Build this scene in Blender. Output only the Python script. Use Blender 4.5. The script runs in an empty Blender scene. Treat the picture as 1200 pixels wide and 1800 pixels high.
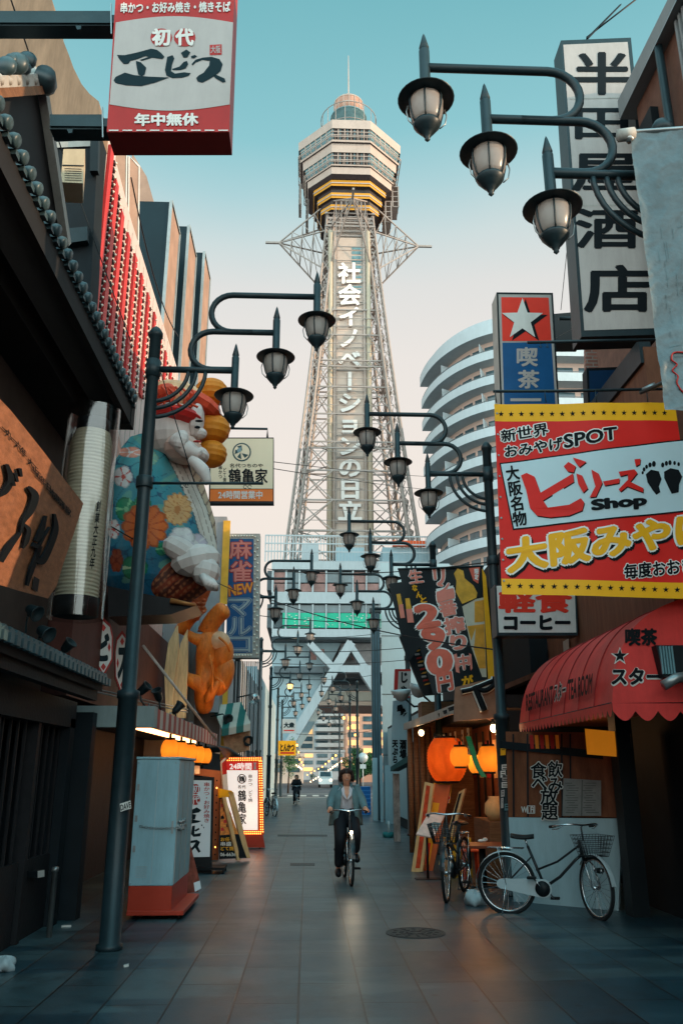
import bpy, bmesh, math, random
from mathutils import Vector, Matrix
from mathutils.geometry import tessellate_polygon
random.seed(11)
SC = bpy.context.scene
COL = SC.collection

# ------------------------------------------------------------------ camera
FPX, CX, CY, PITCH, YAW, EYE = 1450.0, 600.0, 900.0, math.radians(17.53), math.radians(2.26), 1.6
cam_data = bpy.data.cameras.new('camera')
cam = bpy.data.objects.new('camera', cam_data)
COL.objects.link(cam)
cam.location = (0, 0, EYE)
cam.rotation_euler = (math.radians(90) + PITCH, 0, -YAW)
cam_data.sensor_fit = 'VERTICAL'
cam_data.sensor_height = 36.0
cam_data.sensor_width = 24.0
cam_data.lens = FPX / 1800.0 * 36.0
cam_data.clip_start = 0.05
cam_data.clip_end = 3000
SC.camera = cam

# ------------------------------------------------------------------ light
def lin(r, g, b):
    def c(u):
        u /= 255.0
        return u / 12.92 if u <= 0.04045 else ((u + 0.055) / 1.055) ** 2.4
    return (c(r), c(g), c(b), 1.0)

SUN_ELEV, SUN_AZ = math.radians(13), math.radians(106)      # azimuth clockwise from +Y (down the street)
world = bpy.data.worlds.new('World')
SC.world = world
world.use_nodes = True
nt = world.node_tree
nt.nodes.clear()
w_out = nt.nodes.new('ShaderNodeOutputWorld')
w_bg = nt.nodes.new('ShaderNodeBackground')
w_sky = nt.nodes.new('ShaderNodeTexSky')
w_sky.sky_type = 'NISHITA'
w_sky.sun_disc = False
w_sky.sun_elevation = SUN_ELEV
w_sky.sun_rotation = SUN_AZ
w_bg.inputs['Strength'].default_value = 0.1
w_tc = nt.nodes.new('ShaderNodeTexCoord')
w_sep = nt.nodes.new('ShaderNodeSeparateXYZ')
w_ramp = nt.nodes.new('ShaderNodeValToRGB')
nt.links.new(w_tc.outputs['Generated'], w_sep.inputs[0])
w_nz = nt.nodes.new('ShaderNodeTexNoise')
w_nz.inputs['Scale'].default_value = 2.2
w_nz.inputs['Detail'].default_value = 3
w_ad = nt.nodes.new('ShaderNodeMath'); w_ad.operation = 'MULTIPLY_ADD'
w_ad.inputs[1].default_value = 0.07
nt.links.new(w_tc.outputs['Generated'], w_nz.inputs['Vector'])
nt.links.new(w_nz.outputs['Fac'], w_ad.inputs[0])
nt.links.new(w_sep.outputs['Z'], w_ad.inputs[2])
nt.links.new(w_ad.outputs[0], w_ramp.inputs['Fac'])
els = [(0.0, (242, 226, 212)), (0.36, (240, 229, 219)), (0.50, (233, 227, 221)), (0.575, (222, 222, 219)), (0.62, (204, 218, 218)),
       (0.665, (172, 208, 213)), (0.71, (140, 197, 205)), (0.80, (116, 181, 190)), (0.90, (150, 214, 226)), (1.0, (200, 246, 255))]
cr = w_ramp.color_ramp
while len(cr.elements) < len(els):
    cr.elements.new(0.5)
for e, (p, c) in zip(cr.elements, els):
    e.position = p
    e.color = lin(*c)
w_gain = nt.nodes.new('ShaderNodeMix'); w_gain.data_type = 'RGBA'; w_gain.blend_type = 'MULTIPLY'
w_gain.inputs[0].default_value = 1.0
w_gain.inputs[7].default_value = (8.7, 8.7, 8.7, 1)
nt.links.new(w_ramp.outputs['Color'], w_gain.inputs[6])
w_mix = nt.nodes.new('ShaderNodeMix'); w_mix.data_type = 'RGBA'
w_mix.inputs[0].default_value = 0.94
nt.links.new(w_sky.outputs['Color'], w_mix.inputs[6])
nt.links.new(w_gain.outputs[2], w_mix.inputs[7])
# unseen sky behind the camera is brightened to light sign faces
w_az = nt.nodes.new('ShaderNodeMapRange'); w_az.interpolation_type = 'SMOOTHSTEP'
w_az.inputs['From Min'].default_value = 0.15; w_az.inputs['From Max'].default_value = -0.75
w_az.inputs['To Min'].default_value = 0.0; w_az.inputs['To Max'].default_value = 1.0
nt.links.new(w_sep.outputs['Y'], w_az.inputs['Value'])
w_back_gain = nt.nodes.new('ShaderNodeMix'); w_back_gain.data_type = 'RGBA'; w_back_gain.blend_type = 'MULTIPLY'
w_back_gain.inputs[7].default_value = (2.6, 3.3, 3.5, 1)
nt.links.new(w_az.outputs[0], w_back_gain.inputs[0]); nt.links.new(w_mix.outputs[2], w_back_gain.inputs[6])
nt.links.new(w_back_gain.outputs[2], w_bg.inputs['Color'])
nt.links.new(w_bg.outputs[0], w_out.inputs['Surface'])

sun_data = bpy.data.lights.new('sun', 'SUN')
sun_data.energy = 3.8
sun_data.angle = math.radians(0.5)
sun_data.color = (1.0, 0.70, 0.44)
sun = bpy.data.objects.new('sun', sun_data)
COL.objects.link(sun)
sd = Vector((math.sin(SUN_AZ) * math.cos(SUN_ELEV), math.cos(SUN_AZ) * math.cos(SUN_ELEV), math.sin(SUN_ELEV)))
sun.rotation_euler = sd.to_track_quat('Z', 'Y').to_euler()

SC.view_settings.view_transform = 'Standard'
SC.view_settings.look = 'None'
SC.view_settings.exposure = 0.32
SC.view_settings.gamma = 1.0
SC.view_settings.use_curve_mapping = False
SC.render.engine = 'CYCLES'
SC.cycles.max_bounces = 6
SC.cycles.diffuse_bounces = 3
SC.cycles.glossy_bounces = 3
SC.cycles.transmission_bounces = 4
SC.cycles.transparent_max_bounces = 8
SC.cycles.sample_clamp_indirect = 4.0
SC.cycles.caustics_reflective = False
SC.cycles.caustics_refractive = False
SC.cycles.use_denoising = True

# ------------------------------------------------------------------ measuring helpers: photograph pixel -> point at a known distance
_F = Vector((math.sin(YAW) * math.cos(PITCH), math.cos(YAW) * math.cos(PITCH), math.sin(PITCH)))
_R = Vector((math.cos(YAW), -math.sin(YAW), 0))
_U = _R.cross(_F)
EYEV = Vector((0, 0, EYE))
def ray(x, y): return _F + _R * ((x - CX) / FPX) - _U * ((y - CY) / FPX)
def at(x, y, Y):
    d = ray(x, y); return EYEV + d * (Y / d.y)
def xp(x, y, X):
    d = ray(x, y); return EYEV + d * (X / d.x)
def gr(x, y, z=0.0):
    d = ray(x, y); return EYEV + d * ((z - EYE) / d.z)
def topx(p):
    q = Vector(p) - EYEV; c = q.dot(_F)
    return (CX + FPX * q.dot(_R) / c, CY - FPX * q.dot(_U) / c)

class Pl:
    """a flat face in the scene: point + normal; S() finds where it is met along a sight line, layer k lies 4k mm proud"""
    wave = None
    def __init__(s, p, n):
        s.p = Vector(p); s.n = Vector(n).normalized()
        if (EYEV - s.p).dot(s.n) < 0: s.n = -s.n
    def S(s, x, y, layer=0):
        d = ray(x, y)
        t = (s.p - EYEV).dot(s.n) / d.dot(s.n)
        return EYEV + d * t + s.n * (0.004 * layer + (s.wave(x, y) if s.wave else 0))
def PY(Y): return Pl((0, Y, 0), (0, -1, 0))
def PX(X): return Pl((X, 0, 0), (1, 0, 0))
def P3(a, b, c): return Pl(a, (Vector(b) - Vector(a)).cross(Vector(c) - Vector(a)))

# ------------------------------------------------------------------ materials
MATS = {}
def mat(name, col, rough=0.6, metal=0.0, var=0.18, scale=2.5, bump=0.0, emit=None, es=0.0, spec=0.2, grime=0.0, stretch=None, coat=0.0, attr=None, transl=0.0):
    if name in MATS: return MATS[name]
    m = bpy.data.materials.new(name)
    MATS[name] = m
    m.use_nodes = True
    t = m.node_tree
    b = t.nodes['Principled BSDF']
    b.inputs['Roughness'].default_value = rough
    b.inputs['Metallic'].default_value = metal
    b.inputs['Specular IOR Level'].default_value = spec
    b.inputs['Coat Weight'].default_value = coat
    tc = t.nodes.new('ShaderNodeTexCoord')
    mp = t.nodes.new('ShaderNodeMapping')
    t.links.new(tc.outputs['Object'], mp.inputs[0])
    if stretch: mp.inputs['Scale'].default_value = stretch
    n = t.nodes.new('ShaderNodeTexNoise')
    n.inputs['Scale'].default_value = scale
    n.inputs['Detail'].default_value = 6
    n.inputs['Roughness'].default_value = 0.65
    t.links.new(mp.outputs[0], n.inputs['Vector'])
    r = t.nodes.new('ShaderNodeValToRGB')
    c = col if len(col) == 4 else (*col, 1)
    r.color_ramp.elements[0].position = 0.3
    r.color_ramp.elements[1].position = 0.7
    r.color_ramp.elements[0].color = (*[max(0, u * (1 - var)) for u in c[:3]], 1)
    r.color_ramp.elements[1].color = (*[min(1, u * (1 + var)) for u in c[:3]], 1)
    t.links.new(n.outputs['Fac'], r.inputs['Fac'])
    out = r.outputs['Color']
    if attr:
        at_ = t.nodes.new('ShaderNodeAttribute'); at_.attribute_name = attr
        mx = t.nodes.new('ShaderNodeMix'); mx.data_type = 'RGBA'; mx.blend_type = 'MULTIPLY'
        mx.inputs[0].default_value = 1
        t.links.new(at_.outputs['Color'], mx.inputs[6]); t.links.new(out, mx.inputs[7])
        out = mx.outputs[2]
    if grime:
        g = t.nodes.new('ShaderNodeTexNoise')
        g.inputs['Scale'].default_value = 1.3; g.inputs['Detail'].default_value = 9; g.inputs['Roughness'].default_value = 0.75
        gm = t.nodes.new('ShaderNodeMapping'); gm.inputs['Scale'].default_value = (2.2, 2.2, 0.5)
        t.links.new(tc.outputs['Object'], gm.inputs[0]); t.links.new(gm.outputs[0], g.inputs['Vector'])
        gr_ = t.nodes.new('ShaderNodeValToRGB')
        gr_.color_ramp.elements[0].position = 0.42; gr_.color_ramp.elements[1].position = 0.68
        gr_.color_ramp.elements[0].color = (0, 0, 0, 1); gr_.color_ramp.elements[1].color = (grime, grime, grime, 1)
        t.links.new(g.outputs['Fac'], gr_.inputs['Fac'])
        mx = t.nodes.new('ShaderNodeMix'); mx.data_type = 'RGBA'
        t.links.new(gr_.outputs['Color'], mx.inputs[0]); t.links.new(out, mx.inputs[6])
        mx.inputs[7].default_value = (c[0] * 0.25 + 0.01, c[1] * 0.22 + 0.008, c[2] * 0.18 + 0.006, 1)
        out = mx.outputs[2]
    t.links.new(out, b.inputs['Base Color'])
    if bump:
        n2 = t.nodes.new('ShaderNodeTexNoise'); n2.inputs['Scale'].default_value = scale * 6; n2.inputs['Detail'].default_value = 5
        t.links.new(mp.outputs[0], n2.inputs['Vector'])
        bp = t.nodes.new('ShaderNodeBump'); bp.inputs['Strength'].default_value = bump; bp.inputs['Distance'].default_value = 0.02
        t.links.new(n2.outputs['Fac'], bp.inputs['Height']); t.links.new(bp.outputs[0], b.inputs['Normal'])
    if es:
        b.inputs['Emission Strength'].default_value = es
        if emit is None: t.links.new(out, b.inputs['Emission Color'])
        else: b.inputs['Emission Color'].default_value = emit if len(emit) == 4 else (*emit, 1)
    if transl:
        tr = t.nodes.new('ShaderNodeBsdfTranslucent'); ms = t.nodes.new('ShaderNodeMixShader')
        ms.inputs[0].default_value = transl
        t.links.new(out, tr.inputs['Color'])
        t.links.new(b.outputs[0], ms.inputs[1]); t.links.new(tr.outputs[0], ms.inputs[2])
        t.links.new(ms.outputs[0], t.nodes['Material Output'].inputs['Surface'])
    return m

def glassy(name, col, rough=0.08, alpha=0.15):
    """thin clear sheet: transparent with a glossy film"""
    if name in MATS: return MATS[name]
    m = bpy.data.materials.new(name); MATS[name] = m; m.use_nodes = True
    t = m.node_tree
    tr = t.nodes.new('ShaderNodeBsdfTransparent'); tr.inputs[0].default_value = (*col, 1)
    gl = t.nodes.new('ShaderNodeBsdfGlossy'); gl.inputs['Roughness'].default_value = rough
    fr = t.nodes.new('ShaderNodeLayerWeight'); fr.inputs[0].default_value = 0.25
    ma = t.nodes.new('ShaderNodeMath'); ma.operation = 'MULTIPLY_ADD'; ma.inputs[1].default_value = 0.7; ma.inputs[2].default_value = alpha; ma.use_clamp = True
    t.links.new(fr.outputs['Facing'], ma.inputs[0])
    ms = t.nodes.new('ShaderNodeMixShader')
    t.links.new(ma.outputs[0], ms.inputs[0]); t.links.new(tr.outputs[0], ms.inputs[1]); t.links.new(gl.outputs[0], ms.inputs[2])
    t.links.new(ms.outputs[0], t.nodes['Material Output'].inputs['Surface'])
    return m

# ------------------------------------------------------------------ mesh builder
ORIG = {}
_glyph = {}
def glyphs(s, bold, font_res=4):
    k = (s, bold)
    if k not in _glyph:
        cu = bpy.data.curves.new('t', 'FONT')
        cu.body = s; cu.offset = bold; cu.resolution_u = 3; cu.fill_mode = 'FRONT'
        o = bpy.data.objects.new('t', cu); COL.objects.link(o)
        dg = bpy.context.evaluated_depsgraph_get()
        me = bpy.data.meshes.new_from_object(o.evaluated_get(dg))
        vs = [(v.co.x, v.co.y) for v in me.vertices]; fs = [tuple(p.vertices) for p in me.polygons]
        bpy.data.objects.remove(o); bpy.data.meshes.remove(me); bpy.data.curves.remove(cu)
        _glyph[k] = (vs, fs)
    return _glyph[k]
def quad4(q):
    if len(q) == 4 and not hasattr(q[0], '__len__'):
        x0, y0, x1, y1 = q; return [(x0, y0), (x1, y0), (x1, y1), (x0, y1)]
    return q
def bil(q, u, v):       # u to the right, v down
    (ax, ay), (bx, by), (cx, cy), (dx, dy) = q
    return (ax * (1 - u) * (1 - v) + bx * u * (1 - v) + cx * u * v + dx * (1 - u) * v,
            ay * (1 - u) * (1 - v) + by * u * (1 - v) + cy * u * v + dy * (1 - u) * v)

class MB:
    def __init__(s): s.v = []; s.f = []; s.mi = []; s.sm = []; s.mats = []; s.col = None
    def _m(s, m):
        if m not in s.mats: s.mats.append(m)
        return s.mats.index(m)
    def add(s, vs, fs, m, smooth=False):
        o = len(s.v); k = s._m(m)
        s.v += [Vector(v) for v in vs]
        for f in fs:
            s.f.append(tuple(i + o for i in f)); s.mi.append(k); s.sm.append(smooth)
        return s
    def obox(s, c, ax, ay, az, m):
        c, ax, ay, az = Vector(c), Vector(ax), Vector(ay), Vector(az)
        vs = [c + ax * i + ay * j + az * k for i in (-1, 1) for j in (-1, 1) for k in (-1, 1)]
        return s.add(vs, [(0, 1, 3, 2), (4, 6, 7, 5), (0, 4, 5, 1), (2, 3, 7, 6), (0, 2, 6, 4), (1, 5, 7, 3)], m)
    def box(s, a, b, m):
        a, b = Vector(a), Vector(b); c = (a + b) / 2; h = (b - a) / 2
        return s.obox(c, (h.x, 0, 0), (0, h.y, 0), (0, 0, h.z), m)
    def bar(s, p, q, w, h, m, up=(0, 0, 1)):
        p, q = Vector(p), Vector(q); d = q - p
        side = d.cross(Vector(up))
        if side.length < 1e-6: side = d.cross(Vector((0, 1, 0)))
        side.normalize(); u2 = side.cross(d).normalized()
        return s.obox((p + q) / 2, d / 2, side * (w / 2), u2 * (h / 2), m)
    def tube(s, path, r, m, n=8, caps=True, smooth=True, closed=False):
        P = [Vector(p) for p in path]; N = len(P)
        rr = r if hasattr(r, '__len__') else [r] * N
        prev = None; vs = []; fs = []
        for i in range(N):
            if closed: t = P[(i + 1) % N] - P[i - 1]
            else: t = P[min(i + 1, N - 1)] - P[max(i - 1, 0)]
            t.normalize()
            if prev is None:
                a = t.cross(Vector((0, 0, 1)))
                if a.length < 0.05: a = t.cross(Vector((0, 1, 0)))
            else:
                a = prev - t * prev.dot(t)
            a.normalize(); prev = a; b = t.cross(a)
            for k in range(n):
                th = 2 * math.pi * (k + 0.5) / n
                vs.append(P[i] + a * math.cos(th) * rr[i] + b * math.sin(th) * rr[i])
        for i in range(N if closed else N - 1):
            j = (i + 1) % N
            for k in range(n):
                l = (k + 1) % n
                fs.append((i * n + k, i * n + l, j * n + l, j * n + k))
        if caps and not closed:
            fs.append(tuple(range(n))[::-1]); fs.append(tuple((N - 1) * n + k for k in range(n)))
        return s.add(vs, fs, m, smooth)
    def lathe(s, prof, m, c=(0, 0, 0), n=16, smooth=True, axis=None, arc=None, cap=True):
        """prof: list of (radius, height)"""
        c = Vector(c)
        if axis is None: ex, ey, ez = Vector((1, 0, 0)), Vector((0, 1, 0)), Vector((0, 0, 1))
        else:
            ez = Vector(axis).normalized(); ex = ez.cross(Vector((0, 0, 1)))
            if ex.length < 0.05: ex = Vector((1, 0, 0))
            ex.normalize(); ey = ez.cross(ex)
        vs = []; fs = []
        for (r, h) in prof:
            for k in range(n):
                th = 2 * math.pi * k / n
                vs.append(c + ez * h + ex * (max(r, 1e-4) * math.cos(th)) + ey * (max(r, 1e-4) * math.sin(th)))
        for i in range(len(prof) - 1):
            for k in range(n):
                l = (k + 1) % n
                fs.append((i * n + k, i * n + l, (i + 1) * n + l, (i + 1) * n + k))
        if cap:
            fs.append(tuple(range(n))[::-1]); fs.append(tuple((len(prof) - 1) * n + k for k in range(n)))
        return s.add(vs, fs, m, smooth)
    def ell(s, c, r, m, nu=16, nv=10, rot=None, smooth=True):
        c = Vector(c); vs = []; fs = []
        for j in range(nv + 1):
            ph = math.pi * j / nv - math.pi / 2
            for k in range(nu):
                th = 2 * math.pi * k / nu
                p = Vector((r[0] * math.cos(ph) * math.cos(th), r[1] * math.cos(ph) * math.sin(th), r[2] * math.sin(ph)))
                if rot is not None: p = rot @ p
                vs.append(c + p)
        for j in range(nv):
            for k in range(nu):
                l = (k + 1) % nu
                fs.append((j * nu + k, j * nu + l, (j + 1) * nu + l, (j + 1) * nu + k))
        return s.add(vs, fs, m, smooth)
    def poly(s, pts, m):
        pts = [Vector(p) for p in pts]
        if len(pts) <= 4: return s.add(pts, [tuple(range(len(pts)))], m)
        return s.add(pts, [tuple(t) for t in tessellate_polygon([pts])], m)
    def prism(s, pts, vec, m, side=None):
        pts = [Vector(p) for p in pts]; vec = Vector(vec); n = len(pts)
        q = [p + vec for p in pts]
        tr = [tuple(t) for t in tessellate_polygon([pts])] if n > 4 else [tuple(range(n))]
        s.add(pts + q, tr + [tuple(i + n for i in t)[::-1] for t in tr], m)
        s.add(pts + q, [(i, (i + 1) % n, (i + 1) % n + n, i + n) for i in range(n)], side or m)
        return s
    def grid(s, fn, nu, nv, m, smooth=True, closed_u=False):
        vs = [fn(i / nu, j / nv) for j in range(nv + 1) for i in range(nu + 1)]
        w = nu + 1
        fs = [(j * w + i, j * w + i + 1, (j + 1) * w + i + 1, (j + 1) * w + i) for j in range(nv) for i in range(nu)]
        return s.add(vs, fs, m, smooth)
    # -- things drawn on a face, given by where the photograph shows them
    def px(s, pl, pts, m, layer=1): return s.poly([pl.S(x, y, layer) for x, y in quad4(pts)], m)
    def pxgrid(s, pl, q, m, layer=0, nu=24, nv=24):
        q = quad4(q); return s.grid(lambda u, v: pl.S(*bil(q, u, v), layer), nu, nv, m)
    def pxbox(s, pl, pts, depth, m, side=None): return s.prism([pl.S(x, y) for x, y in quad4(pts)], -pl.n * depth, m, side)
    def frame(s, pl, pts, w, m, layer=1, depth=0.0):
        q = quad4(pts); cx = sum(p[0] for p in q) / 4; cy = sum(p[1] for p in q) / 4
        def ins(p): return (p[0] + (w if p[0] < cx else -w), p[1] + (w if p[1] < cy else -w))
        for i in range(4):
            a, b = q[i], q[(i + 1) % 4]
            s.px(pl, [a, b, ins(b), ins(a)], m, layer)
        return s
    def disc(s, pl, x, y, rx, ry, m, layer=1, n=20):
        return s.px(pl, [(x + rx * math.cos(2 * math.pi * k / n), y + ry * math.sin(2 * math.pi * k / n)) for k in range(n)], m, layer)
    def star(s, pl, x, y, r, m, layer=1, inner=0.39, rot=0.0):
        return s.px(pl, [(x + (r if k % 2 == 0 else r * inner) * math.sin(math.pi * k / 5 + rot), y - (r if k % 2 == 0 else r * inner) * math.cos(math.pi * k / 5 + rot)) for k in range(10)], m, layer)
    def text(s, pl, st, q, m, layer=2, bold=0.02, em=False, dx=0, dy=0, rot90=False):
        q = [(x + dx, y + dy) for x, y in quad4(q)]
        vs, fs = glyphs(st, 0.0)
        if not vs: return s
        if em: x0, x1, y0, y1 = 0.0, float(len(st)), -0.12, 0.88
        else:
            v0, _ = glyphs(st, 0.0)
            x0 = min(v[0] for v in v0); x1 = max(v[0] for v in v0); y0 = min(v[1] for v in v0); y1 = max(v[1] for v in v0)
        nc = 0 if bold < 0.008 else (6 if bold < 0.03 else 10)
        for c in range(nc + 1):
            ox, oy = (0, 0) if c == 0 else (bold * math.cos(2 * math.pi * c / nc), bold * math.sin(2 * math.pi * c / nc))
            out = []
            for (x, y) in vs:
                u, w = (x + ox - x0) / (x1 - x0), (y1 - y - oy) / (y1 - y0)
                if rot90: u, w = 1 - w, u
                out.append(pl.S(*bil(q, u, w), layer + 0.05 * c))
            s.add(out, fs, m)
        return s
    def vtext(s, pl, st, q, m, layer=2, bold=0.02, dx=0, dy=0):
        q = [(x + dx, y + dy) for x, y in quad4(q)]; n = len(st)
        for i, ch in enumerate(st):
            if ch == ' ': continue
            cell = [bil(q, 0, i / n), bil(q, 1, i / n), bil(q, 1, (i + 1) / n), bil(q, 0, (i + 1) / n)]
            s.text(pl, ch, cell, m, layer, bold, em=not ch.isascii(), rot90=ch in 'ー・')
        return s
    def build(s, name, parent=None, recalc=True, bevel=0.0):
        o0 = ORIG.get(parent.name, Vector()) if parent else Vector()
        me = bpy.data.meshes.new(name)
        me.from_pydata([v - o0 for v in s.v], [], s.f)
        for m in s.mats: me.materials.append(m)
        for p, k, sm in zip(me.polygons, s.mi, s.sm): p.material_index = k; p.use_smooth = sm
        if recalc:
            bm = bmesh.new(); bm.from_mesh(me)
            bmesh.ops.recalc_face_normals(bm, faces=bm.faces[:])
            bm.to_mesh(me); bm.free()
        me.update()
        ob = bpy.data.objects.new(name, me); COL.objects.link(ob)
        if parent:
            ob.parent = parent; ORIG[ob.name] = o0
        if bevel:
            bv = ob.modifiers.new('bevel', 'BEVEL'); bv.width = bevel; bv.segments = 2; bv.limit_method = 'ANGLE'; bv.angle_limit = math.radians(50)
        return ob
    def thing(s, name, label, cat, group=None, bevel=0.0):
        mn = Vector((min(v.x for v in s.v), min(v.y for v in s.v), min(v.z for v in s.v)))
        mx = Vector((max(v.x for v in s.v), max(v.y for v in s.v), max(v.z for v in s.v)))
        o0 = Vector(((mn.x + mx.x) / 2, (mn.y + mx.y) / 2, mn.z))
        s.v = [v - o0 for v in s.v]
        ob = s.build(name, None, bevel=bevel); ob.location = o0; ORIG[ob.name] = o0
        tagit(ob, label, cat, group)
        return ob

def tagit(o, label, cat, group=None):
    o['label'] = label; o['category'] = cat
    if group: o['group'] = group
    return o
def thing(name, label, cat, loc=(0, 0, 0), group=None):
    o = bpy.data.objects.new(name, None); COL.objects.link(o)
    o.location = loc; o.empty_display_size = 0.2
    ORIG[o.name] = Vector(loc)
    return tagit(o, label, cat, group)
def structure(ob):
    ob['kind'] = 'structure'; return ob
def copy_tree(o, parent=None, loc=None, label=None):
    c = o.copy(); COL.objects.link(c)
    if parent: c.parent = parent
    if loc is not None: c.location = loc
    if label: c['label'] = label
    for ch in list(o.children): copy_tree(ch, c)
    return c
def light(name, loc, power, col, r=0.05):
    l = bpy.data.lights.new(name, 'POINT'); l.energy = power; l.color = col; l.shadow_soft_size = r
    o = bpy.data.objects.new(name, l); COL.objects.link(o); o.location = loc
    return o
def spline(pts, n=6):
    """smooth curve through points (Catmull-Rom)"""
    P = [Vector(p) for p in pts]; P = [P[0] * 2 - P[1]] + P + [P[-1] * 2 - P[-2]]
    out = []
    for i in range(1, len(P) - 2):
        for k in range(n):
            t = k / n
            out.append(0.5 * ((2 * P[i]) + (P[i + 1] - P[i - 1]) * t + (2 * P[i - 1] - 5 * P[i] + 4 * P[i + 1] - P[i + 2]) * t * t + (3 * P[i] - P[i - 1] - 3 * P[i + 1] + P[i + 2]) * t ** 3))
    out.append(P[-2]); return out
def skin_mesh(verts, edges, radii, root=0, sub=2):
    """one continuous body grown over a skeleton"""
    me = bpy.data.meshes.new('sk'); me.from_pydata(verts, edges, [])
    o = bpy.data.objects.new('sk', me); COL.objects.link(o)
    o.modifiers.new('skin', 'SKIN')
    for i, r in enumerate(radii):
        d = me.skin_vertices[0].data[i]
        d.radius = (r, r) if not hasattr(r, '__len__') else r
        d.use_root = (i == root)
    if sub:
        sb = o.modifiers.new('sub', 'SUBSURF'); sb.levels = sub; sb.render_levels = sub
    dg = bpy.context.evaluated_depsgraph_get()
    m2 = bpy.data.meshes.new_from_object(o.evaluated_get(dg))
    vs = [v.co.copy() for v in m2.vertices]; fs = [tuple(p.vertices) for p in m2.polygons]
    bpy.data.objects.remove(o); bpy.data.meshes.remove(me); bpy.data.meshes.remove(m2)
    return vs, fs

# shared materials
iron = mat('painted_iron', lin(30, 44, 49), 0.42, 0.0, 0.22, 5, spec=0.3, bump=0.08)
black = mat('black_paint', lin(18, 24, 28), 0.5, 0, 0.2, spec=0.2)
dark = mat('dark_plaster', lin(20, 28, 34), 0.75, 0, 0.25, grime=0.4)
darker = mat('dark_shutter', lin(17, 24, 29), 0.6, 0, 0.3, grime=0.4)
white = mat('white_paint', lin(214, 208, 202), 0.5, 0, 0.06, grime=0.25)
offwhite = mat('sign_white', lin(170, 160, 156), 0.4, 0, 0.06, 1.5, grime=0.15)
red = mat('sign_red', lin(190, 44, 38), 0.45, 0, 0.12, grime=0.15)
orange = mat('sign_orange', lin(222, 112, 42), 0.45, 0, 0.1)
yellow = mat('sign_yellow', lin(232, 164, 30), 0.5, 0, 0.1)
ink = mat('ink_black', lin(16, 20, 24), 0.6, 0, 0.1, spec=0.12)
navy = mat('sign_blue', lin(24, 78, 124), 0.4, 0, 0.12)
steel = mat('galvanised_steel', lin(150, 152, 152), 0.35, 0.7, 0.2, grime=0.2)
chrome = mat('bright_steel', lin(190, 195, 198), 0.22, 0.95, 0.1)
rubber = mat('rubber', lin(28, 30, 32), 0.8, 0, 0.1)
wood = mat('aged_wood', lin(120, 82, 56), 0.65, 0, 0.35, 4, stretch=(1, 1, 8), bump=0.2)
darkwood = mat('dark_wood', lin(28, 28, 31), 0.6, 0, 0.3, 4, bump=0.2)
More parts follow.
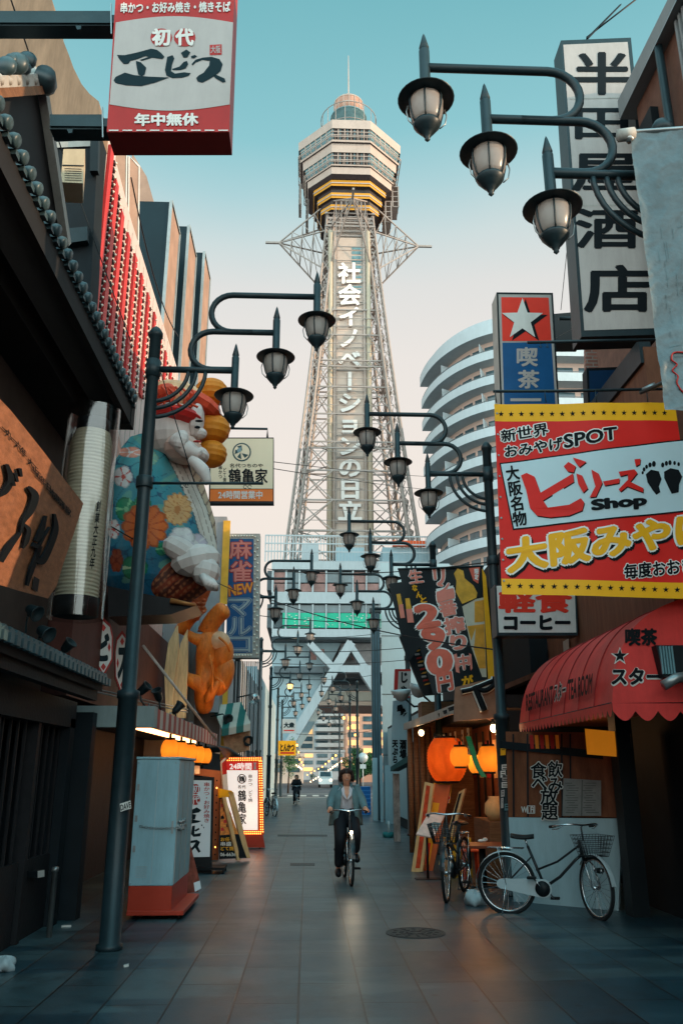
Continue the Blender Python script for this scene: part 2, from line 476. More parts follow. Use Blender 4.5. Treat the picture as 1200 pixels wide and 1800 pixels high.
# ================================================================== ground
def brickmat(name, c1, c2, cm, w, h, mortar, rough, bump=0.3, offs=0.5, band=None, swap=True, off=(0, 0)):
    m = bpy.data.materials.new(name); MATS[name] = m; m.use_nodes = True
    t = m.node_tree; b = t.nodes['Principled BSDF']; b.inputs['Specular IOR Level'].default_value = 0.5
    tc = t.nodes.new('ShaderNodeTexCoord'); sp = t.nodes.new('ShaderNodeSeparateXYZ'); cb = t.nodes.new('ShaderNodeCombineXYZ')
    t.links.new(tc.outputs['Object'], sp.inputs[0])
    a1 = t.nodes.new('ShaderNodeMath'); a1.operation = 'ADD'; a1.inputs[1].default_value = off[0]
    a2 = t.nodes.new('ShaderNodeMath'); a2.operation = 'ADD'; a2.inputs[1].default_value = off[1]
    if swap == 'wall': su, sv = sp.outputs['Y'], sp.outputs['Z']
    elif swap == 'front': su, sv = sp.outputs['X'], sp.outputs['Z']
    else: su, sv = sp.outputs['Y'], sp.outputs['X']
    t.links.new(su, a1.inputs[0]); t.links.new(sv, a2.inputs[0])
    t.links.new(a1.outputs[0], cb.inputs[0]); t.links.new(a2.outputs[0], cb.inputs[1])
    br = t.nodes.new('ShaderNodeTexBrick')
    br.offset = offs; br.squash = 1.0
    br.inputs['Scale'].default_value = 1; br.inputs['Brick Width'].default_value = w; br.inputs['Row Height'].default_value = h
    br.inputs['Mortar Size'].default_value = mortar; br.inputs['Mortar Smooth'].default_value = 0.2
    br.inputs['Color1'].default_value = c1; br.inputs['Color2'].default_value = c2; br.inputs['Mortar'].default_value = cm
    br.inputs['Bias'].default_value = 0
    t.links.new(cb.outputs[0], br.inputs['Vector'])
    out = br.outputs['Color']
    n = t.nodes.new('ShaderNodeTexNoise'); n.inputs['Scale'].default_value = 1.7; n.inputs['Detail'].default_value = 8; n.inputs['Roughness'].default_value = 0.7
    t.links.new(tc.outputs['Object'], n.inputs['Vector'])
    r = t.nodes.new('ShaderNodeValToRGB'); r.color_ramp.elements[0].position = 0.3; r.color_ramp.elements[1].position = 0.72
    r.color_ramp.elements[0].color = (0.62, 0.62, 0.62, 1); r.color_ramp.elements[1].color = (1.2, 1.2, 1.2, 1)
    t.links.new(n.outputs['Fac'], r.inputs['Fac'])
    mx = t.nodes.new('ShaderNodeMix'); mx.data_type = 'RGBA'; mx.blend_type = 'MULTIPLY'; mx.inputs[0].default_value = 1
    t.links.new(out, mx.inputs[6]); t.links.new(r.outputs['Color'], mx.inputs[7]); out = mx.outputs[2]
    fine = t.nodes.new('ShaderNodeTexNoise'); fine.inputs['Scale'].default_value = 90; fine.inputs['Detail'].default_value = 3
    t.links.new(tc.outputs['Object'], fine.inputs['Vector'])
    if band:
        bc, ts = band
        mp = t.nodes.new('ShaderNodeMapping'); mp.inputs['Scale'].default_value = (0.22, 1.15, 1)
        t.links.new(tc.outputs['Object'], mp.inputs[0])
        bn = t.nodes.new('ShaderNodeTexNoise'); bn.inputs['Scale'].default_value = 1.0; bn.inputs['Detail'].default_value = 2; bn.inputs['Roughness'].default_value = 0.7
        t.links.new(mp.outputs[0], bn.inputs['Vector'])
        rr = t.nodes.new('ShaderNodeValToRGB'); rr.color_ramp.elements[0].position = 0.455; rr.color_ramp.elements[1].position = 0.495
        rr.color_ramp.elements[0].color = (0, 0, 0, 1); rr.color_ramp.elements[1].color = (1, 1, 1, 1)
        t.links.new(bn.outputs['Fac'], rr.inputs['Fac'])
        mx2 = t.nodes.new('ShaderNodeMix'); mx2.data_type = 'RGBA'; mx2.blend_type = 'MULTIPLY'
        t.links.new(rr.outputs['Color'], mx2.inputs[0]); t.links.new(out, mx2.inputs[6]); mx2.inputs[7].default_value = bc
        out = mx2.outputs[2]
    if band:      # trodden-in spots and stains
        vo = t.nodes.new('ShaderNodeTexVoronoi'); vo.inputs['Scale'].default_value = 3.4; t.links.new(tc.outputs['Object'], vo.inputs['Vector'])
        vr = t.nodes.new('ShaderNodeValToRGB'); vr.color_ramp.elements[0].position = 0.08; vr.color_ramp.elements[1].position = 0.11
        vr.color_ramp.elements[0].color = (0.45, 0.45, 0.45, 1); vr.color_ramp.elements[1].color = (1, 1, 1, 1); t.links.new(vo.outputs['Distance'], vr.inputs['Fac'])
        st = t.nodes.new('ShaderNodeTexNoise'); st.inputs['Scale'].default_value = 0.8; st.inputs['Detail'].default_value = 10; st.inputs['Roughness'].default_value = 0.8; t.links.new(tc.outputs['Object'], st.inputs['Vector'])
        sr = t.nodes.new('ShaderNodeValToRGB'); sr.color_ramp.elements[0].position = 0.36; sr.color_ramp.elements[1].position = 0.5
        sr.color_ramp.elements[0].color = (0.36, 0.36, 0.36, 1); sr.color_ramp.elements[1].color = (1, 1, 1, 1); t.links.new(st.outputs['Fac'], sr.inputs['Fac'])
        for nd in (vr, sr):
            mm = t.nodes.new('ShaderNodeMix'); mm.data_type = 'RGBA'; mm.blend_type = 'MULTIPLY'; mm.inputs[0].default_value = 1
            t.links.new(out, mm.inputs[6]); t.links.new(nd.outputs['Color'], mm.inputs[7]); out = mm.outputs[2]
    t.links.new(out, b.inputs['Base Color'])
    rg = t.nodes.new('ShaderNodeMapRange'); rg.inputs['To Min'].default_value = rough - 0.1; rg.inputs['To Max'].default_value = rough + 0.14
    t.links.new(n.outputs['Fac'], rg.inputs['Value']); t.links.new(rg.outputs[0], b.inputs['Roughness'])
    inv = t.nodes.new('ShaderNodeMath'); inv.operation = 'SUBTRACT'; inv.inputs[0].default_value = 1.0
    t.links.new(br.outputs['Fac'], inv.inputs[1])
    ad = t.nodes.new('ShaderNodeMath'); ad.operation = 'MULTIPLY_ADD'; ad.inputs[1].default_value = 0.25
    t.links.new(fine.outputs['Fac'], ad.inputs[0]); t.links.new(inv.outputs[0], ad.inputs[2])
    bp = t.nodes.new('ShaderNodeBump'); bp.inputs['Strength'].default_value = bump; bp.inputs['Distance'].default_value = 0.012
    t.links.new(ad.outputs[0], bp.inputs['Height']); t.links.new(bp.outputs[0], b.inputs['Normal'])
    return m

asphalt = mat('asphalt', lin(82, 84, 88), 0.7, 0, 0.25, 3, bump=0.3)
b = MB(); b.add([(-260, -60, 0), (260, -60, 0), (260, 520, 0), (-260, 520, 0)], [(0, 1, 2, 3)], asphalt)
structure(b.build('ground'))
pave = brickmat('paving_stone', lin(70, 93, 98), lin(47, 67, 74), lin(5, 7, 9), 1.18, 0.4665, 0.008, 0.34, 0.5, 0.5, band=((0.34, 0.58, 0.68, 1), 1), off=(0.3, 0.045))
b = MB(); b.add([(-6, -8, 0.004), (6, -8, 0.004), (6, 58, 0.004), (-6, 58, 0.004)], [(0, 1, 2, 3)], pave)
structure(b.build('street_paving'))
linew = mat('road_paint', lin(190, 188, 182), 0.6, 0, 0.1, grime=0.3)
b = MB()
for k in range(9): b.box((-3.2 + k * 0.9, 61.5, 0.002), (-2.75 + k * 0.9, 64.8, 0.006), linew)
for Y in (58.4, 68.0): b.box((-4, Y, 0.002), (6, Y + 0.45, 0.006), linew)
structure(b.build('crosswalk_marking'))
p = gr(730, 1641)
b = MB(); iron_lid = mat('cast_iron_lid', lin(56, 62, 64), 0.5, 0.5, 0.3, 12, bump=0.5)
b.lathe([(0.31, 0.002), (0.31, 0.010), (0.285, 0.010), (0.285, 0.007), (0.27, 0.007), (0.27, 0.010), (0.0, 0.010)], iron_lid, (p.x, p.y, 0), 40, False)
for k in range(12):
    a = k * math.pi / 6
    for r in (0.08, 0.15, 0.22): b.obox((p.x + r * math.cos(a), p.y + r * math.sin(a), 0.012), (0.022 * math.cos(a), 0.022 * math.sin(a), 0), (-0.016 * math.sin(a), 0.016 * math.cos(a), 0), (0, 0, 0.003), iron_lid)
b.thing('manhole_cover', 'round cast iron manhole cover set in the paving in front of the bicycles', 'manhole cover')
for (x0, y0, x1, y1), lab in [((510, 1517, 553, 1521), 'small steel drain cover in the paving beyond the white kiosk'), ((488, 1467, 575, 1470), 'long drain grating across the paving beside the bulb framed sign')]:
    q = [gr(x0, y0, 0.008), gr(x1, y0, 0.008), gr(x1, y1, 0.008), gr(x0, y1, 0.008)]
    MB().prism(q, (0, 0, -0.006), iron_lid).thing('drain_cover', lab, 'drain cover')

# ================================================================== lamp posts
lampglass = mat('frosted_lamp_glass', lin(206, 196, 190), 0.25, 0, 0.1, 6, spec=0.6, transl=0.6)
litglass = mat('lit_lamp_glass', lin(255, 226, 180), 0.3, 0, 0.05, emit=lin(255, 196, 110), es=2.2)
def lamp_post(sx, label, lit=None):
    root = thing('street_lamp', label, 'street lamp', (0, 0, 0), 'three-lantern lamp posts along the street')
    b = MB()
    b.lathe([(0.125, 0.0), (0.125, 0.05), (0.10, 0.06), (0.10, 2.32), (0.115, 2.33), (0.115, 2.40), (0.075, 2.42), (0.068, 6.50), (0.085, 6.51), (0.085, 6.56), (0.05, 6.62), (0.0, 6.66)], iron, n=20)
    b.lathe([(0.09, 4.62), (0.095, 4.63), (0.095, 4.74), (0.09, 4.75)], iron, n=16)
    b.lathe([(0.084, 5.98), (0.084, 6.2)], iron, n=16)
    b.build('pole', root)
    R = 0.25
    bars = [(7.10, 0.89, 1.90), (6.60, 0.67, 1.42), (6.09, 0.0, 0.95)]
    for i in range(3):
        z, xu, xl = bars[i]
        b = MB()
        if i < 2:
            path = [(sx * xl, 0, z), (sx * xu, 0, z)]
            path += [(sx * (xu - R * math.sin(math.pi * k / 12)), 0, z - R + R * math.cos(math.pi * k / 12)) for k in range(1, 12)]
            path += [(sx * xu, 0, z - 2 * R - 0.0), (sx * (xu + 0.25), 0, z - 2 * R)]
            b.tube(path, 0.036, iron, 10)
        else:
            b.tube([(sx * 0.05, 0, z), (sx * xl, 0, z)], 0.038, iron, 10)
        b.build('arm', root)
    for k, rr in enumerate((0.41, 0.50, 0.61)):
        MB().tube([(sx * (rr * math.cos(math.pi / 2 * j / 10)), 0, 6.09 - rr * math.sin(math.pi / 2 * j / 10)) for j in range(11)], 0.024, iron, 8).build('brace', root)
    for i in range(3):
        z, xu, xl = bars[i]
        x = sx * xl; zh = z - 0.27
        b = MB()
        b.lathe([(0.0, z + 0.36), (0.012, z + 0.33), (0.042, z + 0.20), (0.030, z + 0.18), (0.044, z + 0.17), (0.044, z - 0.22), (0.052, z - 0.23), (0.052, zh + 0.02), (0.06, zh + 0.015)], iron, (x, 0, 0), 12)
        b.lathe([(0.06, zh + 0.02), (0.12, zh - 0.005), (0.215, zh - 0.045), (0.228, zh - 0.055), (0.215, zh - 0.06), (0.14, zh - 0.045), (0.13, zh - 0.06)], iron, (x, 0, 0), 28)
        ln = b.build('lantern', root)
        MB().lathe([(0.125, zh - 0.05), (0.137, zh - 0.10), (0.132, zh - 0.18), (0.112, zh - 0.26), (0.09, zh - 0.30)], litglass if lit == i else lampglass, (x, 0, 0), 20).build('glass', ln)
        b = MB()
        for k in range(6):
            a = k * math.pi / 3 + 0.3
            pr = [(0.13, zh - 0.055), (0.145, zh - 0.10), (0.141, zh - 0.18), (0.120, zh - 0.265), (0.095, zh - 0.31)]
            b.tube([(x + r * math.cos(a), r * math.sin(a), h) for r, h in pr], 0.008, iron, 5)
        for k in range(2):
            a = k * math.pi + 0.1
            b.tube([(x + r * math.cos(a), r * math.sin(a), h) for r, h in ((0.15, zh - 0.14), (0.165, zh - 0.2), (0.15, zh - 0.28), (0.105, zh - 0.33))], 0.006, steel, 5)
        b.build('cage', ln)
        MB().lathe([(0.108, zh - 0.295), (0.108, zh - 0.315), (0.085, zh - 0.345), (0.055, zh - 0.385), (0.035, zh - 0.40), (0.03, zh - 0.42), (0.018, zh - 0.43), (0.022, zh - 0.45), (0.0, zh - 0.475)], iron, (x, 0, 0), 16).build('base_cap', ln)
    return root
LX, RX = -1.85, 2.79
left_posts = [(8.76, 'lamp post nearest the white kiosk, with a bare sign bar halfway up'), (21.87, 'lamp post in front of the blue mahjong sign'), (32.3, 'lamp post behind the blue mahjong sign, beside a parked bicycle'),
              (41.5, 'lamp post with its lowest lantern lit, below the tower base'), (52.0, 'lamp post just before the yellow sign'), (61.0, 'small far lamp post past the yellow sign')]
right_posts = [(5.31, 'largest lamp post, its three lanterns in front of the vertical liquor shop sign'), (12.15, 'lamp post covered in stickers beside the red banner'), (18.1, 'lamp post rising behind the black beer banner'),
               (23.4, 'lamp post whose arms reach out from behind the black beer banner'), (48.0, 'small lamp post under the portal beam, left of the dark pillar'), (56.5, 'small far lamp post under the portal, in front of the bushy tree'), (75.0, 'tiny far lamp post in front of the round traffic sign')]
protoL = lamp_post(1, left_posts[0][1])
protoR = lamp_post(-1, right_posts[0][1])
litL = lamp_post(1, left_posts[3][1], lit=2)
protoL.location = (LX, left_posts[0][0], 0); protoR.location = (RX, right_posts[0][0], 0); litL.location = (LX, left_posts[3][0], 0)
for k, (Y, lab) in enumerate(left_posts):
    if k in (0, 3): continue
    copy_tree(protoL, None, (LX, Y, 0), lab)
for Y, lab in right_posts[1:]:
    copy_tree(protoR, None, (RX, Y, 0), lab)
ORIG[protoL.name] = Vector((LX, 8.76, 0))
b = MB()
b.tube([(LX, 8.76, 4.68), (LX + 1.32, 8.72, 4.68)], 0.016, iron, 8)
for x in (0.42, 0.47, 1.12, 1.17):
    b.tube([(LX + x + 0.02 * math.cos(t * 0.7), 8.74, 4.645 + 0.02 * math.sin(t * 0.7)) for t in range(9)], 0.004, iron, 5)
b.build('sign_bar', protoL)
pl = PY(8.64)
b = MB(); b.px(pl, [(211, 1413), (230, 1407), (231, 1421), (212, 1427)], white, 0); b.text(pl, 'DAVE', [(212, 1415), (230, 1409), (230.5, 1419), (213, 1425)], ink, 1, 0.02)
b.build('sticker', protoL)

# ================================================================== tower
ty = mat('tower_white', lin(176, 158, 148), 0.55, 0, 0.1, 0.6, grime=0.12)
tgrey = mat('tower_steel', lin(150, 138, 132), 0.5, 0.1, 0.12, 1.0)
tfr = mat('tower_panel', lin(188, 167, 154), 0.6, 0, 0.08, 0.8)
tyel = mat('tower_yellow', lin(200, 140, 44), 0.45, 0, 0.08)
tglass = mat('tower_glass', lin(100, 132, 138), 0.2, 0.0, 0.25, 0.9, spec=0.4)
tdkglass = mat('tower_dark_glass', lin(52, 42, 40), 0.25, 0, 0.6, 0.9, spec=0.25)
tdark = mat('tower_soffit', lin(66, 58, 60), 0.7, 0, 0.15)
TC = Vector((5.36, 107.0, 0))
def tz(y, h): return at(613, y, TC.y - h).z
tower = thing('observation_tower', 'tall steel lattice tower with an octagonal glazed viewing deck and vertical white lettering', 'tower', (TC.x, TC.y, 0))
FW = 2.85
def octa(h, z, fw=FW):
    fw = min(fw, h * 0.95)
    q = [(-fw, -h), (fw, -h), (h, -fw), (h, fw), (fw, h), (-fw, h), (-h, fw), (-h, -fw)]
    return [Vector((TC.x + x, TC.y + y, z)) for x, y in q]
def loft(b, rings, m, cap=False):
    n = len(rings[0])
    for a, c in zip(rings, rings[1:]):
        b.add(a + c, [(i, (i + 1) % n, n + (i + 1) % n, n + i) for i in range(n)], m)
    if cap:
        b.add(rings[0], [tuple(range(n))], m); b.add(rings[-1], [tuple(range(n))], m)
def oring(b, y0, h0, y1, h1, m, cap=False, depth=None):
    loft(b, [octa(h0, tz(y0, h0)), octa(h1, tz(y1, h1))], m, cap)
b = MB()
oring(b, 211, 7.85, 226, 7.8, ty); b.add(octa(7.85, tz(211, 7.85)), [tuple(range(8))], ty)
oring(b, 252, 7.15, 268, 7.05, ty); oring(b, 246, 7.55, 249.5, 7.5, ty); b.add(octa(7.5, tz(249.5, 7.5)), [tuple(range(8))], tdark)
oring(b, 289, 6.65, 291.5, 6.62, ty); b.add(octa(6.62, tz(291.5, 6.62)), [tuple(range(8))], tdark)
oring(b, 294, 6.4, 306, 6.3, ty)
loft(b, [octa(6.3, tz(306, 6.3)), octa(5.5, tz(306, 6.3) - 0.35)], tdark)
b.build('deck_walls', tower)
b = MB()
oring(b, 226, 7.62, 246, 7.35, tglass); oring(b, 268, 6.85, 289, 6.5, tglass)
b.build('deck_glazing', tower)
# front panes of the deck are dark, set in white mullions
for (y0, h0, y1, h1) in ((226, 7.62, 246, 7.35), (268, 6.85, 289, 6.5)):
    z0, z1 = tz(y0, h0), tz(y1, h1)
    for k in range(5):
        x0 = TC.x - 2.6 + k * 1.06
        b = MB(); b.add([(x0, TC.y - h0 - 0.03, z0), (x0 + 0.92, TC.y - h0 - 0.03, z0), (x0 + 0.92, TC.y - h1 - 0.03, z1), (x0, TC.y - h1 - 0.03, z1)], [(0, 1, 2, 3)], tdkglass); b.build('window', tower)
b = MB()
for (y0, h0, y1, h1) in ((226, 7.66, 246, 7.39), (268, 6.89, 289, 6.54)):
    z0, z1 = tz(y0, h0), tz(y1, h1)
    A, B = octa(h0, z0), octa(h1, z1)
    for i in range(8):
        j = (i + 1) % 8
        nb = 6 if i % 2 == 0 else 6
        for k in range(nb + 1):
            t = k / nb
            b.bar(A[i].lerp(A[j], t), B[i].lerp(B[j], t), 0.12, 0.12, ty)
        for s in (0.3,):
            b.bar(A[i].lerp(B[i], s), A[j].lerp(B[j], s), 0.1, 0.1, ty)
        for zz, off in ((0.3, 0.45), (0.75, 0.5)):
            a = (B[i] - TC); c = (B[j] - TC)
            pa = Vector((TC.x + a.x * 1.06, TC.y + a.y * 1.06, z1 + zz * 0.6)); pc = Vector((TC.x + c.x * 1.06, TC.y + c.y * 1.06, z1 + zz * 0.6))
            b.bar(pa, pc, 0.09, 0.09, ty)
        for k in range(5):
            t = (k + 0.5) / 5
            q = B[i].lerp(B[j], t); o = Vector((TC.x + (q.x - TC.x) * 1.06, TC.y + (q.y - TC.y) * 1.06, z1 + 0.5))
            b.bar(q - Vector((0, 0, 0.3)), o, 0.07, 0.07, ty)
b.build('mullion', tower)
b = MB()
for y0, y1, h in ((317, 327, 5.45), (339, 348.5, 4.85), (360, 369, 4.35)):
    oring(b, y0, h, y1, h - 0.1, tyel)
    z0, z1 = tz(y0, h), tz(y1, h)
    loft(b, [octa(h + 0.06, z0 + (z1 - z0) * 0.42), octa(h + 0.05, z0 + (z1 - z0) * 0.58)], offwhite)
    b.add(octa(h - 0.1, z1), [tuple(range(8))], tdark)
b.build('yellow_band', tower)
b = MB()
oring(b, 308, 5.2, 340, 4.7, tdkglass); oring(b, 327, 4.95, 362, 4.1, tdkglass); oring(b, 350, 4.25, 372, 3.9, tdkglass)
b.add(octa(3.9, tz(372, 3.9)), [tuple(range(8))], tdark)
b.build('lower_glazing', tower)
for s in (-1, 1):
    for (y0, y1, h, w) in ((282, 318, 7.0, 0.5), (318, 355, 5.9, 0.45)):
        b = MB()
        z0, z1 = tz(y0, h), tz(y1, h)
        for k in range(5):
            zz = z0 + (z1 - z0) * k / 4
            b.box((TC.x + s * h - 0.7, TC.y - 1.6, zz - 0.06), (TC.x + s * (h + w), TC.y + 1.6, zz + 0.06), tgrey)
        for yy in (-1.6, 0, 1.6):
            b.box((TC.x + s * (h + w) - 0.08, TC.y + yy - 0.08, z1), (TC.x + s * (h + w) + 0.08, TC.y + yy + 0.08, z0), tgrey)
            b.box((TC.x + s * (h) - 0.5, TC.y + yy - 0.08, z1), (TC.x + s * (h) - 0.3, TC.y + yy + 0.08, z0), tgrey)
        b.build('gondola_cage', tower)
zr = tz(211, 7.85)
def tcz(y): return at(613, y, TC.y).z
b = MB()
zl_ = at(613, 188, TC.y - 2.75).z
b.lathe([(2.75, zr), (2.75, zl_), (2.9, zl_), (2.9, zl_ + 0.15)], tglass, TC, 24)
b.build('roof_lounge', tower)
b = MB()
z0, z1 = zl_ + 0.15, at(613, 165, TC.y - 2.3).z
b.lathe([(2.3, z0), (2.3, z1), (2.15, z1 + 0.25), (0, z1 + 0.5)], mat('tower_cap_rose', lin(172, 130, 112), 0.5, 0, 0.2, 1.2), TC, 28)
b.lathe([(2.36, z0 + (z1 - z0) * 0.5), (2.36, z0 + (z1 - z0) * 0.56)], ty, TC, 28)
b.lathe([(2.36, z0 + (z1 - z0) * 0.93), (2.36, z1)], ty, TC, 28)
for k in range(16):
    a = k * math.pi / 8
    b.bar(TC + Vector((2.34 * math.cos(a), 2.34 * math.sin(a), z0)), TC + Vector((2.34 * math.cos(a), 2.34 * math.sin(a), z1)), 0.1, 0.1, ty)
b.build('roof_drum', tower)
b = MB(); b.lathe([(0.3, z1 + 0.3), (0.28, z1 + 1.2), (0.12, z1 + 1.3), (0.10, z1 + 5), (0.05, tcz(98))], ty, TC, 8); b.build('mast', tower)
b = MB()
zt = at(613, 178, TC.y - 4.35).z
b.lathe([(4.45, zr - 0.1), (4.45, zr + 0.3), (4.3, zr + 0.3)], tdark, TC, 32)
for zz in (zt, zr + 0.3 + (zt - zr) * 0.5):
    b.tube([TC + Vector((4.4 * math.cos(k * math.pi / 18), 4.4 * math.sin(k * math.pi / 18), zz)) for k in range(36)], 0.07, tgrey, 5, closed=True)
for k in range(18):
    a = k * math.pi / 9
    b.tube([TC + Vector((4.4 * math.cos(a), 4.4 * math.sin(a), zr)), TC + Vector((4.4 * math.cos(a), 4.4 * math.sin(a), zt))], 0.06, tgrey, 5)
b.build('roof_railing', tower)
# lattice
Z0 = 18.0; Z1 = tz(372, 3.9)
def half(z):
    t = (z - 26) / (Z1 - 26)
    return 8.6 + (3.35 - 8.6) * t + 1.0 * (t * t - t) * 1.0
lv = [Z0 + (Z1 - Z0) * k / 15 for k in range(16)]
def cor(z, sx, sy, ins=0.0):
    h = half(z) - ins; return TC + Vector((sx * h, sy * h, z))
for sx in (-1, 1):
    for sy in (-1, 1):
        b = MB()
        for k in range(15):
            za, zb = lv[k], lv[k + 1]
            for ix, iy in ((0, 0), (1.1, 0), (0, 1.1), (1.1, 1.1)):
                def c(z): 
                    h = half(z); return TC + Vector((sx * (h - ix), sy * (h - iy), z))
                b.bar(c(za), c(zb), 0.24, 0.24, tgrey)
            for u in range(2):
                z_a = za + (zb - za) * u / 2; z_b = za + (zb - za) * (u + 1) / 2
                h0, h1 = half(z_a), half(z_b)
                for (a0, a1), (c0, c1) in (((0, 0), (1.1, 0)), ((1.1, 0), (0, 0)), ((0, 0), (0, 1.1)), ((0, 1.1), (0, 0))):
                    b.bar(TC + Vector((sx * (h0 - a0), sy * (h0 - a1), z_a)), TC + Vector((sx * (h1 - c0), sy * (h1 - c1), z_b)), 0.10, 0.10, tgrey)
        b.build('lattice_leg', tower)
b = MB()
for k in range(16):
    z = lv[k]; h = half(z) - 0.5
    for (p, q) in (((-h, -h), (h, -h)), ((h, -h), (h, h)), ((h, h), (-h, h)), ((-h, h), (-h, -h))):
        for dz in ((0, -0.9) if k % 3 == 0 else (0,)):
            b.bar(TC + Vector((*p, z + dz)), TC + Vector((*q, z + dz)), 0.18, 0.18, tgrey)
    if k % 3 == 0:
        for (p, q) in (((-h, -h), (h, -h)), ((h, -h), (h, h)), ((-h, h), (-h, -h))):
            for t in range(12):
                a = Vector((*p, z - 0.9 * (t % 2))).lerp(Vector((*q, z - 0.9 * (t % 2))), t / 12); c = Vector((*p, z - 0.9 * ((t + 1) % 2))).lerp(Vector((*q, z - 0.9 * ((t + 1) % 2))), (t + 1) / 12)
                b.bar(TC + a, TC + c, 0.09, 0.09, tgrey)
        for s in (-1, 1):
            b.bar(TC + Vector((s * h, -h, z)), TC + Vector((-s * h, h, z)), 0.14, 0.14, tgrey)
    if k < 15:
        h2 = half(lv[k + 1]) - 0.5; z2 = lv[k + 1]
        for s in (-1, 1):
            for yy in (-1, 1):
                b.bar(TC + Vector((s * h, yy * h, z)), TC + Vector((s * 2.5, yy * h2, z2)), 0.13, 0.13, tgrey)
                b.bar(TC + Vector((s * 2.5, yy * h, z)), TC + Vector((s * h2, yy * h2, z2)), 0.13, 0.13, tgrey)
            b.bar(TC + Vector((s * h, -h, z)), TC + Vector((s * h2, h2, z2)), 0.13, 0.13, tgrey)
            b.bar(TC + Vector((s * h, h, z)), TC + Vector((s * h2, -h2, z2)), 0.13, 0.13, tgrey)
        for t in (0.33, 0.66):
            zz = z + (z2 - z) * t; hh = h + (h2 - h) * t
            b.bar(TC + Vector((-hh, -hh, zz)), TC + Vector((hh, -hh, zz)), 0.07, 0.07, tgrey)
            b.bar(TC + Vector((hh, -hh, zz)), TC + Vector((hh, hh, zz)), 0.07, 0.07, tgrey)
b.build('lattice', tower)
# lettered front shaft
FY = TC.y - 3.9
pl = PY(FY)
b = MB()
zb, zt_ = 20.0, at(613, 418, FY).z
xl, xr = at(581, 420, FY).x, at(646, 420, FY).x
b.box((xl, FY, zb), (xr, FY + 3.2, zt_), tfr)
for k in range(26):
    z = zb + (zt_ - zb) * k / 26
    b.box((xl + 0.05, FY - 0.06, z), (xr - 0.05, FY, z + 0.12), ty if k % 2 else tgrey)
b.box((xl + 0.9, FY - 0.09, zb), (xl + 1.0, FY, zt_), ty); b.box((xr - 1.0, FY - 0.09, zb), (xr - 0.9, FY, zt_), ty)
zo = zt_ - 8
for k in range(10):
    b.box((xl + 3.1, FY - 0.05, zo - k * 0.8 + 6), (xr - 0.5, FY - 0.01, zo - k * 0.8 + 6.5), tglass)
b.build('lift_shaft', tower)
b = MB()
cream = mat('tower_cream', lin(178, 162, 142), 0.5, 0, 0.08)
for x in (xl, xr):
    b.lathe([(0.36, zb), (0.36, zt_ + 1)], cream, (x, FY - 0.1, 0), 10)
    b.lathe([(0.2, zb), (0.2, zt_ + 1)], ty, (x + (0.6 if x == xl else -0.6), FY - 0.1, 0), 8)
b.build('corner_pipe', tower)
b = MB()
letm = mat('tower_letter_white', lin(222, 212, 206), 0.5, 0, 0.04)
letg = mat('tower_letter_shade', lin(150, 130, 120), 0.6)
ys = [461, 498, 538, 577, 616, 634, 677, 709, 744, 782, 823, 862, 907]
st = '社会イノベーションの日立'
q = [(594, 461), (634, 461), (637, 916), (593, 916)]
pl2 = PY(FY - 0.35)
b.vtext(pl2, st, q, letm, 3, 0.035)
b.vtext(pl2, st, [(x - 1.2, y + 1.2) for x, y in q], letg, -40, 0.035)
b.build('lettering', tower)
b = MB()   # open sign frame carrying the letters
for x in (590, 641):
    b.bar(pl2.S(x, 455, -20), pl2.S(x + (0 if x < 600 else 2), 920, -20), 0.1, 0.1, tgrey)
for k in range(13):
    y = 457 + k * 38.4
    b.bar(pl2.S(590, y, -20), pl2.S(642, y, -20), 0.08, 0.08, tgrey)
b.build('sign_frame', tower)
# antenna outriggers
b = MB()
zc = tcz(430)
for (dx, dy) in ((-1, 0), (1, 0), (0, -1), (0, 1)):
    d = Vector((dx, dy, 0)); sd_ = Vector((-dy, dx, 0))
    tip = TC + d * 10.6 + Vector((0, 0, zc)); end = TC + d * 12.6 + Vector((0, 0, zc))
    b.bar(tip - d * 0.5, end, 0.3, 0.3, tgrey)
    roots = []
    for s in (-1, 1):
        for (dz, r) in ((5.0, 3.5), (0.3, 3.7), (-6.0, 4.2)):
            p = TC + d * r + sd_ * (2.8 * s) + Vector((0, 0, zc + dz)); roots.append(p)
            b.bar(p, tip, 0.17, 0.17, tgrey)
    for t in (0.25, 0.5, 0.72):
        q = [r.lerp(tip, t) for r in roots]
        for (i, j) in ((0, 1), (1, 2), (3, 4), (4, 5), (0, 3), (1, 4), (2, 5)): b.bar(q[i], q[j], 0.11, 0.11, tgrey)
        q2 = [r.lerp(tip, t - 0.22) for r in roots]
        for (i, j) in ((0, 1), (1, 2), (3, 4), (4, 5)): b.bar(q[i], q2[j], 0.08, 0.08, tgrey)
b.build('outrigger', tower)
b = MB()
for k in range(10):
    z = tz(373, 3.9) - k * 0.75
    h = 3.4 + (0.25 if k % 3 == 0 else 0)
    for (p, q) in (((-h, -h), (h, -h)), ((h, -h), (h, h)), ((h, h), (-h, h)), ((-h, h), (-h, -h))):
        b.bar(TC + Vector((*p, z)), TC + Vector((*q, z)), 0.16, 0.3, tgrey)
for k in range(9):
    h = 3.2; zt0 = tz(373, 3.9)
    x = -h + 2 * h * k / 8
    for yy in (-h, h):
        b.bar(TC + Vector((x, yy, zt0)), TC + Vector((x * 0.8, yy, zt0 - 7)), 0.12, 0.12, tgrey)
        b.bar(TC + Vector((yy, x, zt0)), TC + Vector((yy, x * 0.8, zt0 - 7)), 0.12, 0.12, tgrey)
b.box(TC + Vector((-2.4, -2.4, zt0 - 8)), TC + Vector((2.4, 2.4, zt0)), tfr)
b.build('neck_frame', tower)
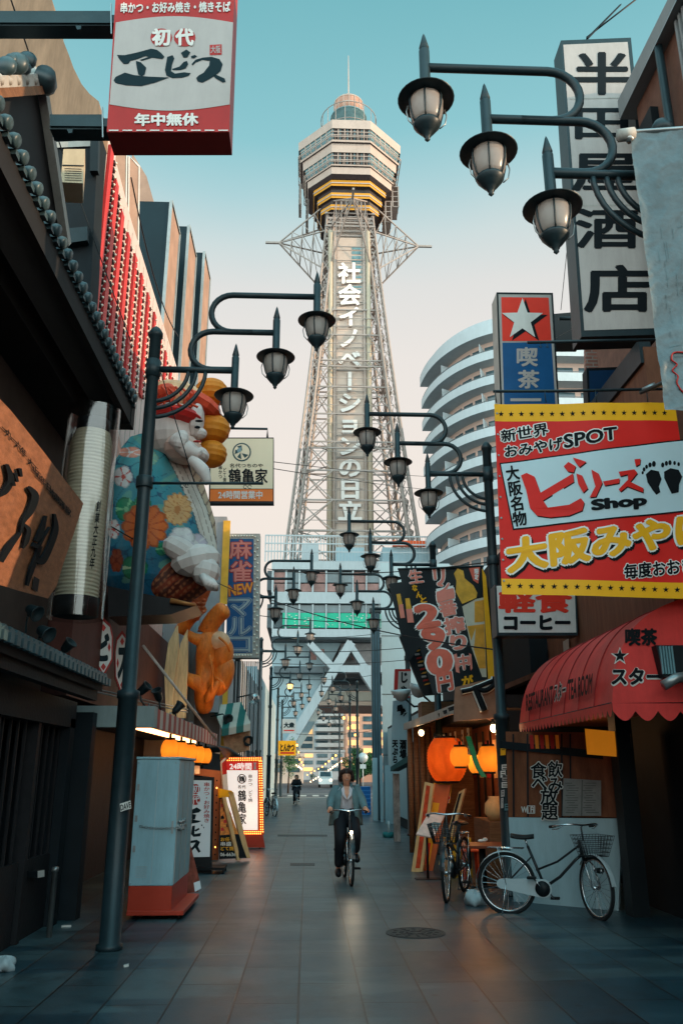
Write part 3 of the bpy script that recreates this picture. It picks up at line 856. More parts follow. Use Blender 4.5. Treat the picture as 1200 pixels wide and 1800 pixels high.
# ================================================================== base building under the tower
pw = mat('pale_cladding', lin(172, 178, 181), 0.55, 0, 0.06, 0.5, grime=0.15)
pblue = mat('blue_grey_cladding', lin(152, 174, 182), 0.5, 0, 0.06, 0.4, grime=0.12)
pglass = mat('window_glass', lin(70, 92, 100), 0.08, 0.1, 0.4, 0.6, spec=0.8)
pgreen = mat('green_banner', lin(44, 172, 138), 0.5, 0, 0.12, 1.2)
wred = mat('window_rose', lin(150, 112, 106), 0.2, 0, 0.4, 0.5)
soffit = mat('soffit_grey', lin(92, 100, 104), 0.7, 0, 0.15)
base = thing('tower_base_building', 'white building under the tower with a green window band and diagonal legs', 'building', (5, 105, 0))
Y0 = 92.0
pl = PY(Y0)
def rx(x0, y0, x1, y1, Y=Y0): return at(x0, y0, Y), at(x1, y1, Y)
b = MB()
def blk(x0, y0, x1, y1, m, d=26.0, dy=0.0):
    a = at(x0, y0, Y0 + dy); c = at(x1, y1, Y0 + dy)
    b.box((a.x, Y0 + dy, c.z), (c.x, Y0 + dy + d, a.z), m)
blk(478, 985, 790, 1003, pw); blk(478, 1040, 790, 1062, pw); blk(478, 1105, 790, 1121, pw)
blk(470, 1003, 790, 1040, soffit, 24, 1.0); blk(470, 1062, 790, 1105, soffit, 24, 1.0)
blk(478, 1121, 790, 1129, soffit, 22, 2)
b.build('wall', base)
for k in range(13):
    x0 = 480 + k * 23.5
    for (y0, y1, m) in ((1006, 1024, pglass if k % 3 else wred), (1026, 1040, wred if k % 4 != 1 else pglass), (1064, 1077, pglass)):
        b = MB(); blk(x0, y0, x0 + 21, y1, m, 0.3, 0.5); b.build('window', base)
for k in range(14):
    b = MB(); blk(478 + k * 23.5, 1003, 480.5 + k * 23.5, 1041, pw, 0.5, 0.1); b.build('mullion', base)
    b = MB(); blk(478 + k * 23.5, 1062, 480 + k * 23.5, 1105, pw, 0.5, 0.1); b.build('mullion', base)
b = MB(); blk(497, 1077, 700, 1104, pgreen, 0.2, 0.3)
for k in range(70):
    x, y = random.uniform(500, 690), random.uniform(1080, 1101)
    blk(x, y, x + random.uniform(1, 4), y + 1.2, white, 0.05, 0.24)
b.build('banner_band', base)
b = MB()
for k in range(60):
    x0 = 466 + k * 5.4
    a, c = rx(x0, 942, x0 + 0.9, 987); b.box((a.x, Y0, c.z), (c.x, Y0 + 0.08, a.z), pw)
for y in (942, 956, 970): 
    a, c = rx(466, y, 790, y + 1.2); b.box((a.x, Y0 - 0.05, c.z), (c.x, Y0, a.z), pw)
b.build('roof_fence', base)
b = MB()
blk(530, 955, 560, 990, pw, 6, 6); blk(590, 962, 640, 990, pblue, 6, 5); blk(690, 950, 760, 960, mat('roof_sign_orange', lin(232, 96, 50), 0.5), 0.6, 1.5); blk(672, 962, 770, 1010, pblue, 5, 2)
b.build('roof_plant', base)
b = MB()   # diagonal legs and bracing
_sk = [0]
def strut(p, q, w, m=pw, Y=Y0 + 1, th=1.6):
    _sk[0] += 1; Y += 0.013 * _sk[0]
    b.bar(at(*p, Y), at(*q, Y), w, th, m, up=(0, 1, 0))
strut((508, 1308), (617, 1130), 1.0); strut((543, 1131), (583, 1172), 0.7); strut((612, 1130), (642, 1176), 0.65); strut((582, 1177), (700, 1177), 0.75)
strut((636, 1174), (720, 1300), 1.2)
b.build('diagonal_leg', base)
b = MB()
q = [(478, 1129), (600, 1129), (516, 1290), (478, 1330)]
b.prism([PY(Y0 + 3).S(x, y) for x, y in q], (0, 1.0, 0), pblue)
q = [(600, 1129), (720, 1129), (720, 1175), (588, 1175)]
b.prism([PY(Y0 + 3.2).S(x, y) for x, y in q], (0, 1.0, 0), mat('warm_grey_panel', lin(150, 146, 146), 0.6))  # second panel is one even warm grey
b.build('base_panel', base)
b = MB()
for k, (x0, y0, x1, y1) in enumerate(((545, 1141, 556, 1160), (560, 1141, 570, 1158), (602, 1148, 612, 1160), (618, 1142, 628, 1160))):
    q = [PY(Y0 + 2.95).S(x, y) for x, y in quad4((x0, y0, x1, y1))]; b.prism(q, (0, 0.1, 0), wred)
b.build('slot_window', base)
b = MB()
zs = at(600, 1183, Y0).z
Yb = Y0 + 34
b.box((at(480, 1180, Y0).x, Y0 + 1.5, zs + 0.2), (14, Y0 + 8, zs + 0.9), soffit)
for y0, y1, dy, m in ((1186, 1203, 10, soffit), (1203, 1214, 16, pw), (1215, 1232, 22, pblue), (1232, 1240, 28, pw), (1240, 1254, 34, tdark)):
    a = at(500, y0, Y0 + dy); c = at(720, y1, Y0 + dy)
    b.box((at(480, 1180, Y0).x, Y0 + dy, c.z), (15, Y0 + dy + 1.2, a.z), m)
strut((520, 1312), (560, 1246), 1.2, pblue, Y0 + 33)
b.build('portal_beam', base)

# ================================================================== far street beyond the portal
def floors_building(name, label, px_box, Y, wall, nf, balcony=True, group=None, depth=14.0, lit=0.2):
    x0, y0, x1, y1 = px_box
    a = at(x0, y0, Y); c = at(x1, y1, Y); zt = a.z
    t = thing(name, label, 'building', ((a.x + c.x) / 2, Y, 0), group)
    b = MB(); b.box((a.x, Y + 0.6, 0), (c.x, Y + depth, zt), wall); b.box((a.x - 0.2, Y + 0.4, zt), (c.x + 0.2, Y + depth, zt + 0.5), wall); b.build('wall', t)
    fh = zt / nf
    bb = MB()
    nb = max(2, int((c.x - a.x) / 3.2)); bw = (c.x - a.x) / nb
    litm = mat('lit_window', lin(255, 190, 120), 0.5, 0, 0.2, emit=lin(255, 190, 130), es=0.5)
    rs = random.Random(name + str(x0))
    for f in range(1, nf):
        z = f * fh
        if balcony: bb.box((a.x + 0.1, Y - 0.7, z), (c.x - 0.1, Y + 0.58, z + 0.16), wall); bb.box((a.x + 0.1, Y - 0.7, z + 0.16), (c.x - 0.1, Y - 0.6, z + 1.05), wall)
        for k in range(nb):
            m = litm if rs.random() < lit else pglass
            MB().box((a.x + k * bw + 0.5, Y + 0.5, z + 0.35), (a.x + (k + 1) * bw - 0.5, Y + 0.62, z + fh - 0.35), m).build('lit_window' if m is litm else 'window', t)
            if balcony and k: bb.box((a.x + k * bw - 0.06, Y - 0.58, z + 0.16), (a.x + k * bw + 0.06, Y + 0.58, z + fh), wall)
    if balcony: bb.build('balcony', t)
    return t
cream_w = mat('cream_render', lin(214, 194, 180), 0.7, 0, 0.08, 0.3, grime=0.15)
rose_w = mat('rose_render', lin(198, 150, 128), 0.7, 0, 0.08, 0.3, grime=0.15)
grey_w = mat('grey_render', lin(160, 160, 162), 0.7, 0, 0.08, 0.3, grime=0.2)
floors_building('apartment_block', 'pale apartment block with stacked balconies seen through the portal', (553, 1205, 606, 1400), 235, pw, 12)
floors_building('apartment_block', 'plain cream tower block left of the balcony block, seen through the portal', (500, 1255, 551, 1400), 250, cream_w, 9, False)
floors_building('apartment_block', 'rose tinted block behind the bushy tree, seen through the portal', (608, 1215, 690, 1400), 215, rose_w, 11, False, lit=0.4)
floors_building('low_shop', 'low cream shop on the left side of the far street', (470, 1330, 532, 1396), 135, cream_w, 3, False)
floors_building('low_shop', 'low grey shop on the right side of the far street behind the round sign', (600, 1336, 690, 1402), 150, rose_w, 3, False, lit=0.6)
floors_building('low_shop', 'wide grey building closing the end of the far street', (528, 1322, 605, 1385), 205, grey_w, 4, False)

leafd = mat('leaf_dark', lin(44, 76, 52), 0.6, 0, 0.4, 1.2)
leafl = mat('leaf_light', lin(82, 122, 74), 0.6, 0, 0.3, 1.2)
bark = mat('bark', lin(70, 58, 50), 0.9, 0, 0.3, 5)
def tree(name, label, base_p, height, rad, n, seed):
    rs = random.Random(seed)
    t = thing(name, label, 'tree', base_p)
    B0 = Vector(base_p)
    b = MB(); b.tube([B0, B0 + Vector((0.05, 0, height * 0.35)), B0 + Vector((0, 0.1, height * 0.7))], [rad * 0.09, rad * 0.06, rad * 0.03], bark, 7)
    for k in range(6):
        a = k * 1.05; z = height * (0.35 + 0.05 * k)
        b.tube([B0 + Vector((0, 0, z)), B0 + Vector((math.cos(a) * rad * 0.35, math.sin(a) * rad * 0.35, z + height * 0.14)), B0 + Vector((math.cos(a) * rad * 0.7, math.sin(a) * rad * 0.7, z + height * 0.2))], [rad * 0.04, rad * 0.025, rad * 0.01], bark, 5)
    b.build('trunk', t)
    b = MB(); clumps = []
    for k in range(34):
        d = Vector((rs.gauss(0, 1), rs.gauss(0, 1), rs.gauss(0, 1))).normalized() * (rs.random() ** 0.45)
        clumps.append((B0 + Vector((d.x * rad * 0.85, d.y * rad * 0.85, height * 0.56 + d.z * height * 0.43)), rad * rs.uniform(0.2, 0.38)))
    for k in range(n):
        c, r = rs.choice(clumps)
        d = Vector((rs.gauss(0, 1), rs.gauss(0, 1), rs.gauss(0, 1))).normalized() * r * (rs.random() ** 0.4)
        p = c + d; s = rad * rs.uniform(0.035, 0.075)
        u = Vector((rs.gauss(0, 1), rs.gauss(0, 1), rs.gauss(0, 1))).normalized(); v = u.orthogonal().normalized()
        b.add([p - u * s, p + v * s * 0.5, p + u * s, p - v * s * 0.5], [(0, 1, 2, 3)], leafl if rs.random() < 0.4 else leafd)
    b.build('crown', t, recalc=False)
    return t
def span(x0, x1, y, Y): return (at(x1, y, Y).x - at(x0, y, Y).x)
c = at(632, 1390, 92); tree('broadleaf_tree', 'dense green street tree behind the round traffic sign', (c.x, 92, 0), at(632, 1308, 92).z, span(603, 664, 1350, 92) / 2, 9000, 3)
c = at(506, 1390, 70); tree('broadleaf_tree', 'small dark tree behind the yellow shop sign', (c.x, 70, 0), at(506, 1285, 70).z, span(486, 524, 1330, 70) / 2, 3000, 5)
c = at(548, 1390, 160); tree('broadleaf_tree', 'tiny dark green tree far down the middle of the street', (c.x, 160, 0), at(548, 1358, 160).z, span(541, 557, 1370, 160) / 2, 900, 8)
# bulbs over the far street
bulb = mat('glowing_bulb', lin(255, 236, 205), 0.4, emit=lin(255, 214, 160), es=6.0)
bulbw = mat('glowing_warm_bulb', lin(255, 190, 110), 0.4, emit=lin(255, 158, 72), es=5.0)
def festoon(label, pts, Y0_, Y1_, n, r, m):
    b = MB(); P = []
    for i in range(n):
        t = i / (n - 1); k = t * (len(pts) - 1); j = min(int(k), len(pts) - 2); f = k - j
        p = at(pts[j][0] + (pts[j + 1][0] - pts[j][0]) * f, pts[j][1] + (pts[j + 1][1] - pts[j][1]) * f, Y0_ + (Y1_ - Y0_) * t); P.append(p)
    o0 = P[0]
    t = thing('festoon_lights', label, 'festoon lights', (o0.x, o0.y, o0.z))
    b.tube([p + Vector((0, 0, r * 1.8)) for p in P], 0.03, black, 4); b.build('cable', t)
    b = MB()
    for p in P: b.ell(p, (r, r, r * 1.2), m, 8, 6)
    o = b.build('bulb', t); o['kind'] = 'stuff'
festoon('string of round white bulbs over the right side of the far street', [(600, 1338), (575, 1356), (546, 1374)], 85, 140, 14, 0.085, bulb)
festoon('string of warm orange bulbs hanging left of the white bulbs', [(590, 1328), (566, 1348), (540, 1362)], 92, 160, 9, 0.1, bulbw)
festoon('short string of orange bulbs beside the yellow shop sign', [(522, 1310), (527, 1335), (533, 1345)], 70, 110, 5, 0.09, bulbw)
festoon('string of white bulbs low on the left of the far street', [(521, 1345), (527, 1349), (530, 1352)], 72, 90, 4, 0.07, bulb)
festoon('scattered orange bulbs under the portal in front of the rose block', [(604, 1262), (612, 1280), (624, 1292), (628, 1300)], 96, 130, 4, 0.15, bulbw)
# van
c = at(572, 1386, 96); c.z = 0
t = thing('delivery_van', 'small white van parked far down the street', 'van', (c.x, c.y, 0))
vw = mat('van_white', lin(222, 222, 220), 0.3, 0, 0.04, coat=0.4)
b = MB()
pr = [(0, 0.35), (0.1, 0.95), (0.55, 1.15), (1.0, 1.75), (3.2, 1.8), (3.3, 0.35)]
b.prism([(c.x - 0.75, c.y + y, z) for y, z in pr], (1.5, 0, 0), vw); b.build('body', t, bevel=0.06)
b = MB(); b.prism([(c.x - 0.62, c.y + 0.57, 1.17), (c.x + 0.62, c.y + 0.57, 1.17), (c.x + 0.58, c.y + 0.95, 1.66), (c.x - 0.58, c.y + 0.95, 1.66)], (0, -0.012, 0.01), pglass); b.build('windscreen', t)
for sx in (-1, 1):
    MB().box((c.x + sx * 0.6 - 0.12, c.y + 0.04, 0.72), (c.x + sx * 0.6 + 0.12, c.y + 0.1, 0.9), bulb).build('headlight', t)
    for yy in (0.7, 2.7):
        MB().lathe([(0.0, -0.1), (0.3, -0.1), (0.3, 0.1), (0.0, 0.1)], rubber, (c.x + sx * 0.66, c.y + yy, 0.3), 14, axis=(1, 0, 0)).build('wheel', t)
c = gr(640, 1391)
# traffic sign
c = at(638, 1395, 62)
b = MB(); zc = at(638, 1332, 62).z; sgrey = mat('sign_back_grey', lin(176, 184, 186), 0.45, 0.3)
b.tube([(c.x, 62.06, 0), (c.x, 62.06, zc + 0.2)], 0.035, sgrey, 8); b.lathe([(0.0, -0.02), (0.36, -0.02), (0.36, 0.02), (0, 0.02)], sgrey, (c.x, 62, zc), 24, axis=(0, 1, 0))
b.box((c.x - 0.22, 61.97, zc - 0.75), (c.x + 0.22, 62.0, zc - 0.45), sgrey)
b.thing('traffic_sign', 'round pale traffic sign on a thin post in front of the bushy tree', 'traffic sign')
# crates
crate_m = mat('blue_crate_plastic', lin(30, 106, 176), 0.4, 0, 0.12)
crate_l = mat('blue_crate_rim', lin(62, 140, 204), 0.4, 0, 0.1)
cc = gr(638, 1432); cz = 0.0
w = span(625, 651, 1420, cc.y) / 2; hh = (at(638, 1383, cc.y).z) / 7
names = ['bottom', 'second', 'third', 'fourth', 'fifth', 'sixth', 'top']
for k in range(7):
    b = MB(); z = k * hh; dx = random.uniform(-0.012, 0.012)
    x0, x1, y0, y1 = cc.x - w + dx, cc.x + w + dx, cc.y, cc.y + 2 * w * 0.8
    for (a, c2) in (((x0, y0), (x1, y0 + 0.02)), ((x0, y1 - 0.02), (x1, y1)), ((x0, y0 + 0.02), (x0 + 0.02, y1 - 0.02)), ((x1 - 0.02, y0 + 0.02), (x1, y1 - 0.02))):
        b.box((*a, z + 0.004), (*c2, z + hh - 0.01), crate_m)
    for zz in (0.0, 0.45, 0.85):
        cm_ = crate_m if zz == 0.45 else crate_l
        b.box((x0 - 0.012, y0 - 0.012, z + hh * zz + 0.004), (x1 + 0.012, y1 + 0.012, z + hh * zz + 0.03), cm_)
    for j in range(5): b.box((x0 + (x1 - x0) * j / 4 - 0.01, y0 - 0.01, z + 0.004), (x0 + (x1 - x0) * j / 4 + 0.01, y0, z + hh - 0.01), crate_m)
    b.thing('plastic_crate', {0: 'blue plastic crate on the ground at the bottom of the stack behind the cyclist', 6: 'blue plastic crate on top of the stack behind the cyclist'}.get(k, f'{names[k]} blue plastic crate from the bottom of the stack behind the cyclist'), 'crate', 'stack of blue crates')

# ================================================================== curved apartment tower on the right
apt_w = mat('apartment_white', lin(182, 190, 194), 0.55, 0, 0.05, 0.3, grime=0.12)
apt_p = mat('apartment_pink', lin(206, 178, 166), 0.6, 0, 0.06, 0.4)
Yc, RXA, RYA = 92.0, 9.0, 14.0
xl = at(738, 640, Yc).x
def apc(u, ins=0.0):      # footprint: quarter oval then straight
    if u < 0.55:
        a = u / 0.55 * math.pi * 0.5
        return Vector((xl + RXA - (RXA - ins) * math.cos(a) , Yc - (RYA - ins) * math.sin(a), 0))
    t = (u - 0.55) / 0.45
    return Vector((xl + RXA + t * 20, Yc - (RYA - ins), 0))
apt = thing('apartment_tower', 'tall white apartment tower with curved balconies rising behind the star sign', 'building', (xl + 12, Yc, 0))
ztop = at(868, 567, Yc - RYA).z
FH = 2.95
def curve_band(b, z0, z1, ins, th, m, n=36):
    P = [apc(k / n, ins) for k in range(n + 1)]; Q = [apc(k / n, ins + th) for k in range(n + 1)]
    for i in range(n):
        vs = []
        for p in (P[i], P[i + 1], Q[i + 1], Q[i]):
            vs += [p + Vector((0, 0, z0)), p + Vector((0, 0, z1))]
        b.add(vs, [(0, 2, 3, 1), (4, 6, 7, 5), (1, 3, 5, 7), (0, 6, 4, 2)], m)
    for i in (0, n):
        b.add([P[i] + Vector((0, 0, z0)), P[i] + Vector((0, 0, z1)), Q[i] + Vector((0, 0, z1)), Q[i] + Vector((0, 0, z0))], [(0, 1, 2, 3)], m)
b = MB(); curve_band(b, ztop - 0.9, ztop + 0.4, -0.1, 2.0, apt_w); curve_band(b, ztop + 0.4, ztop + 1.2, 0.5, 0.4, apt_w); curve_band(b, 0, ztop - 0.9, 1.7, 0.4, apt_p)
b.box((xl + 8.0, Yc - 3, 0), (xl + 29, Yc + 10, ztop - 0.5), apt_w); b.build('wall', apt)
nfl = int(ztop / FH)
rest = MB(); rail_m = mat('balcony_rail', lin(96, 104, 108), 0.4)
for f in range(nfl):
    z = ztop - 0.9 - (f + 1) * FH
    bal = MB(); curve_band(bal, z, z + 0.22, 0.0, 1.7, apt_w); curve_band(bal, z + 0.22, z + 1.0, 0.0, 0.14, apt_w); curve_band(bal, z + 1.08, z + 1.16, 0.03, 0.06, rail_m); bal.build('balcony', apt)
    for k in range(16):
        u = (k + 0.5) / 16
        p0, p1 = apc(u - 0.024, 1.66), apc(u + 0.024, 1.66)
        d = (p1 - p0).normalized(); nrm = Vector((d.y, -d.x, 0))
        win = MB() if 3 <= k <= 12 and f < 10 else rest
        win.obox((p0 + p1) / 2 + Vector((0, 0, z + 1.35)), (p1 - p0) / 2, nrm * 0.03, (0, 0, 1.05), pglass)
        if win is not rest: win.build('window', apt)
        if k in (3, 6, 10, 13):
            q0, q1 = apc((k) / 16 + 0.0, 0.15), apc((k) / 16 + 0.0, 1.7)
            MB().bar(q0 + Vector((0, 0, z + 1.3)), q1 + Vector((0, 0, z + 1.3)), 0.06, 1.9, apt_w).build('balcony_divider', apt)
            if (f + k) % 3 == 0: c = apc(u, 0.9); MB().box(c + Vector((-0.4, -0.2, z + 0.23)), c + Vector((0.4, 0.2, z + 1.3)), offwhite).build('outdoor_unit', apt)
o = rest.build('window', apt); o['kind'] = 'stuff'

# ================================================================== pale walls and the dark pillar where the street narrows
YW = 31.6
pl = PY(YW)
b = MB(); a = at(668, 1000, YW); c_ = at(790, 1000, YW)
ztw = at(700, 990, YW).z; b.prism([(a.x, YW, 0), (c_.x, YW, 0), (c_.x + 3, YW + 14, 0), (a.x * 1.5, YW + 14, 0)], (0, 0, ztw), pblue)
for k in range(3): b.box((a.x - 0.01, YW + 0.02 + k * 0.0, 2.2 + k * 2.2), (c_.x, YW - 0.012, 2.23 + k * 2.2), soffit)
b.thing('corner_building', 'pale blue building with a blank wall behind the dark pillar and the beer banner', 'building')
b = MB(); pp = at(662, 1300, 31); zt_ = at(662, 1077, 31).z
pm = mat('weathered_pillar', lin(70, 92, 102), 0.55, 0.1, 0.3, 3, grime=0.3, stretch=(2, 2, 0.3))
b.box((pp.x - 0.16, 30.9, 0), (pp.x + 0.16, 31.25, zt_), pm)
for k in range(4): b.box((pp.x - 0.165 + k * 0.1, 30.88, 0), (pp.x - 0.14 + k * 0.1, 30.9, zt_), iron)
b.box((pp.x - 0.22, 30.85, zt_), (pp.x + 0.22, 31.3, zt_ + 0.15), iron)
b.thing('steel_pillar', 'tall dark weathered pillar at the corner of the pale blue building', 'pillar')
gate = thing('panel_fence', 'pale upright panels standing at the foot of the dark pillar', 'fence', (at(672, 1440, 30).x, 30, 0))
for (x0, x1, y0, y1, Y) in ((654, 664, 1332, 1432, 30.6), (667, 674, 1328, 1440, 29.6), (676, 692, 1345, 1452, 28.6)):
    a = at(x0, y0, Y); c_ = at(x1, y1, Y)
    MB().box((a.x, Y, 0), (c_.x, Y + 0.05, a.z), pblue).build('panel', gate)
# ================================================================== LEFT SIDE
# near restaurant: tiled eaves over a dark shopfront
tile = mat('glazed_roof_tile', lin(50, 70, 76), 0.38, 0.0, 0.3, 4, spec=0.4, grime=0.25)
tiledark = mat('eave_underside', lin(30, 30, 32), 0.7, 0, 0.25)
greytrim = mat('weathered_trim', lin(170, 166, 160), 0.6, 0, 0.12, grime=0.35)
eat = thing('restaurant', 'dark old restaurant with two tiled eaves on the near left', 'building', (-4.5, 5, 0))
b = MB()
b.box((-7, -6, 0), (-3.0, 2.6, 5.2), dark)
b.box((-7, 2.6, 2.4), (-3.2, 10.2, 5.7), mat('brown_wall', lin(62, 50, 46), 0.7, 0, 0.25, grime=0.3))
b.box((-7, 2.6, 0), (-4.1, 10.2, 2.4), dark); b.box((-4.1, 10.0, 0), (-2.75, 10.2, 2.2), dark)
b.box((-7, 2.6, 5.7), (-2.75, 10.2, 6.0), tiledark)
b.build('wall', eat)
b = MB()
for k in range(6):
    y = 3.0 + k * 1.2
    b.box((-2.92, y, 0), (-2.8, y + 0.09, 2.35), darkwood)
    b.box((-2.88, y + 0.09, 0), (-2.84, y + 1.15, 0.75), darkwood)
    for j in range(1, 5): b.box((-2.88, y + 0.09 + j * 0.22, 0.75), (-2.855, y + 0.115 + j * 0.22, 2.1), darkwood)
b.box((-2.95, 2.6, 2.1), (-2.75, 10.2, 2.4), darkwood)
b.build('lattice_front', eat)
b = MB()     # upper eave: soffit board, fascia, round end tiles
ex, ez = -2.3, 5.98
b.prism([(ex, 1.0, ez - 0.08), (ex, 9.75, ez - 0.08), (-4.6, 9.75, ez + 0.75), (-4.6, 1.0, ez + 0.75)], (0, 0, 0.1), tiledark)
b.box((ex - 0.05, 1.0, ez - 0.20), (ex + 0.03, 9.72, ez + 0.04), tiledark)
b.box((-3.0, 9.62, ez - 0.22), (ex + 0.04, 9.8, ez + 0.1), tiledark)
b.build('soffit', eat)
b = MB()
for k in range(48):
    y = 1.2 + k * 0.178
    if y > 9.7: break
    b.lathe([(0.0, 0.0), (0.045, 0.0), (0.056, 0.012), (0.056, 0.05), (0.042, 0.075), (0.042, 1.6)], tile, (ex + 0.10, y, ez + 0.10), 12, axis=(-1, 0, 0.34))
    b.box((ex - 0.02, y + 0.05, ez + 0.03), (ex + 0.07, y + 0.13, ez + 0.08), tile)
b.build('upper_tiles', eat)
b = MB()     # white-edged gable above
pl = PX(-3.0)
b.pxbox(pl, [(-60, 168), (68, 160), (120, 432), (120, 520), (-60, 300)], 0.6, tiledark)
g = P3(xp(70, 148, -2.96), xp(116, 428, -2.96), xp(0, 160, -2.96))
b.bar(xp(74, 146, -2.94), xp(117, 430, -2.94), 0.09, 0.12, greytrim)
b.bar(xp(-40, 150, -2.94), xp(78, 142, -2.94), 0.09, 0.14, greytrim)
b.bar(xp(-40, 165, -2.92), xp(70, 158, -2.92), 0.10, 0.08, wood)
for k in range(7): b.tube([xp(-30 + k * 15, 142, -2.9), xp(-30 + k * 15, 122, -3.3)], 0.045, greytrim, 6)
b.lathe([(0, 0), (0.12, 0), (0.13, 0.05), (0.1, 0.2), (0, 0.2)], tile, xp(78, 152, -2.9), 12, axis=(0.4, -1, 0))
for (x, y, r) in ((12, 116, 0.10), (30, 112, 0.12), (48, 106, 0.10), (42, 120, 0.08), (20, 104, 0.06)):
    b.ell(xp(x, y, -2.92), (r, r * 0.7, r), tile, 10, 7)
b.build('gable', eat)
b = MB()     # lower tiled roof
ex2, ez2 = -2.36, 2.62
NY = 9.95
def roofp(u, v): return Vector((ex2 - 0.9 * v, 2.0 + (NY - 2.0) * u, ez2 + 0.42 * v))
for r in range(4):
    v0, v1 = r / 4, (r + 1) / 4
    b.grid(lambda u, v, v0=v0, v1=v1, r=r: roofp(u, v0 + (v1 - v0) * v) + Vector((0, 0, 0.035 * abs(math.sin(u * 52 * math.pi)) + (0.05 - 0.05 * v))), 312, 1, tile, False)
    b.grid(lambda u, v, v0=v0: roofp(u, v0) + Vector((0.0, 0, 0.035 * abs(math.sin(u * 52 * math.pi)) * (1 if v > 0.5 else 1) + 0.05 - (0.06 if v > 0.5 else 0))), 312, 1, tile, False)
for k in range(53):
    y = 2.0 + (NY - 2.0) * k / 52
    b.box((ex2 - 0.02, y - 0.045, ez2 - 0.05), (ex2 + 0.035, y + 0.045, ez2 + 0.03), tile)
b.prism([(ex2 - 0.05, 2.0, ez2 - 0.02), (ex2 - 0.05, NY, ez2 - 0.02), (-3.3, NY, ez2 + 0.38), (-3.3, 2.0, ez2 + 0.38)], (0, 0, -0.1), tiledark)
b.box((ex2 - 0.2, 2.0, ez2 - 0.22), (ex2 - 0.1, NY, ez2 - 0.05), darkwood)
b.build('lower_tiles', eat)
# spotlights on the lower roof
def spot(px_, py_, X, label, d=(0.6, -0.3, -0.35), s=1.0):
    p = xp(px_, py_, X)
    t = thing('spotlight', label, 'spotlight', p, 'spotlights along the left roof')
    d = Vector(d).normalized()
    b = MB(); b.lathe([(0.03 * s, -0.09 * s), (0.05 * s, -0.06 * s), (0.065 * s, 0.03 * s), (0.08 * s, 0.06 * s), (0.07 * s, 0.06 * s), (0.05 * s, 0.03 * s), (0, 0.03 * s)], iron, p, 14, axis=d); b.build('lamp_head', t)
    MB().tube([p - d * 0.05 * s, p - d * 0.05 * s + Vector((-0.02, 0, -0.08 * s)), p + Vector((-0.06, 0.02, -0.2 * s))], 0.012 * s, iron, 6).build('bracket', t)
spot(60, 1075, -2.6, 'spotlight on the tiled roof below the wooden signboard, nearest of the row')
spot(80, 1112, -2.62, 'spotlight on the tiled roof just left of the clear lantern case', s=1.1)
spot(120, 1135, -2.7, 'spotlight under the clear lantern case, tilted up towards the street', (0.5, -0.2, 0.5))
# wooden signboard with brush lettering
tl = xp(147, 885, -2.12); bl_ = at(85, 1052, tl.y); pn = xp(-10, 688, -2.12)
pl = P3(tl, bl_, pn)
board = thing('wooden_signboard', 'slanting brown wooden signboard with raised black brush lettering under the upper eave', 'signboard', tuple(bl_))
wsign = mat('signboard_wood', lin(140, 92, 66), 0.5, 0, 0.3, 3, stretch=(1, 3, 8), bump=0.25, grime=0.25)
b = MB()
edge = [(-40, 652), (-10, 690), (20, 722), (60, 772), (78, 795), (112, 840), (147, 885), (130, 938), (112, 990), (100, 1030), (85, 1052), (40, 1040), (0, 1028), (-40, 1020)]
b.pxbox(pl, edge, 0.06, wsign); b.build('panel', board, bevel=0.01)
b = MB()
def stroke(pts, ws, m=ink, layer=4):
    """one brush stroke with changing width"""
    P = spline([Vector((x, y, 0)) for x, y in pts], 6); n = len(P); L = []; Rr = []
    for i, p in enumerate(P):
        t = (P[min(i + 1, n - 1)] - P[max(i - 1, 0)]).normalized(); nn = Vector((-t.y, t.x, 0))
        f = i / (n - 1) * (len(ws) - 1); j = min(int(f), len(ws) - 2); w = ws[j] + (ws[j + 1] - ws[j]) * (f - j)
        L.append(p + nn * w); Rr.append(p - nn * w)
    b.prism([pl.S(q.x, q.y, layer) for q in L + Rr[::-1]], pl.n * 0.02, m)
stroke([(45, 855), (55, 870), (48, 895), (35, 915), (30, 935)], [3, 7, 6, 3, 2]); stroke([(30, 935), (10, 960), (-5, 985)], [2, 5, 4]); stroke([(36, 920), (44, 930), (40, 950), (34, 962)], [2, 4, 4, 1])
stroke([(75, 905), (66, 935), (58, 950)], [2, 5, 3]); stroke([(90, 902), (92, 930), (80, 965), (68, 985), (60, 978), (65, 955), (82, 925)], [2, 5, 5, 6, 3, 2, 1]); stroke([(52, 955), (66, 962)], [4, 3]); stroke([(66, 958), (50, 1000), (42, 1028)], [3, 4, 2])
stroke([(5, 815), (12, 840), (4, 860), (-8, 870)], [3, 6, 5, 2]); stroke([(20, 830), (24, 845)], [3, 2]); stroke([(28, 822), (31, 836)], [3, 2]); stroke([(10, 850), (20, 848)], [3, 4])
for ch, x, y in zip('一九一六年大正五年日本東京有家', (6, 14, 22, 30, 40, 52, 60, 66, 74, 84, 91, 98, 105, 112, 119), (748, 756, 766, 776, 788, 806, 818, 828, 838, 850, 860, 868, 876, 884, 892)):
    b.text(pl, ch, [(x - 5, y - 6), (x + 5, y + 4), (x + 4, y + 18), (x - 6, y + 8)], ink, 3, 0.03, em=True)
b.px(pl, [(58, 1012), (68, 1018), (64, 1040), (54, 1034)], darkwood, 3)
b.build('lettering', board)
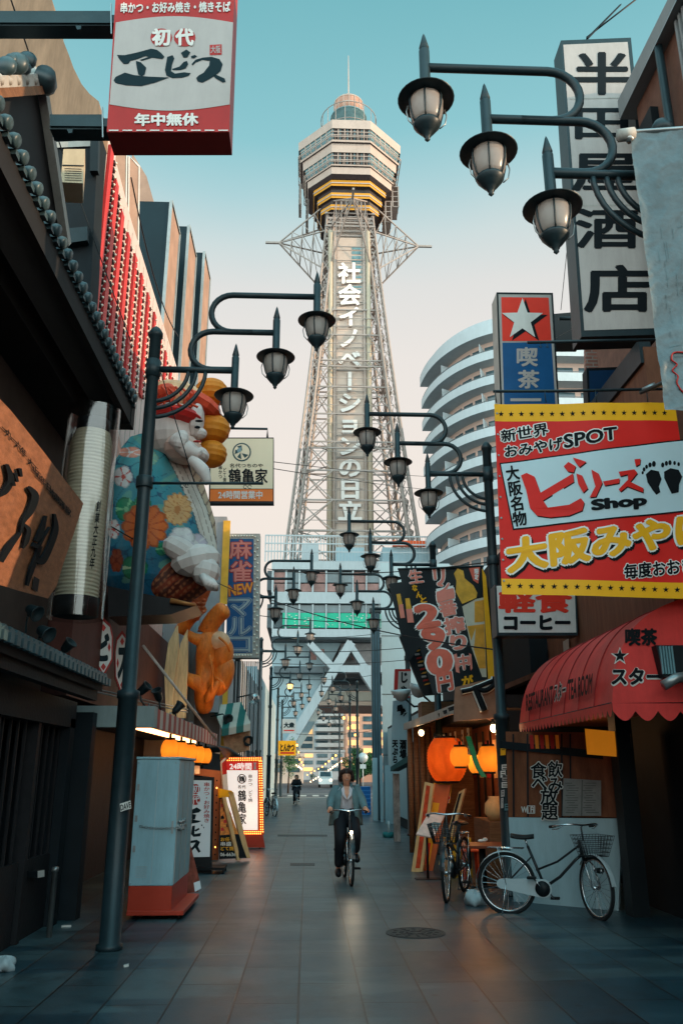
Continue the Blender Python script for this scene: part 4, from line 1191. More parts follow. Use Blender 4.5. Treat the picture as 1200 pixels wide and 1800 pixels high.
# clear case with tall paper lantern
cc = at(150, 900, 8.75)
lan = thing('lantern_case', 'tall ribbed paper lantern inside a clear plastic case hanging from the eave', 'lantern', (cc.x, cc.y, at(140, 1090, 8.75).z))
zt_, zb_ = at(165, 722, 8.75).z, at(140, 1088, 8.75).z
paper = mat('lantern_paper', lin(214, 200, 176), 0.7, 0, 0.1, 2, transl=0.3)
b = MB(); pr = []
n = 46; za, zb2 = zb_ + 0.22, zt_ - 0.28
for k in range(n * 4 + 1):
    z = za + (zb2 - za) * k / (n * 4); r = 0.225 + 0.007 * math.cos(k * math.pi / 2) - 0.04 * max(0, (k / (n * 4) - 0.9) * 10) ** 2
    pr.append((r, z))
b.lathe(pr, paper, (cc.x, cc.y, 0), 28); b.build('paper_shade', lan)
b = MB(); b.lathe([(0.0, zb_ + 0.03), (0.235, zb_ + 0.03), (0.24, zb_ + 0.22), (0, zb_ + 0.22)], ink, (cc.x, cc.y, 0), 28); b.lathe([(0.0, zb2), (0.18, zb2), (0.18, zb2 + 0.15), (0, zb2 + 0.15)], ink, (cc.x, cc.y, 0), 28); b.build('end_cap', lan)
clear = glassy('clear_vinyl', (0.86, 0.88, 0.88), 0.12, 0.10)
b = MB(); b.grid(lambda u, v: Vector((cc.x + (0.285 + 0.012 * math.sin(u * 40) * math.sin(v * 5 + u * 9)) * math.cos(u * 2 * math.pi), cc.y + (0.285 + 0.012 * math.sin(u * 33 + v * 4)) * math.sin(u * 2 * math.pi), zb_ + (zt_ - zb_) * v)), 60, 10, clear)
b.build('clear_cover', lan)
b = MB(); pll = PY(cc.y - 0.24)
b.vtext(pll, '創業大正九年', [(171, 880), (179, 880), (166, 1000), (157, 1000)], ink, 1, 0.03); b.build('lettering', lan)
# kerb-side odds and ends in front of the dark restaurant
p = gr(6, 1708)
b = MB()
bagm = mat('plastic_bag', lin(176, 188, 192), 0.35, 0, 0.12, 6, transl=0.2)
rs = random.Random(4)
def bag(p, s, name_lab, seed, cat='bag', nm='plastic_bag'):
    b = MB(); o = Vector(p)
    def f(u, v):
        th = u * 2 * math.pi; ph = (v - 0.5) * math.pi
        r = s * (1 + 0.22 * math.sin(3 * th + seed) * math.cos(2 * ph + seed) + 0.12 * math.sin(7 * th + 5 * v))
        return o + Vector((r * math.cos(ph) * math.cos(th), r * math.cos(ph) * math.sin(th), max(0.0, 0.55 * s + 0.75 * r * math.sin(ph))))
    b.grid(f, 24, 12, bagm); b.thing(nm, name_lab, cat)
bag(p, 0.09, 'pale plastic bag lying on the ground at the far left edge', 2.0)
b = MB(); q = gr(117, 1630); b.obox((q.x, q.y, 0.012), (0.05, 0.01, 0), (-0.005, 0.02, 0), (0, 0, 0.008), white); b.thing('paper_scrap', 'scrap of white paper lying below the dark restaurant front', 'litter')
b = MB(); q = gr(222, 1700); b.obox((q.x, q.y, 0.012), (0.02, 0.006, 0.004), (-0.004, 0.018, 0), (0, 0, 0.008), white); b.thing('paper_scrap', 'crumpled bit of white paper just right of the nearest lamp post', 'litter')
b = MB(); b.px(PX(-2.74), [(66, 1531), (78, 1529), (78, 1541), (66, 1543)], white, 1); b.prism([PX(-2.74).S(x, y) for x, y in ((66, 1531), (78, 1529), (78, 1541), (66, 1543))], (-0.1, 0, 0), black); b.thing('wall_notice', 'small pale notice low on the dark restaurant front', 'notice')
b = MB(); q = gr(160, 1600); b.lathe([(0.03, 0), (0.03, 0.62), (0.036, 0.62), (0.036, 0.66), (0, 0.67)], steel, (-2.6, 9.4, 0), 12); b.thing('bollard', 'slim dark post standing left of the nearest lamp post', 'bollard')

# rooftop pieces top left
brown = mat('weathered_sheet', lin(136, 112, 92), 0.8, 0, 0.25, 1.6, grime=0.35, stretch=(3, 3, 0.4), bump=0.2)
pl = PY(9.9)
t = thing('weathered_building', 'bare building clad in weathered brown sheeting above the tiled eave', 'building', tuple(at(100, 640, 9.9)))
b = MB(); b.pxbox(pl, [(-60, -60), (60, -60), (92, 0), (98, 30), (108, 62), (121, 95), (130, 120), (144, 148), (158, 165), (174, 178), (178, 206), (176, 232), (-60, 232)], 0.45, brown)
b.build('sheet_wall', t)
b = MB(); b.pxbox(pl, [(-60, 232), (176, 232), (170, 300), (162, 460), (150, 650), (-60, 650)], 0.42, dark); b.build('lower_wall', t)
b = MB(); b.px(pl, [(95, 225), (178, 225), (178, 238), (95, 238)], brown, 6); b.px(pl, [(95, 252), (176, 248), (176, 258), (95, 262)], greytrim, 6); b.build('ledge', t)
b = MB()
b.pxbox(Pl(pl.S(0, 0, 30), pl.n), [(112, 402), (154, 398), (154, 422), (114, 428)], 0.1, iron); b.build('bracket', t); b = MB()
b.pxbox(Pl(pl.S(0, 0, 30), pl.n), [(160, 205), (174, 205), (172, 300), (158, 300)], 0.1, black); b.build('downpipe', t)
b = MB(); acm = mat('ac_beige', lin(196, 176, 146), 0.5, 0, 0.08, grime=0.3)
a = Pl((0, 9.5, 0), (0.25, -1, 0))
b.pxbox(a, [(112, 262), (150, 262), (146, 322), (107, 320)], 0.4, acm)
for k in range(6): b.px(a, [(114, 296 + k * 4), (144, 297 + k * 4), (144, 298 + k * 4), (114, 297 + k * 4)], darkwood, 1)
b.px(a, [(110, 290), (148, 291), (148, 293), (110, 292)], darkwood, 2)
b.thing('air_conditioner', 'beige air conditioner unit on the wall left of the red finned front', 'air conditioner')

# hanging white and red sign, top left
Ys = 6.6
pl = PY(Ys)
sg = thing('hanging_sign', 'large white and red hanging sign with black brush lettering at the top left', 'sign', tuple(at(296, 240, Ys)))
redd = mat('sign_dark_red', lin(168, 40, 36), 0.45, 0, 0.12, 1.2, grime=0.2)
F4 = [(207, -58), (414, -58), (403, 232), (188, 232)]
b = MB(); b.pxbox(pl, F4, 0.32, redd); b.build('cabinet', sg)
b = MB()
def cur(x0, x1, y0, dy, n=16): return [(x0 + (x1 - x0) * k / n, y0 - dy * math.sin(math.pi * k / n)) for k in range(n + 1)]
b.px(pl, cur(204, 410, 40, 11) + cur(404, 193, 184, -11), offwhite, 1)
b.text(pl, '串かつ・お好み焼き・焼きそば', [(213, 6), (405, 4), (405, 22), (213, 24)], white, 2, 0.035)
b.text(pl, '年中無休', [(238, 201), (348, 200), (348, 221), (238, 222)], white, 2, 0.045)
for x, ch in ((284, '初'), (325, '代')):
    b.disc(pl, x, 67, 19, 16, redd, 2); b.text(pl, ch, (x - 15, 53, x + 15, 81), white, 3, 0.045)
b.px(pl, [(369, 80), (390, 79), (390, 97), (369, 98)], redd, 2); b.text(pl, '大阪', (371, 82, 388, 95), offwhite, 3, 0.02)
E3 = lambda pts: [(180 + x * 0.2, 20 + y * 0.2) for x, y in pts]
teal_ink = mat('teal_ink', lin(16, 34, 40), 0.55, 0, 0.1, spec=0.1)
for pts in ([(132, 388), (200, 390), (300, 368), (430, 333), (480, 342), (520, 372), (548, 405), (530, 424), (440, 412), (350, 440), (330, 432), (410, 404), (380, 398), (300, 428), (250, 440), (230, 466), (190, 468), (155, 430)],
            [(297, 440), (340, 452), (388, 500), (375, 560), (350, 575), (318, 560), (305, 500)],
            [(102, 610), (120, 580), (200, 543), (280, 565), (400, 578), (590, 586), (470, 630), (345, 662), (210, 655), (120, 635)],
            [(572, 405), (620, 390), (634, 420), (615, 470), (605, 530), (640, 552), (720, 540), (778, 548), (760, 572), (700, 588), (620, 592), (565, 570), (552, 520)],
            [(612, 512), (680, 490), (715, 450), (745, 440), (756, 470), (735, 505), (690, 520), (625, 522)],
            [(692, 370), (740, 340), (775, 365), (748, 410), (715, 412)], [(780, 398), (815, 388), (835, 400), (805, 420), (785, 416)],
            [(784, 470), (820, 430), (880, 412), (960, 404), (1030, 425), (1058, 470), (1040, 530), (985, 575), (920, 612), (880, 632), (840, 622), (826, 590), (850, 566), (890, 545), (940, 480), (945, 440), (880, 432), (820, 455), (796, 480)],
            [(978, 570), (1000, 562), (1075, 595), (1085, 625), (1060, 632), (990, 590)]):
    b.px(pl, E3(pts), teal_ink, 2)
for k in range(9): b.px(pl, [(192 + k * 24, 229), (192 + k * 24 + 17, 229), (192 + k * 24 + 17, 231), (192 + k * 24, 231)], white, 2)
b.build('face', sg)
for y0, y1, xa, xe in ((19, 45, -60, 203), (201, 227, 88, 188)):
    b = MB(); q = PY(Ys + 0.1); b.pxbox(q, [(xa, y0), (xe - 8, y0), (xe - 8, y1), (xa, y1)], 0.16, iron)
    q = PY(Ys + 0.08); b.pxbox(q, [(xa, y0 + 6), (xe + 8, y0 + 7), (xe + 8, y1 - 5), (xa, y1 - 6)], 0.2, iron)
    q = PY(Ys + 0.06); b.pxbox(q, [(xe - 9, y0 - 14), (xe - 7, y0 - 14), (xe - 6, y1 + 14), (xe - 8, y1 + 14)], 0.02, steel)
    b.pxbox(q, [(xe - 70, y1), (xe - 60, y1), (xe - 61, y1 + 6), (xe - 67, y1 + 7)], 0.02, iron)
    b.build('bracket_beam', sg)
# red finned front
wp = mat('white_board_wall', lin(206, 186, 182), 0.6, 0, 0.06, 1, grime=0.1)
finred = mat('fin_red', lin(196, 46, 42), 0.45, 0, 0.12)
findk = mat('fin_edge_red', lin(150, 38, 40), 0.5, 0, 0.12)
XW = -3.2
fin = thing('finned_facade', 'white shop front with vertical red fins studded with bulbs', 'building', (XW, 14, 5.0))
b = MB()
ya, yb = 9.95, 18.0
b.prism([(XW, ya + 0.5, 4.2), (XW, yb, 4.2), (XW, yb, 10.75), (XW, 12.4, 10.85), (XW, ya + 0.5, 11.1)], (-2.5, 0, 0), wp)
for k in range(22): b.box((XW, ya + 0.5 + 0.35 * k, 4.3), (XW + 0.008, ya + 0.5 + 0.35 * k + 0.015, 10.7), greytrim)
b.build('wall', fin)
fins = [((150, 370), (196, 640)), ((178, 258), (232, 660)), ((200, 325), (238, 660)), ((220, 380), (246, 660)), ((234, 420), (254, 665)), ((247, 456), (262, 665)), ((255, 482), (268, 665)), ((265, 510), (274, 665)), ((272, 532), (280, 665)), ((280, 556), (286, 665))]
pk = mat('pink_board', lin(214, 176, 166), 0.6, 0, 0.06, 1, grime=0.1)
pin = mat('bulb_stud', lin(236, 222, 206), 0.4, 0, 0.05)
stud = mat('socket_black', lin(46, 34, 34), 0.6)
rows = [(10.35, 6.4, 8.6), (10.75, 5.0, 10.9), (11.2, 5.0, 10.65), (11.7, 5.0, 10.45), (12.25, 5.0, 10.4), (12.85, 5.0, 10.4), (13.45, 5.0, 10.4), (14.1, 5.0, 10.4), (14.8, 5.0, 10.4), (15.5, 5.0, 10.35), (16.2, 5.0, 10.3), (16.9, 5.0, 10.3)]
for (y, z0, z1) in rows:
    z0 = max(z0, 6.2 + (y - 10.35) * 0.55)
    b = MB(); b.box((XW + 0.005, y - 0.11, z0), (XW + 0.045, y + 0.09, z1), finred)
    b.box((XW + 0.005, y - 0.125, z0), (XW + 0.05, y - 0.112, z1), findk)
    f = b.build('fin', fin)
    b = MB(); n = int((z1 - z0) / 0.135)
    for k in range(n):
        z = z0 + 0.08 + k * 0.135
        b.box((XW + 0.004, y + 0.16, z - 0.03), (XW + 0.045, y + 0.24, z + 0.03), stud); b.ell((XW + 0.06, y + 0.2, z), (0.02, 0.022, 0.022), pin, 6, 4)
        if y > 12.6: b.ell((XW + 0.06, y - 0.01, z + 0.06), (0.018, 0.02, 0.02), pin, 6, 4)
    b.build('bulb_row', f)['kind'] = 'stuff'
b = MB(); b.tube([(XW + 0.3, 11.0 + k * 0.5, 10.6 - 0.015 * k * (10 - k)) for k in range(11)], 0.012, black, 5); b.build('wire', fin)
# pink scalloped boards and arch below the fins
b = MB()
pk = mat('pink_board', lin(214, 176, 166), 0.6, 0, 0.06, 1, grime=0.1)
for k in range(16): b.box((XW + 0.02, 10.2 + 0.48 * k, 4.2), (XW + 0.05, 10.2 + 0.48 * k + 0.46, 6.2 + 0.25 * math.sin(k)), pk)
b.tube([(XW + 0.12, 11.9 + 0.55 * math.cos(math.pi * k / 14), 6.1 + 0.62 * math.sin(math.pi * k / 14)) for k in range(15)], 0.07, pk, 8)
b.build('lower_boards', fin)
# tall tan panels and dark slabs
tan = mat('tan_panel', lin(164, 132, 114), 0.6, 0, 0.22, 1.6, grime=0.2)
slabm = mat('dark_slab', lin(15, 34, 42), 0.45, 0, 0.2, 1.2)
edgem = mat('slab_edge', lin(150, 162, 166), 0.5)
t = thing('tan_panel_front', 'pair of tall tan panels in white frames standing above the red fins', 'facade panel', tuple(at(225, 500, 16.2)))
b = MB()
for (x0, x1, y0, y1) in ((201, 224, 256, 268), (226, 246, 274, 292)):
    q = Pl((0, 15.6 + (x0 - 201) * 0.02, 0), (0.55, -1, 0)); b.pxbox(q, [(x0, y0), (x1, y1), (x1 - 4, 640), (x0 - 3, 640)], 0.25, tan)
    b.frame(q, [(x0, y0), (x1, y1), (x1 - 4, 640), (x0 - 3, 640)], 2.2, white, 3)
b.build('panel', t)
b = MB(); b.pxbox(PY(17.6), [(232, 268), (258, 310), (270, 352), (272, 660), (232, 660)], 0.8, tan); b.build('rear_wall', t)
for (xi, yi, xo, yo, xe, ye, Y, lab) in ((245, 355, 300, 355, 315, 392, 16.2, 'nearest and largest of the three dark upright slabs above the folk figure'), (314, 397, 331, 398, 344, 432, 18.0, 'middle of the three dark upright slabs above the folk figure'), (343, 443, 358, 444, 368, 480, 19.8, 'farthest of the three dark upright slabs above the folk figure')):
    q = PY(Y); a0 = q.S(xi, yi); a1 = q.S(xo, yo); zt0 = a1.z
    xe_ = max(a1.x + 0.02, a1.x)
    y2 = xp(xe, ye, a1.x).y
    b = MB(); b.box((a0.x - 0.4, Y, 4.5), (a1.x, y2, zt0), slabm)
    th = thing('upright_slab', lab, 'facade slab', (a1.x, Y, 4.5), 'dark slabs above the folk figure')
    b.build('slab', th)
    b = MB(); b.box((a1.x + 0.002, Y + 0.06, 4.6), (a1.x + 0.03, y2 - 0.06, zt0 - 0.06), tan); b.build('panel', th)
    b = MB(); b.box((a1.x - 0.02, Y - 0.03, 4.5), (a1.x + 0.05, Y - 0.001, zt0 + 0.03), edgem); b.box((a1.x - 0.02, y2 + 0.001, 4.5), (a1.x + 0.05, y2 + 0.06, zt0 + 0.03), edgem); b.box((a1.x - 0.02, Y, zt0 + 0.002), (a1.x + 0.05, y2, zt0 + 0.05), edgem); b.build('trim', th)

# ------------------------------------------------------------------ giant folk figure
def shade_mesh(b, fn):
    b.col = fn
def build_col(b, name, parent):
    """build with a painted colour per corner, taken from where the paint lies on the figure"""
    ob = b.build(name, parent)
    me = ob.data; o0 = ORIG.get(parent.name, Vector())
    ca = me.color_attributes.new('paint', 'FLOAT_COLOR', 'POINT')
    for i, v in enumerate(me.vertices): ca.data[i].color = b.col(v.co + o0)
    return ob
painted = mat('festival_paint', (0.9, 0.9, 0.9, 1), 0.7, 0, 0.16, 3.5, attr='paint', bump=0.15, grime=0.25, spec=0.12)
flat_paint = mat('skin_white_paint', lin(216, 200, 194), 0.65, 0, 0.10, 3, grime=0.2, spec=0.12)
FYd = 12.6
def fp(x, y, dY=0.0): return at(x, y, FYd + dY)
M = lambda d: d * 13.15 / FPX      # photo pixels to metres at the figure
figt = thing('festival_figure', 'giant round folk figure in a blue floral robe sitting on a dark ledge', 'statue', tuple(fp(290, 1075)))
flowers = []   # (x, y, rx, ry, petals, colour, centre colour)
def C(*c): return lin(*c)
teal, leafg, orf, peach, lav, wht = C(44, 124, 142), C(38, 128, 92), C(214, 104, 50), C(222, 168, 112), C(206, 192, 204), C(226, 218, 216)
flowers = [(255, 925, 42, 42, 12, orf, C(176, 66, 30)), (312, 895, 27, 30, 14, peach, C(196, 122, 66)), (217, 838, 17, 20, 5, wht, C(206, 80, 70)), (222, 895, 20, 22, 3, leafg, C(130, 190, 140)), (250, 885, 16, 14, 3, leafg, C(130, 190, 140)),
           (237, 998, 24, 22, 3, leafg, C(190, 214, 170)), (320, 945, 24, 20, 6, wht, C(214, 200, 204)), (345, 955, 20, 18, 5, lav, wht), (200, 930, 12, 18, 5, wht, C(206, 80, 70)), (205, 985, 12, 22, 6, C(150, 66, 40), C(120, 44, 30)),
           (262, 805, 18, 14, 6, C(126, 176, 160), C(160, 190, 150)), (286, 965, 14, 12, 3, leafg, C(130, 190, 140)), (230, 795, 22, 10, 5, C(226, 150, 130), wht)]
COLLAR = [(292, 772), (322, 830), (352, 898), (370, 960), (372, 1010)]
def robe_col(p):
    x, y = topx(p)
    for (fx, fy, rx_, ry_, n, c, c2) in flowers:
        dx, dy = (x - fx) / rx_, (y - fy) / ry_
        r = math.hypot(dx, dy); a = math.atan2(dy, dx)
        lim = 0.86 + 0.14 * abs(math.cos(n * a / 2))
        if r < lim:
            if r < 0.22: return c2
            if abs(math.sin(n * a / 2)) > 0.965 - 0.0 and r < 0.9: return c2
            if r > lim - 0.10: return tuple(u * 0.62 for u in c[:3]) + (1,)
            return c
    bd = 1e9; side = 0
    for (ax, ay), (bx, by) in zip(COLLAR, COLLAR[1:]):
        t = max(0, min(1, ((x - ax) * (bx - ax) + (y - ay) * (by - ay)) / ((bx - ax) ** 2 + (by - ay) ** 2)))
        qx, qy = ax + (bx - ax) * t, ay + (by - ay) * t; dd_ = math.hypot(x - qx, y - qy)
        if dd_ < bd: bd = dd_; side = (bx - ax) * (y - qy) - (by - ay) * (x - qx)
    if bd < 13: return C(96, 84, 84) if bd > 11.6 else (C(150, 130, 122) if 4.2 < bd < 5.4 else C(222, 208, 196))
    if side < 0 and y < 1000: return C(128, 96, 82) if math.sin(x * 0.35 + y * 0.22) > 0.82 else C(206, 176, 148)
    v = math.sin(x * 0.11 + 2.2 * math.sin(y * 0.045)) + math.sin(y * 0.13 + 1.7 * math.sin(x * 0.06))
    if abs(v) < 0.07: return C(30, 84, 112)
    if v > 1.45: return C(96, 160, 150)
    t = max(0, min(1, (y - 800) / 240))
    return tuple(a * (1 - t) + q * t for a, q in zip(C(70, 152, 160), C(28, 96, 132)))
b = MB(); cR = fp(275, 930)
def robe(u, v):
    th = u * 2 * math.pi
    y = 775 + 285 * v                                   # photo rows down the body
    prof = [(0.0, 40), (0.1, 62), (0.25, 82), (0.5, 98), (0.72, 100), (0.88, 88), (1.0, 62)]
    for (a0, r0), (a1, r1) in zip(prof, prof[1:]):
        if v <= a1: r = r0 + (r1 - r0) * (v - a0) / (a1 - a0); break
    cx_ = 268 + 20 * v if v < 0.7 else 282 - 60 * (v - 0.7)
    c = fp(cx_, y); r = M(r) * (1 + 0.03 * math.sin(9 * th + 6 * v))
    return Vector((c.x + r * math.cos(th), c.y + r * 0.85 * math.sin(th), c.z))
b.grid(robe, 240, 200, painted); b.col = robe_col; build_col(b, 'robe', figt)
b = MB()    # red-brown lower drape and hands in white sleeve
def drape_col(p):
    x, y = topx(p)
    if (int(x / 7) + int(y / 7)) % 2 == 0 and math.hypot(x % 7 - 3.5, y % 7 - 3.5) < 2.6: return C(186, 112, 74)
    return C(150, 58, 36) if math.sin(x * 0.12 + y * 0.2) > 0.3 else C(92, 42, 36)
def drape(u, v):
    th = u * 2 * math.pi; ph = (v - 0.5) * math.pi
    c = fp(318, 1012, -0.25); q = Vector((M(66) * math.cos(ph) * math.cos(th), M(50) * math.cos(ph) * math.sin(th), M(46) * math.sin(ph)))
    q = Matrix.Rotation(-0.45, 3, 'Y') @ q
    return c + q
b.grid(drape, 90, 60, painted); b.col = drape_col; build_col(b, 'drape', figt)
def facet(b, c, r, m, rotz=0.0, tilt=0.0, nu=10, nv=6):
    b.ell(c, r, m, nu, nv, rot=Matrix.Rotation(tilt, 3, 'Y') @ Matrix.Rotation(rotz, 3, 'Z'), smooth=False)
b = MB()
facet(b, fp(345, 985, -0.75), (M(42), M(30), M(26)), flat_paint, 0.3, -0.3); facet(b, fp(362, 1005, -0.8), (M(24), M(22), M(24)), flat_paint, 0.8, 0.2); facet(b, fp(318, 968, -0.85), (M(32), M(20), M(20)), flat_paint, 0.2, 0.5)
for k in range(4): b.tube([fp(356 + k * 5, 1012 + k * 3, -1.05), fp(364 + k * 5, 1026 + k * 2, -1.12), fp(368 + k * 4, 1036, -1.06)], [M(6), M(6), M(4)], flat_paint, 8)
b.build('sleeve_and_hand', figt)
b = MB()    # collar folds and bib
shadw = mat('cream_cloth_paint', lin(206, 186, 170), 0.5, 0, 0.1, 2)
for (pts, r, m) in (([(305, 770), (330, 790), (352, 800)], [12, 15, 9], flat_paint), ([(336, 806), (356, 826), (366, 850)], [9, 11, 6], flat_paint)):
    b.tube(spline([fp(x, y, -0.85) for x, y in pts], 5), [M(v) for k in range(len(pts) - 1) for v in [r[k] + (r[k + 1] - r[k]) * j / 5 for j in range(5)]] + [M(r[-1])], m, 10)
b.build('collar', figt)
b = MB()    # head looking to the right
hc = fp(303, 758, -0.35)
facet(b, hc, (M(50), M(50), M(52)), flat_paint, 0.2, 0, 14, 10)
facet(b, fp(322, 790, -0.6), (M(34), M(34), M(26)), mat('jowl_paint', lin(196, 160, 146), 0.5, 0, 0.08), 0, 0.2)
facet(b, fp(345, 742, -0.5), (M(14), M(30), M(34)), flat_paint, 0, 0.1); facet(b, fp(352, 762, -0.5), (M(12), M(13), M(10)), flat_paint)
facet(b, fp(318, 772, -0.95), (M(13), M(9), M(17)), flat_paint, 0, 0.25); facet(b, fp(352, 800, -0.55), (M(16), M(22), M(13)), flat_paint, 0, 0.3)
h = b.build('head', figt)
b = MB(); facet(b, fp(347, 751, -0.98), (M(5), M(3), M(2.5)), ink); facet(b, fp(350, 740, -0.96), (M(7), M(3), M(2)), ink); facet(b, fp(347, 776, -0.98), (M(7), M(3), M(2)), redd); b.build('face_paint', h)
b = MB()
for (x, y, rx_, rz, dy, m) in ((312, 735, 46, 16, -0.55, finred),):
    facet(b, fp(x, y, dy), (M(rx_), M(46), M(rz)), m, 0, 0.12, 18, 6)
b.build('hair_band', figt)
hatr = mat('hat_red_cloth', lin(206, 74, 48), 0.5, 0, 0.25, 5); hatp = mat('hat_peach_cloth', lin(222, 172, 130), 0.5, 0, 0.3, 5)
b = MB(); facet(b, fp(312, 702, -0.2), (M(56), M(50), M(30)), hatp, 0.2, 0.15, 14, 8); facet(b, fp(352, 712, -0.3), (M(42), M(40), M(18)), hatr, 0.1, 0.45, 12, 6); facet(b, fp(290, 695, -0.5), (M(26), M(30), M(18)), hatr, 0.1, -0.4, 12, 6)
for k in range(5): b.tube(spline([fp(285 + 12 * k, 680 + 3 * (k % 2), -0.85), fp(295 + 12 * k, 694, -0.95), fp(288 + 12 * k, 708, -0.95), fp(300 + 12 * k, 716, -0.9)], 4), M(2.2), hatr, 6)
b.build('hat', figt)
b = MB(); ora = mat('orange_paper', lin(222, 134, 40), 0.5, 0, 0.12, 3, transl=0.2)
for (x, y, r, rz) in ((372, 754, 33, 30), (372, 798, 27, 25), (372, 690, 30, 26)):
    pr = [(r * math.sin(math.pi * k / 16) * (1 + 0.02 * (-1) ** k), -rz * math.cos(math.pi * k / 16)) for k in range(17)]
    b.lathe([(M(a) + 0.004, M(h)) for a, h in pr], ora, fp(x, y, -0.1), 18, smooth=False)
b.build('gourd_tassel', figt)
b = MB(); ledge = mat('ledge_black', lin(34, 32, 34), 0.4, 0, 0.3, 2)
q = [(190, 1030), (265, 1046), (325, 1056), (346, 1064), (300, 1080), (190, 1084)]
b.prism([PY(FYd - 0.9).S(x, y) for x, y in q], (0, 0.75, 0), ledge)
b.tube([fp(300, 1056, -0.95), fp(345, 1064, -0.95)], [M(5), M(2)], mat('ledge_gilt', lin(160, 104, 60), 0.35, 0.2, 0.3), 6)
b.build('ledge', figt)
# ------------------------------------------------------------------ orange climbing figure
gold = mat('carved_orange', lin(236, 122, 40), 0.5, 0, 0.34, 3.5, bump=0.7, grime=0.35, spec=0.35, coat=0.0, stretch=(3, 3, 1))
CYd = 17.4
def cp(x, y, d=0.0): return at(x, y, CYd + d)
m2 = lambda d: d * 17.6 / FPX
cl = thing('climbing_figure', 'glossy orange carved figure clinging to a weathered post above the striped canopy', 'statue', tuple(cp(362, 1265)))
V = []; E_ = []; Rd = []
def chain(pts, rs_, start=None):
    pv = start
    for p, r in zip(pts, rs_):
        V.append(tuple(cp(*p))); Rd.append(m2(r)); i = len(V) - 1
        if pv is not None: E_.append((pv, i))
        pv = i
    return pv
hip = chain([(364, 1205, -0.2)], [20])
ch = chain([(364, 1180, -0.2), (362, 1155, -0.25)], [19, 20], hip)
sh = chain([(366, 1130, -0.3)], [20], ch)
chain([(372, 1112, -0.3), (376, 1102, -0.3)], [12, 12], sh)
chain([(352, 1126, -0.45), (338, 1121, -0.45), (330, 1113, -0.3)], [11, 9.5, 7], sh)
chain([(378, 1125, 0.1), (352, 1122, 0.35), (336, 1119, 0.3)], [10, 8, 6], sh)
l1 = chain([(352, 1202, -0.4), (338, 1197, -0.45)], [14, 13], hip); chain([(328, 1190, -0.3), (326, 1182, -0.25)], [9, 6], l1)
l2 = chain([(360, 1235, -0.1), (356, 1256, 0.0)], [18, 13], hip)
vs, fs = skin_mesh(V, E_, Rd, 0, 2)
b = MB(); b.add(vs, fs, gold, True); b.build('body', cl)
b = MB()     # big sack-like head and curled trunk on its back
b.ell(cp(390, 1150, -0.2), (m2(20), m2(22), m2(30)), gold, 18, 12, Matrix.Rotation(0.1, 3, 'Y')); b.ell(cp(392, 1188, -0.2), (m2(18), m2(20), m2(34)), gold, 18, 12, Matrix.Rotation(0.25, 3, 'Y'))
b.ell(cp(384, 1128, -0.3), (m2(20), m2(18), m2(18)), mat('carved_pale', lin(214, 166, 130), 0.4, 0, 0.25, 4, bump=0.3), 16, 10); b.ell(cp(374, 1215, -0.4), (m2(8), m2(10), m2(22)), gold, 12, 8, Matrix.Rotation(0.5, 3, 'Y'))
b.build('hump', cl)
b = MB()
P = spline([cp(362, 1112, -0.3), cp(372, 1095, -0.35), (cp(384, 1080, -0.4)), cp(398, 1068, -0.45)], 6)
b.tube(P + [P[-1] + (P[-1] - P[-2]) * 0.8], [m2(15 + 0.7 * (k % 2)) for k in range(len(P) - 3)] + [m2(15), m2(13.5), m2(9), m2(2)], gold, 14)
for k in range(2, 8): b.tube([P[k] + Vector((m2(16) * math.cos(a * 0.524), m2(16) * math.sin(a * 0.524) , m2(3) * math.cos(a * 0.524))) for a in range(12)], m2(1.2), gold, 5, closed=True)
P = spline([cp(318, 1110, -0.2), cp(330, 1092, -0.3), cp(342, 1080, -0.35), cp(356, 1066, -0.3)], 5); b.tube(P, [m2(12 - 0.1 * k) for k in range(len(P))], gold, 12)
b.build('horn', cl)
b = MB(); b.box(cp(371, 1160, -0.62) - Vector((m2(4), 0.03, m2(3))), cp(371, 1160, -0.62) + Vector((m2(4), 0.03, m2(6))), gold)
for (x0, y0, x1, y1) in ((368, 1150, 372, 1218), (385, 1120, 404, 1145), (378, 1190, 396, 1210)): b.tube(spline([cp(x0, y0, -0.62), cp((x0 + x1) / 2 + 4, (y0 + y1) / 2, -0.68), cp(x1, y1, -0.6)], 5), m2(2.2), gold, 6)
b.build('strap', cl)
light('figure_floodlight', tuple(at(392, 1235, 16.4)), 5, (1, 0.6, 0.28), 0.08); light('figure_floodlight', tuple(at(318, 1240, 15.6)), 4, (1, 0.66, 0.36), 0.08)
# post and carved planks
greyw = mat('grey_driftwood', lin(120, 134, 140), 0.7, 0, 0.35, 5, stretch=(2, 2, 0.2), bump=0.4)
b = MB(); a = at(332, 1268, 17.7); q = at(340, 1085, 17.7)
b.tube([Vector((a.x, 17.7, a.z)), Vector((a.x + 0.02, 17.72, (a.z + q.z) / 2)), Vector((a.x, 17.7, q.z))], 0.1, greyw, 10)
b.thing('weathered_post', 'grey weathered post the orange figure clings to', 'post')
palew = mat('pale_carved_wood', lin(232, 190, 142), 0.55, 0, 0.35, 3, stretch=(4, 4, 0.5), bump=0.3)
for (pts, Y, lab) in (([(292, 1262), (289, 1180), (296, 1130), (312, 1098), (314, 1140), (306, 1200), (302, 1262)], 16.6, 'narrow pale carved plank left of the weathered post'), ([(300, 1262), (308, 1180), (318, 1130), (330, 1105), (330, 1180), (326, 1262)], 16.9, 'wide pale carved plank directly left of the weathered post')):
    MB().pxbox(PY(Y), pts, 0.12, palew).thing('carved_plank', lab, 'plank', 'pale carved planks', bevel=0.02)
b = MB(); bt = mat('brown_rope_texture', lin(176, 100, 66), 0.6, 0, 0.4, 6, bump=0.4)
b.tube(spline([at(338, 1085, 17.0), at(352, 1050, 16.8), at(360, 1030, 16.6)], 5), [0.16] * 11, bt, 10)
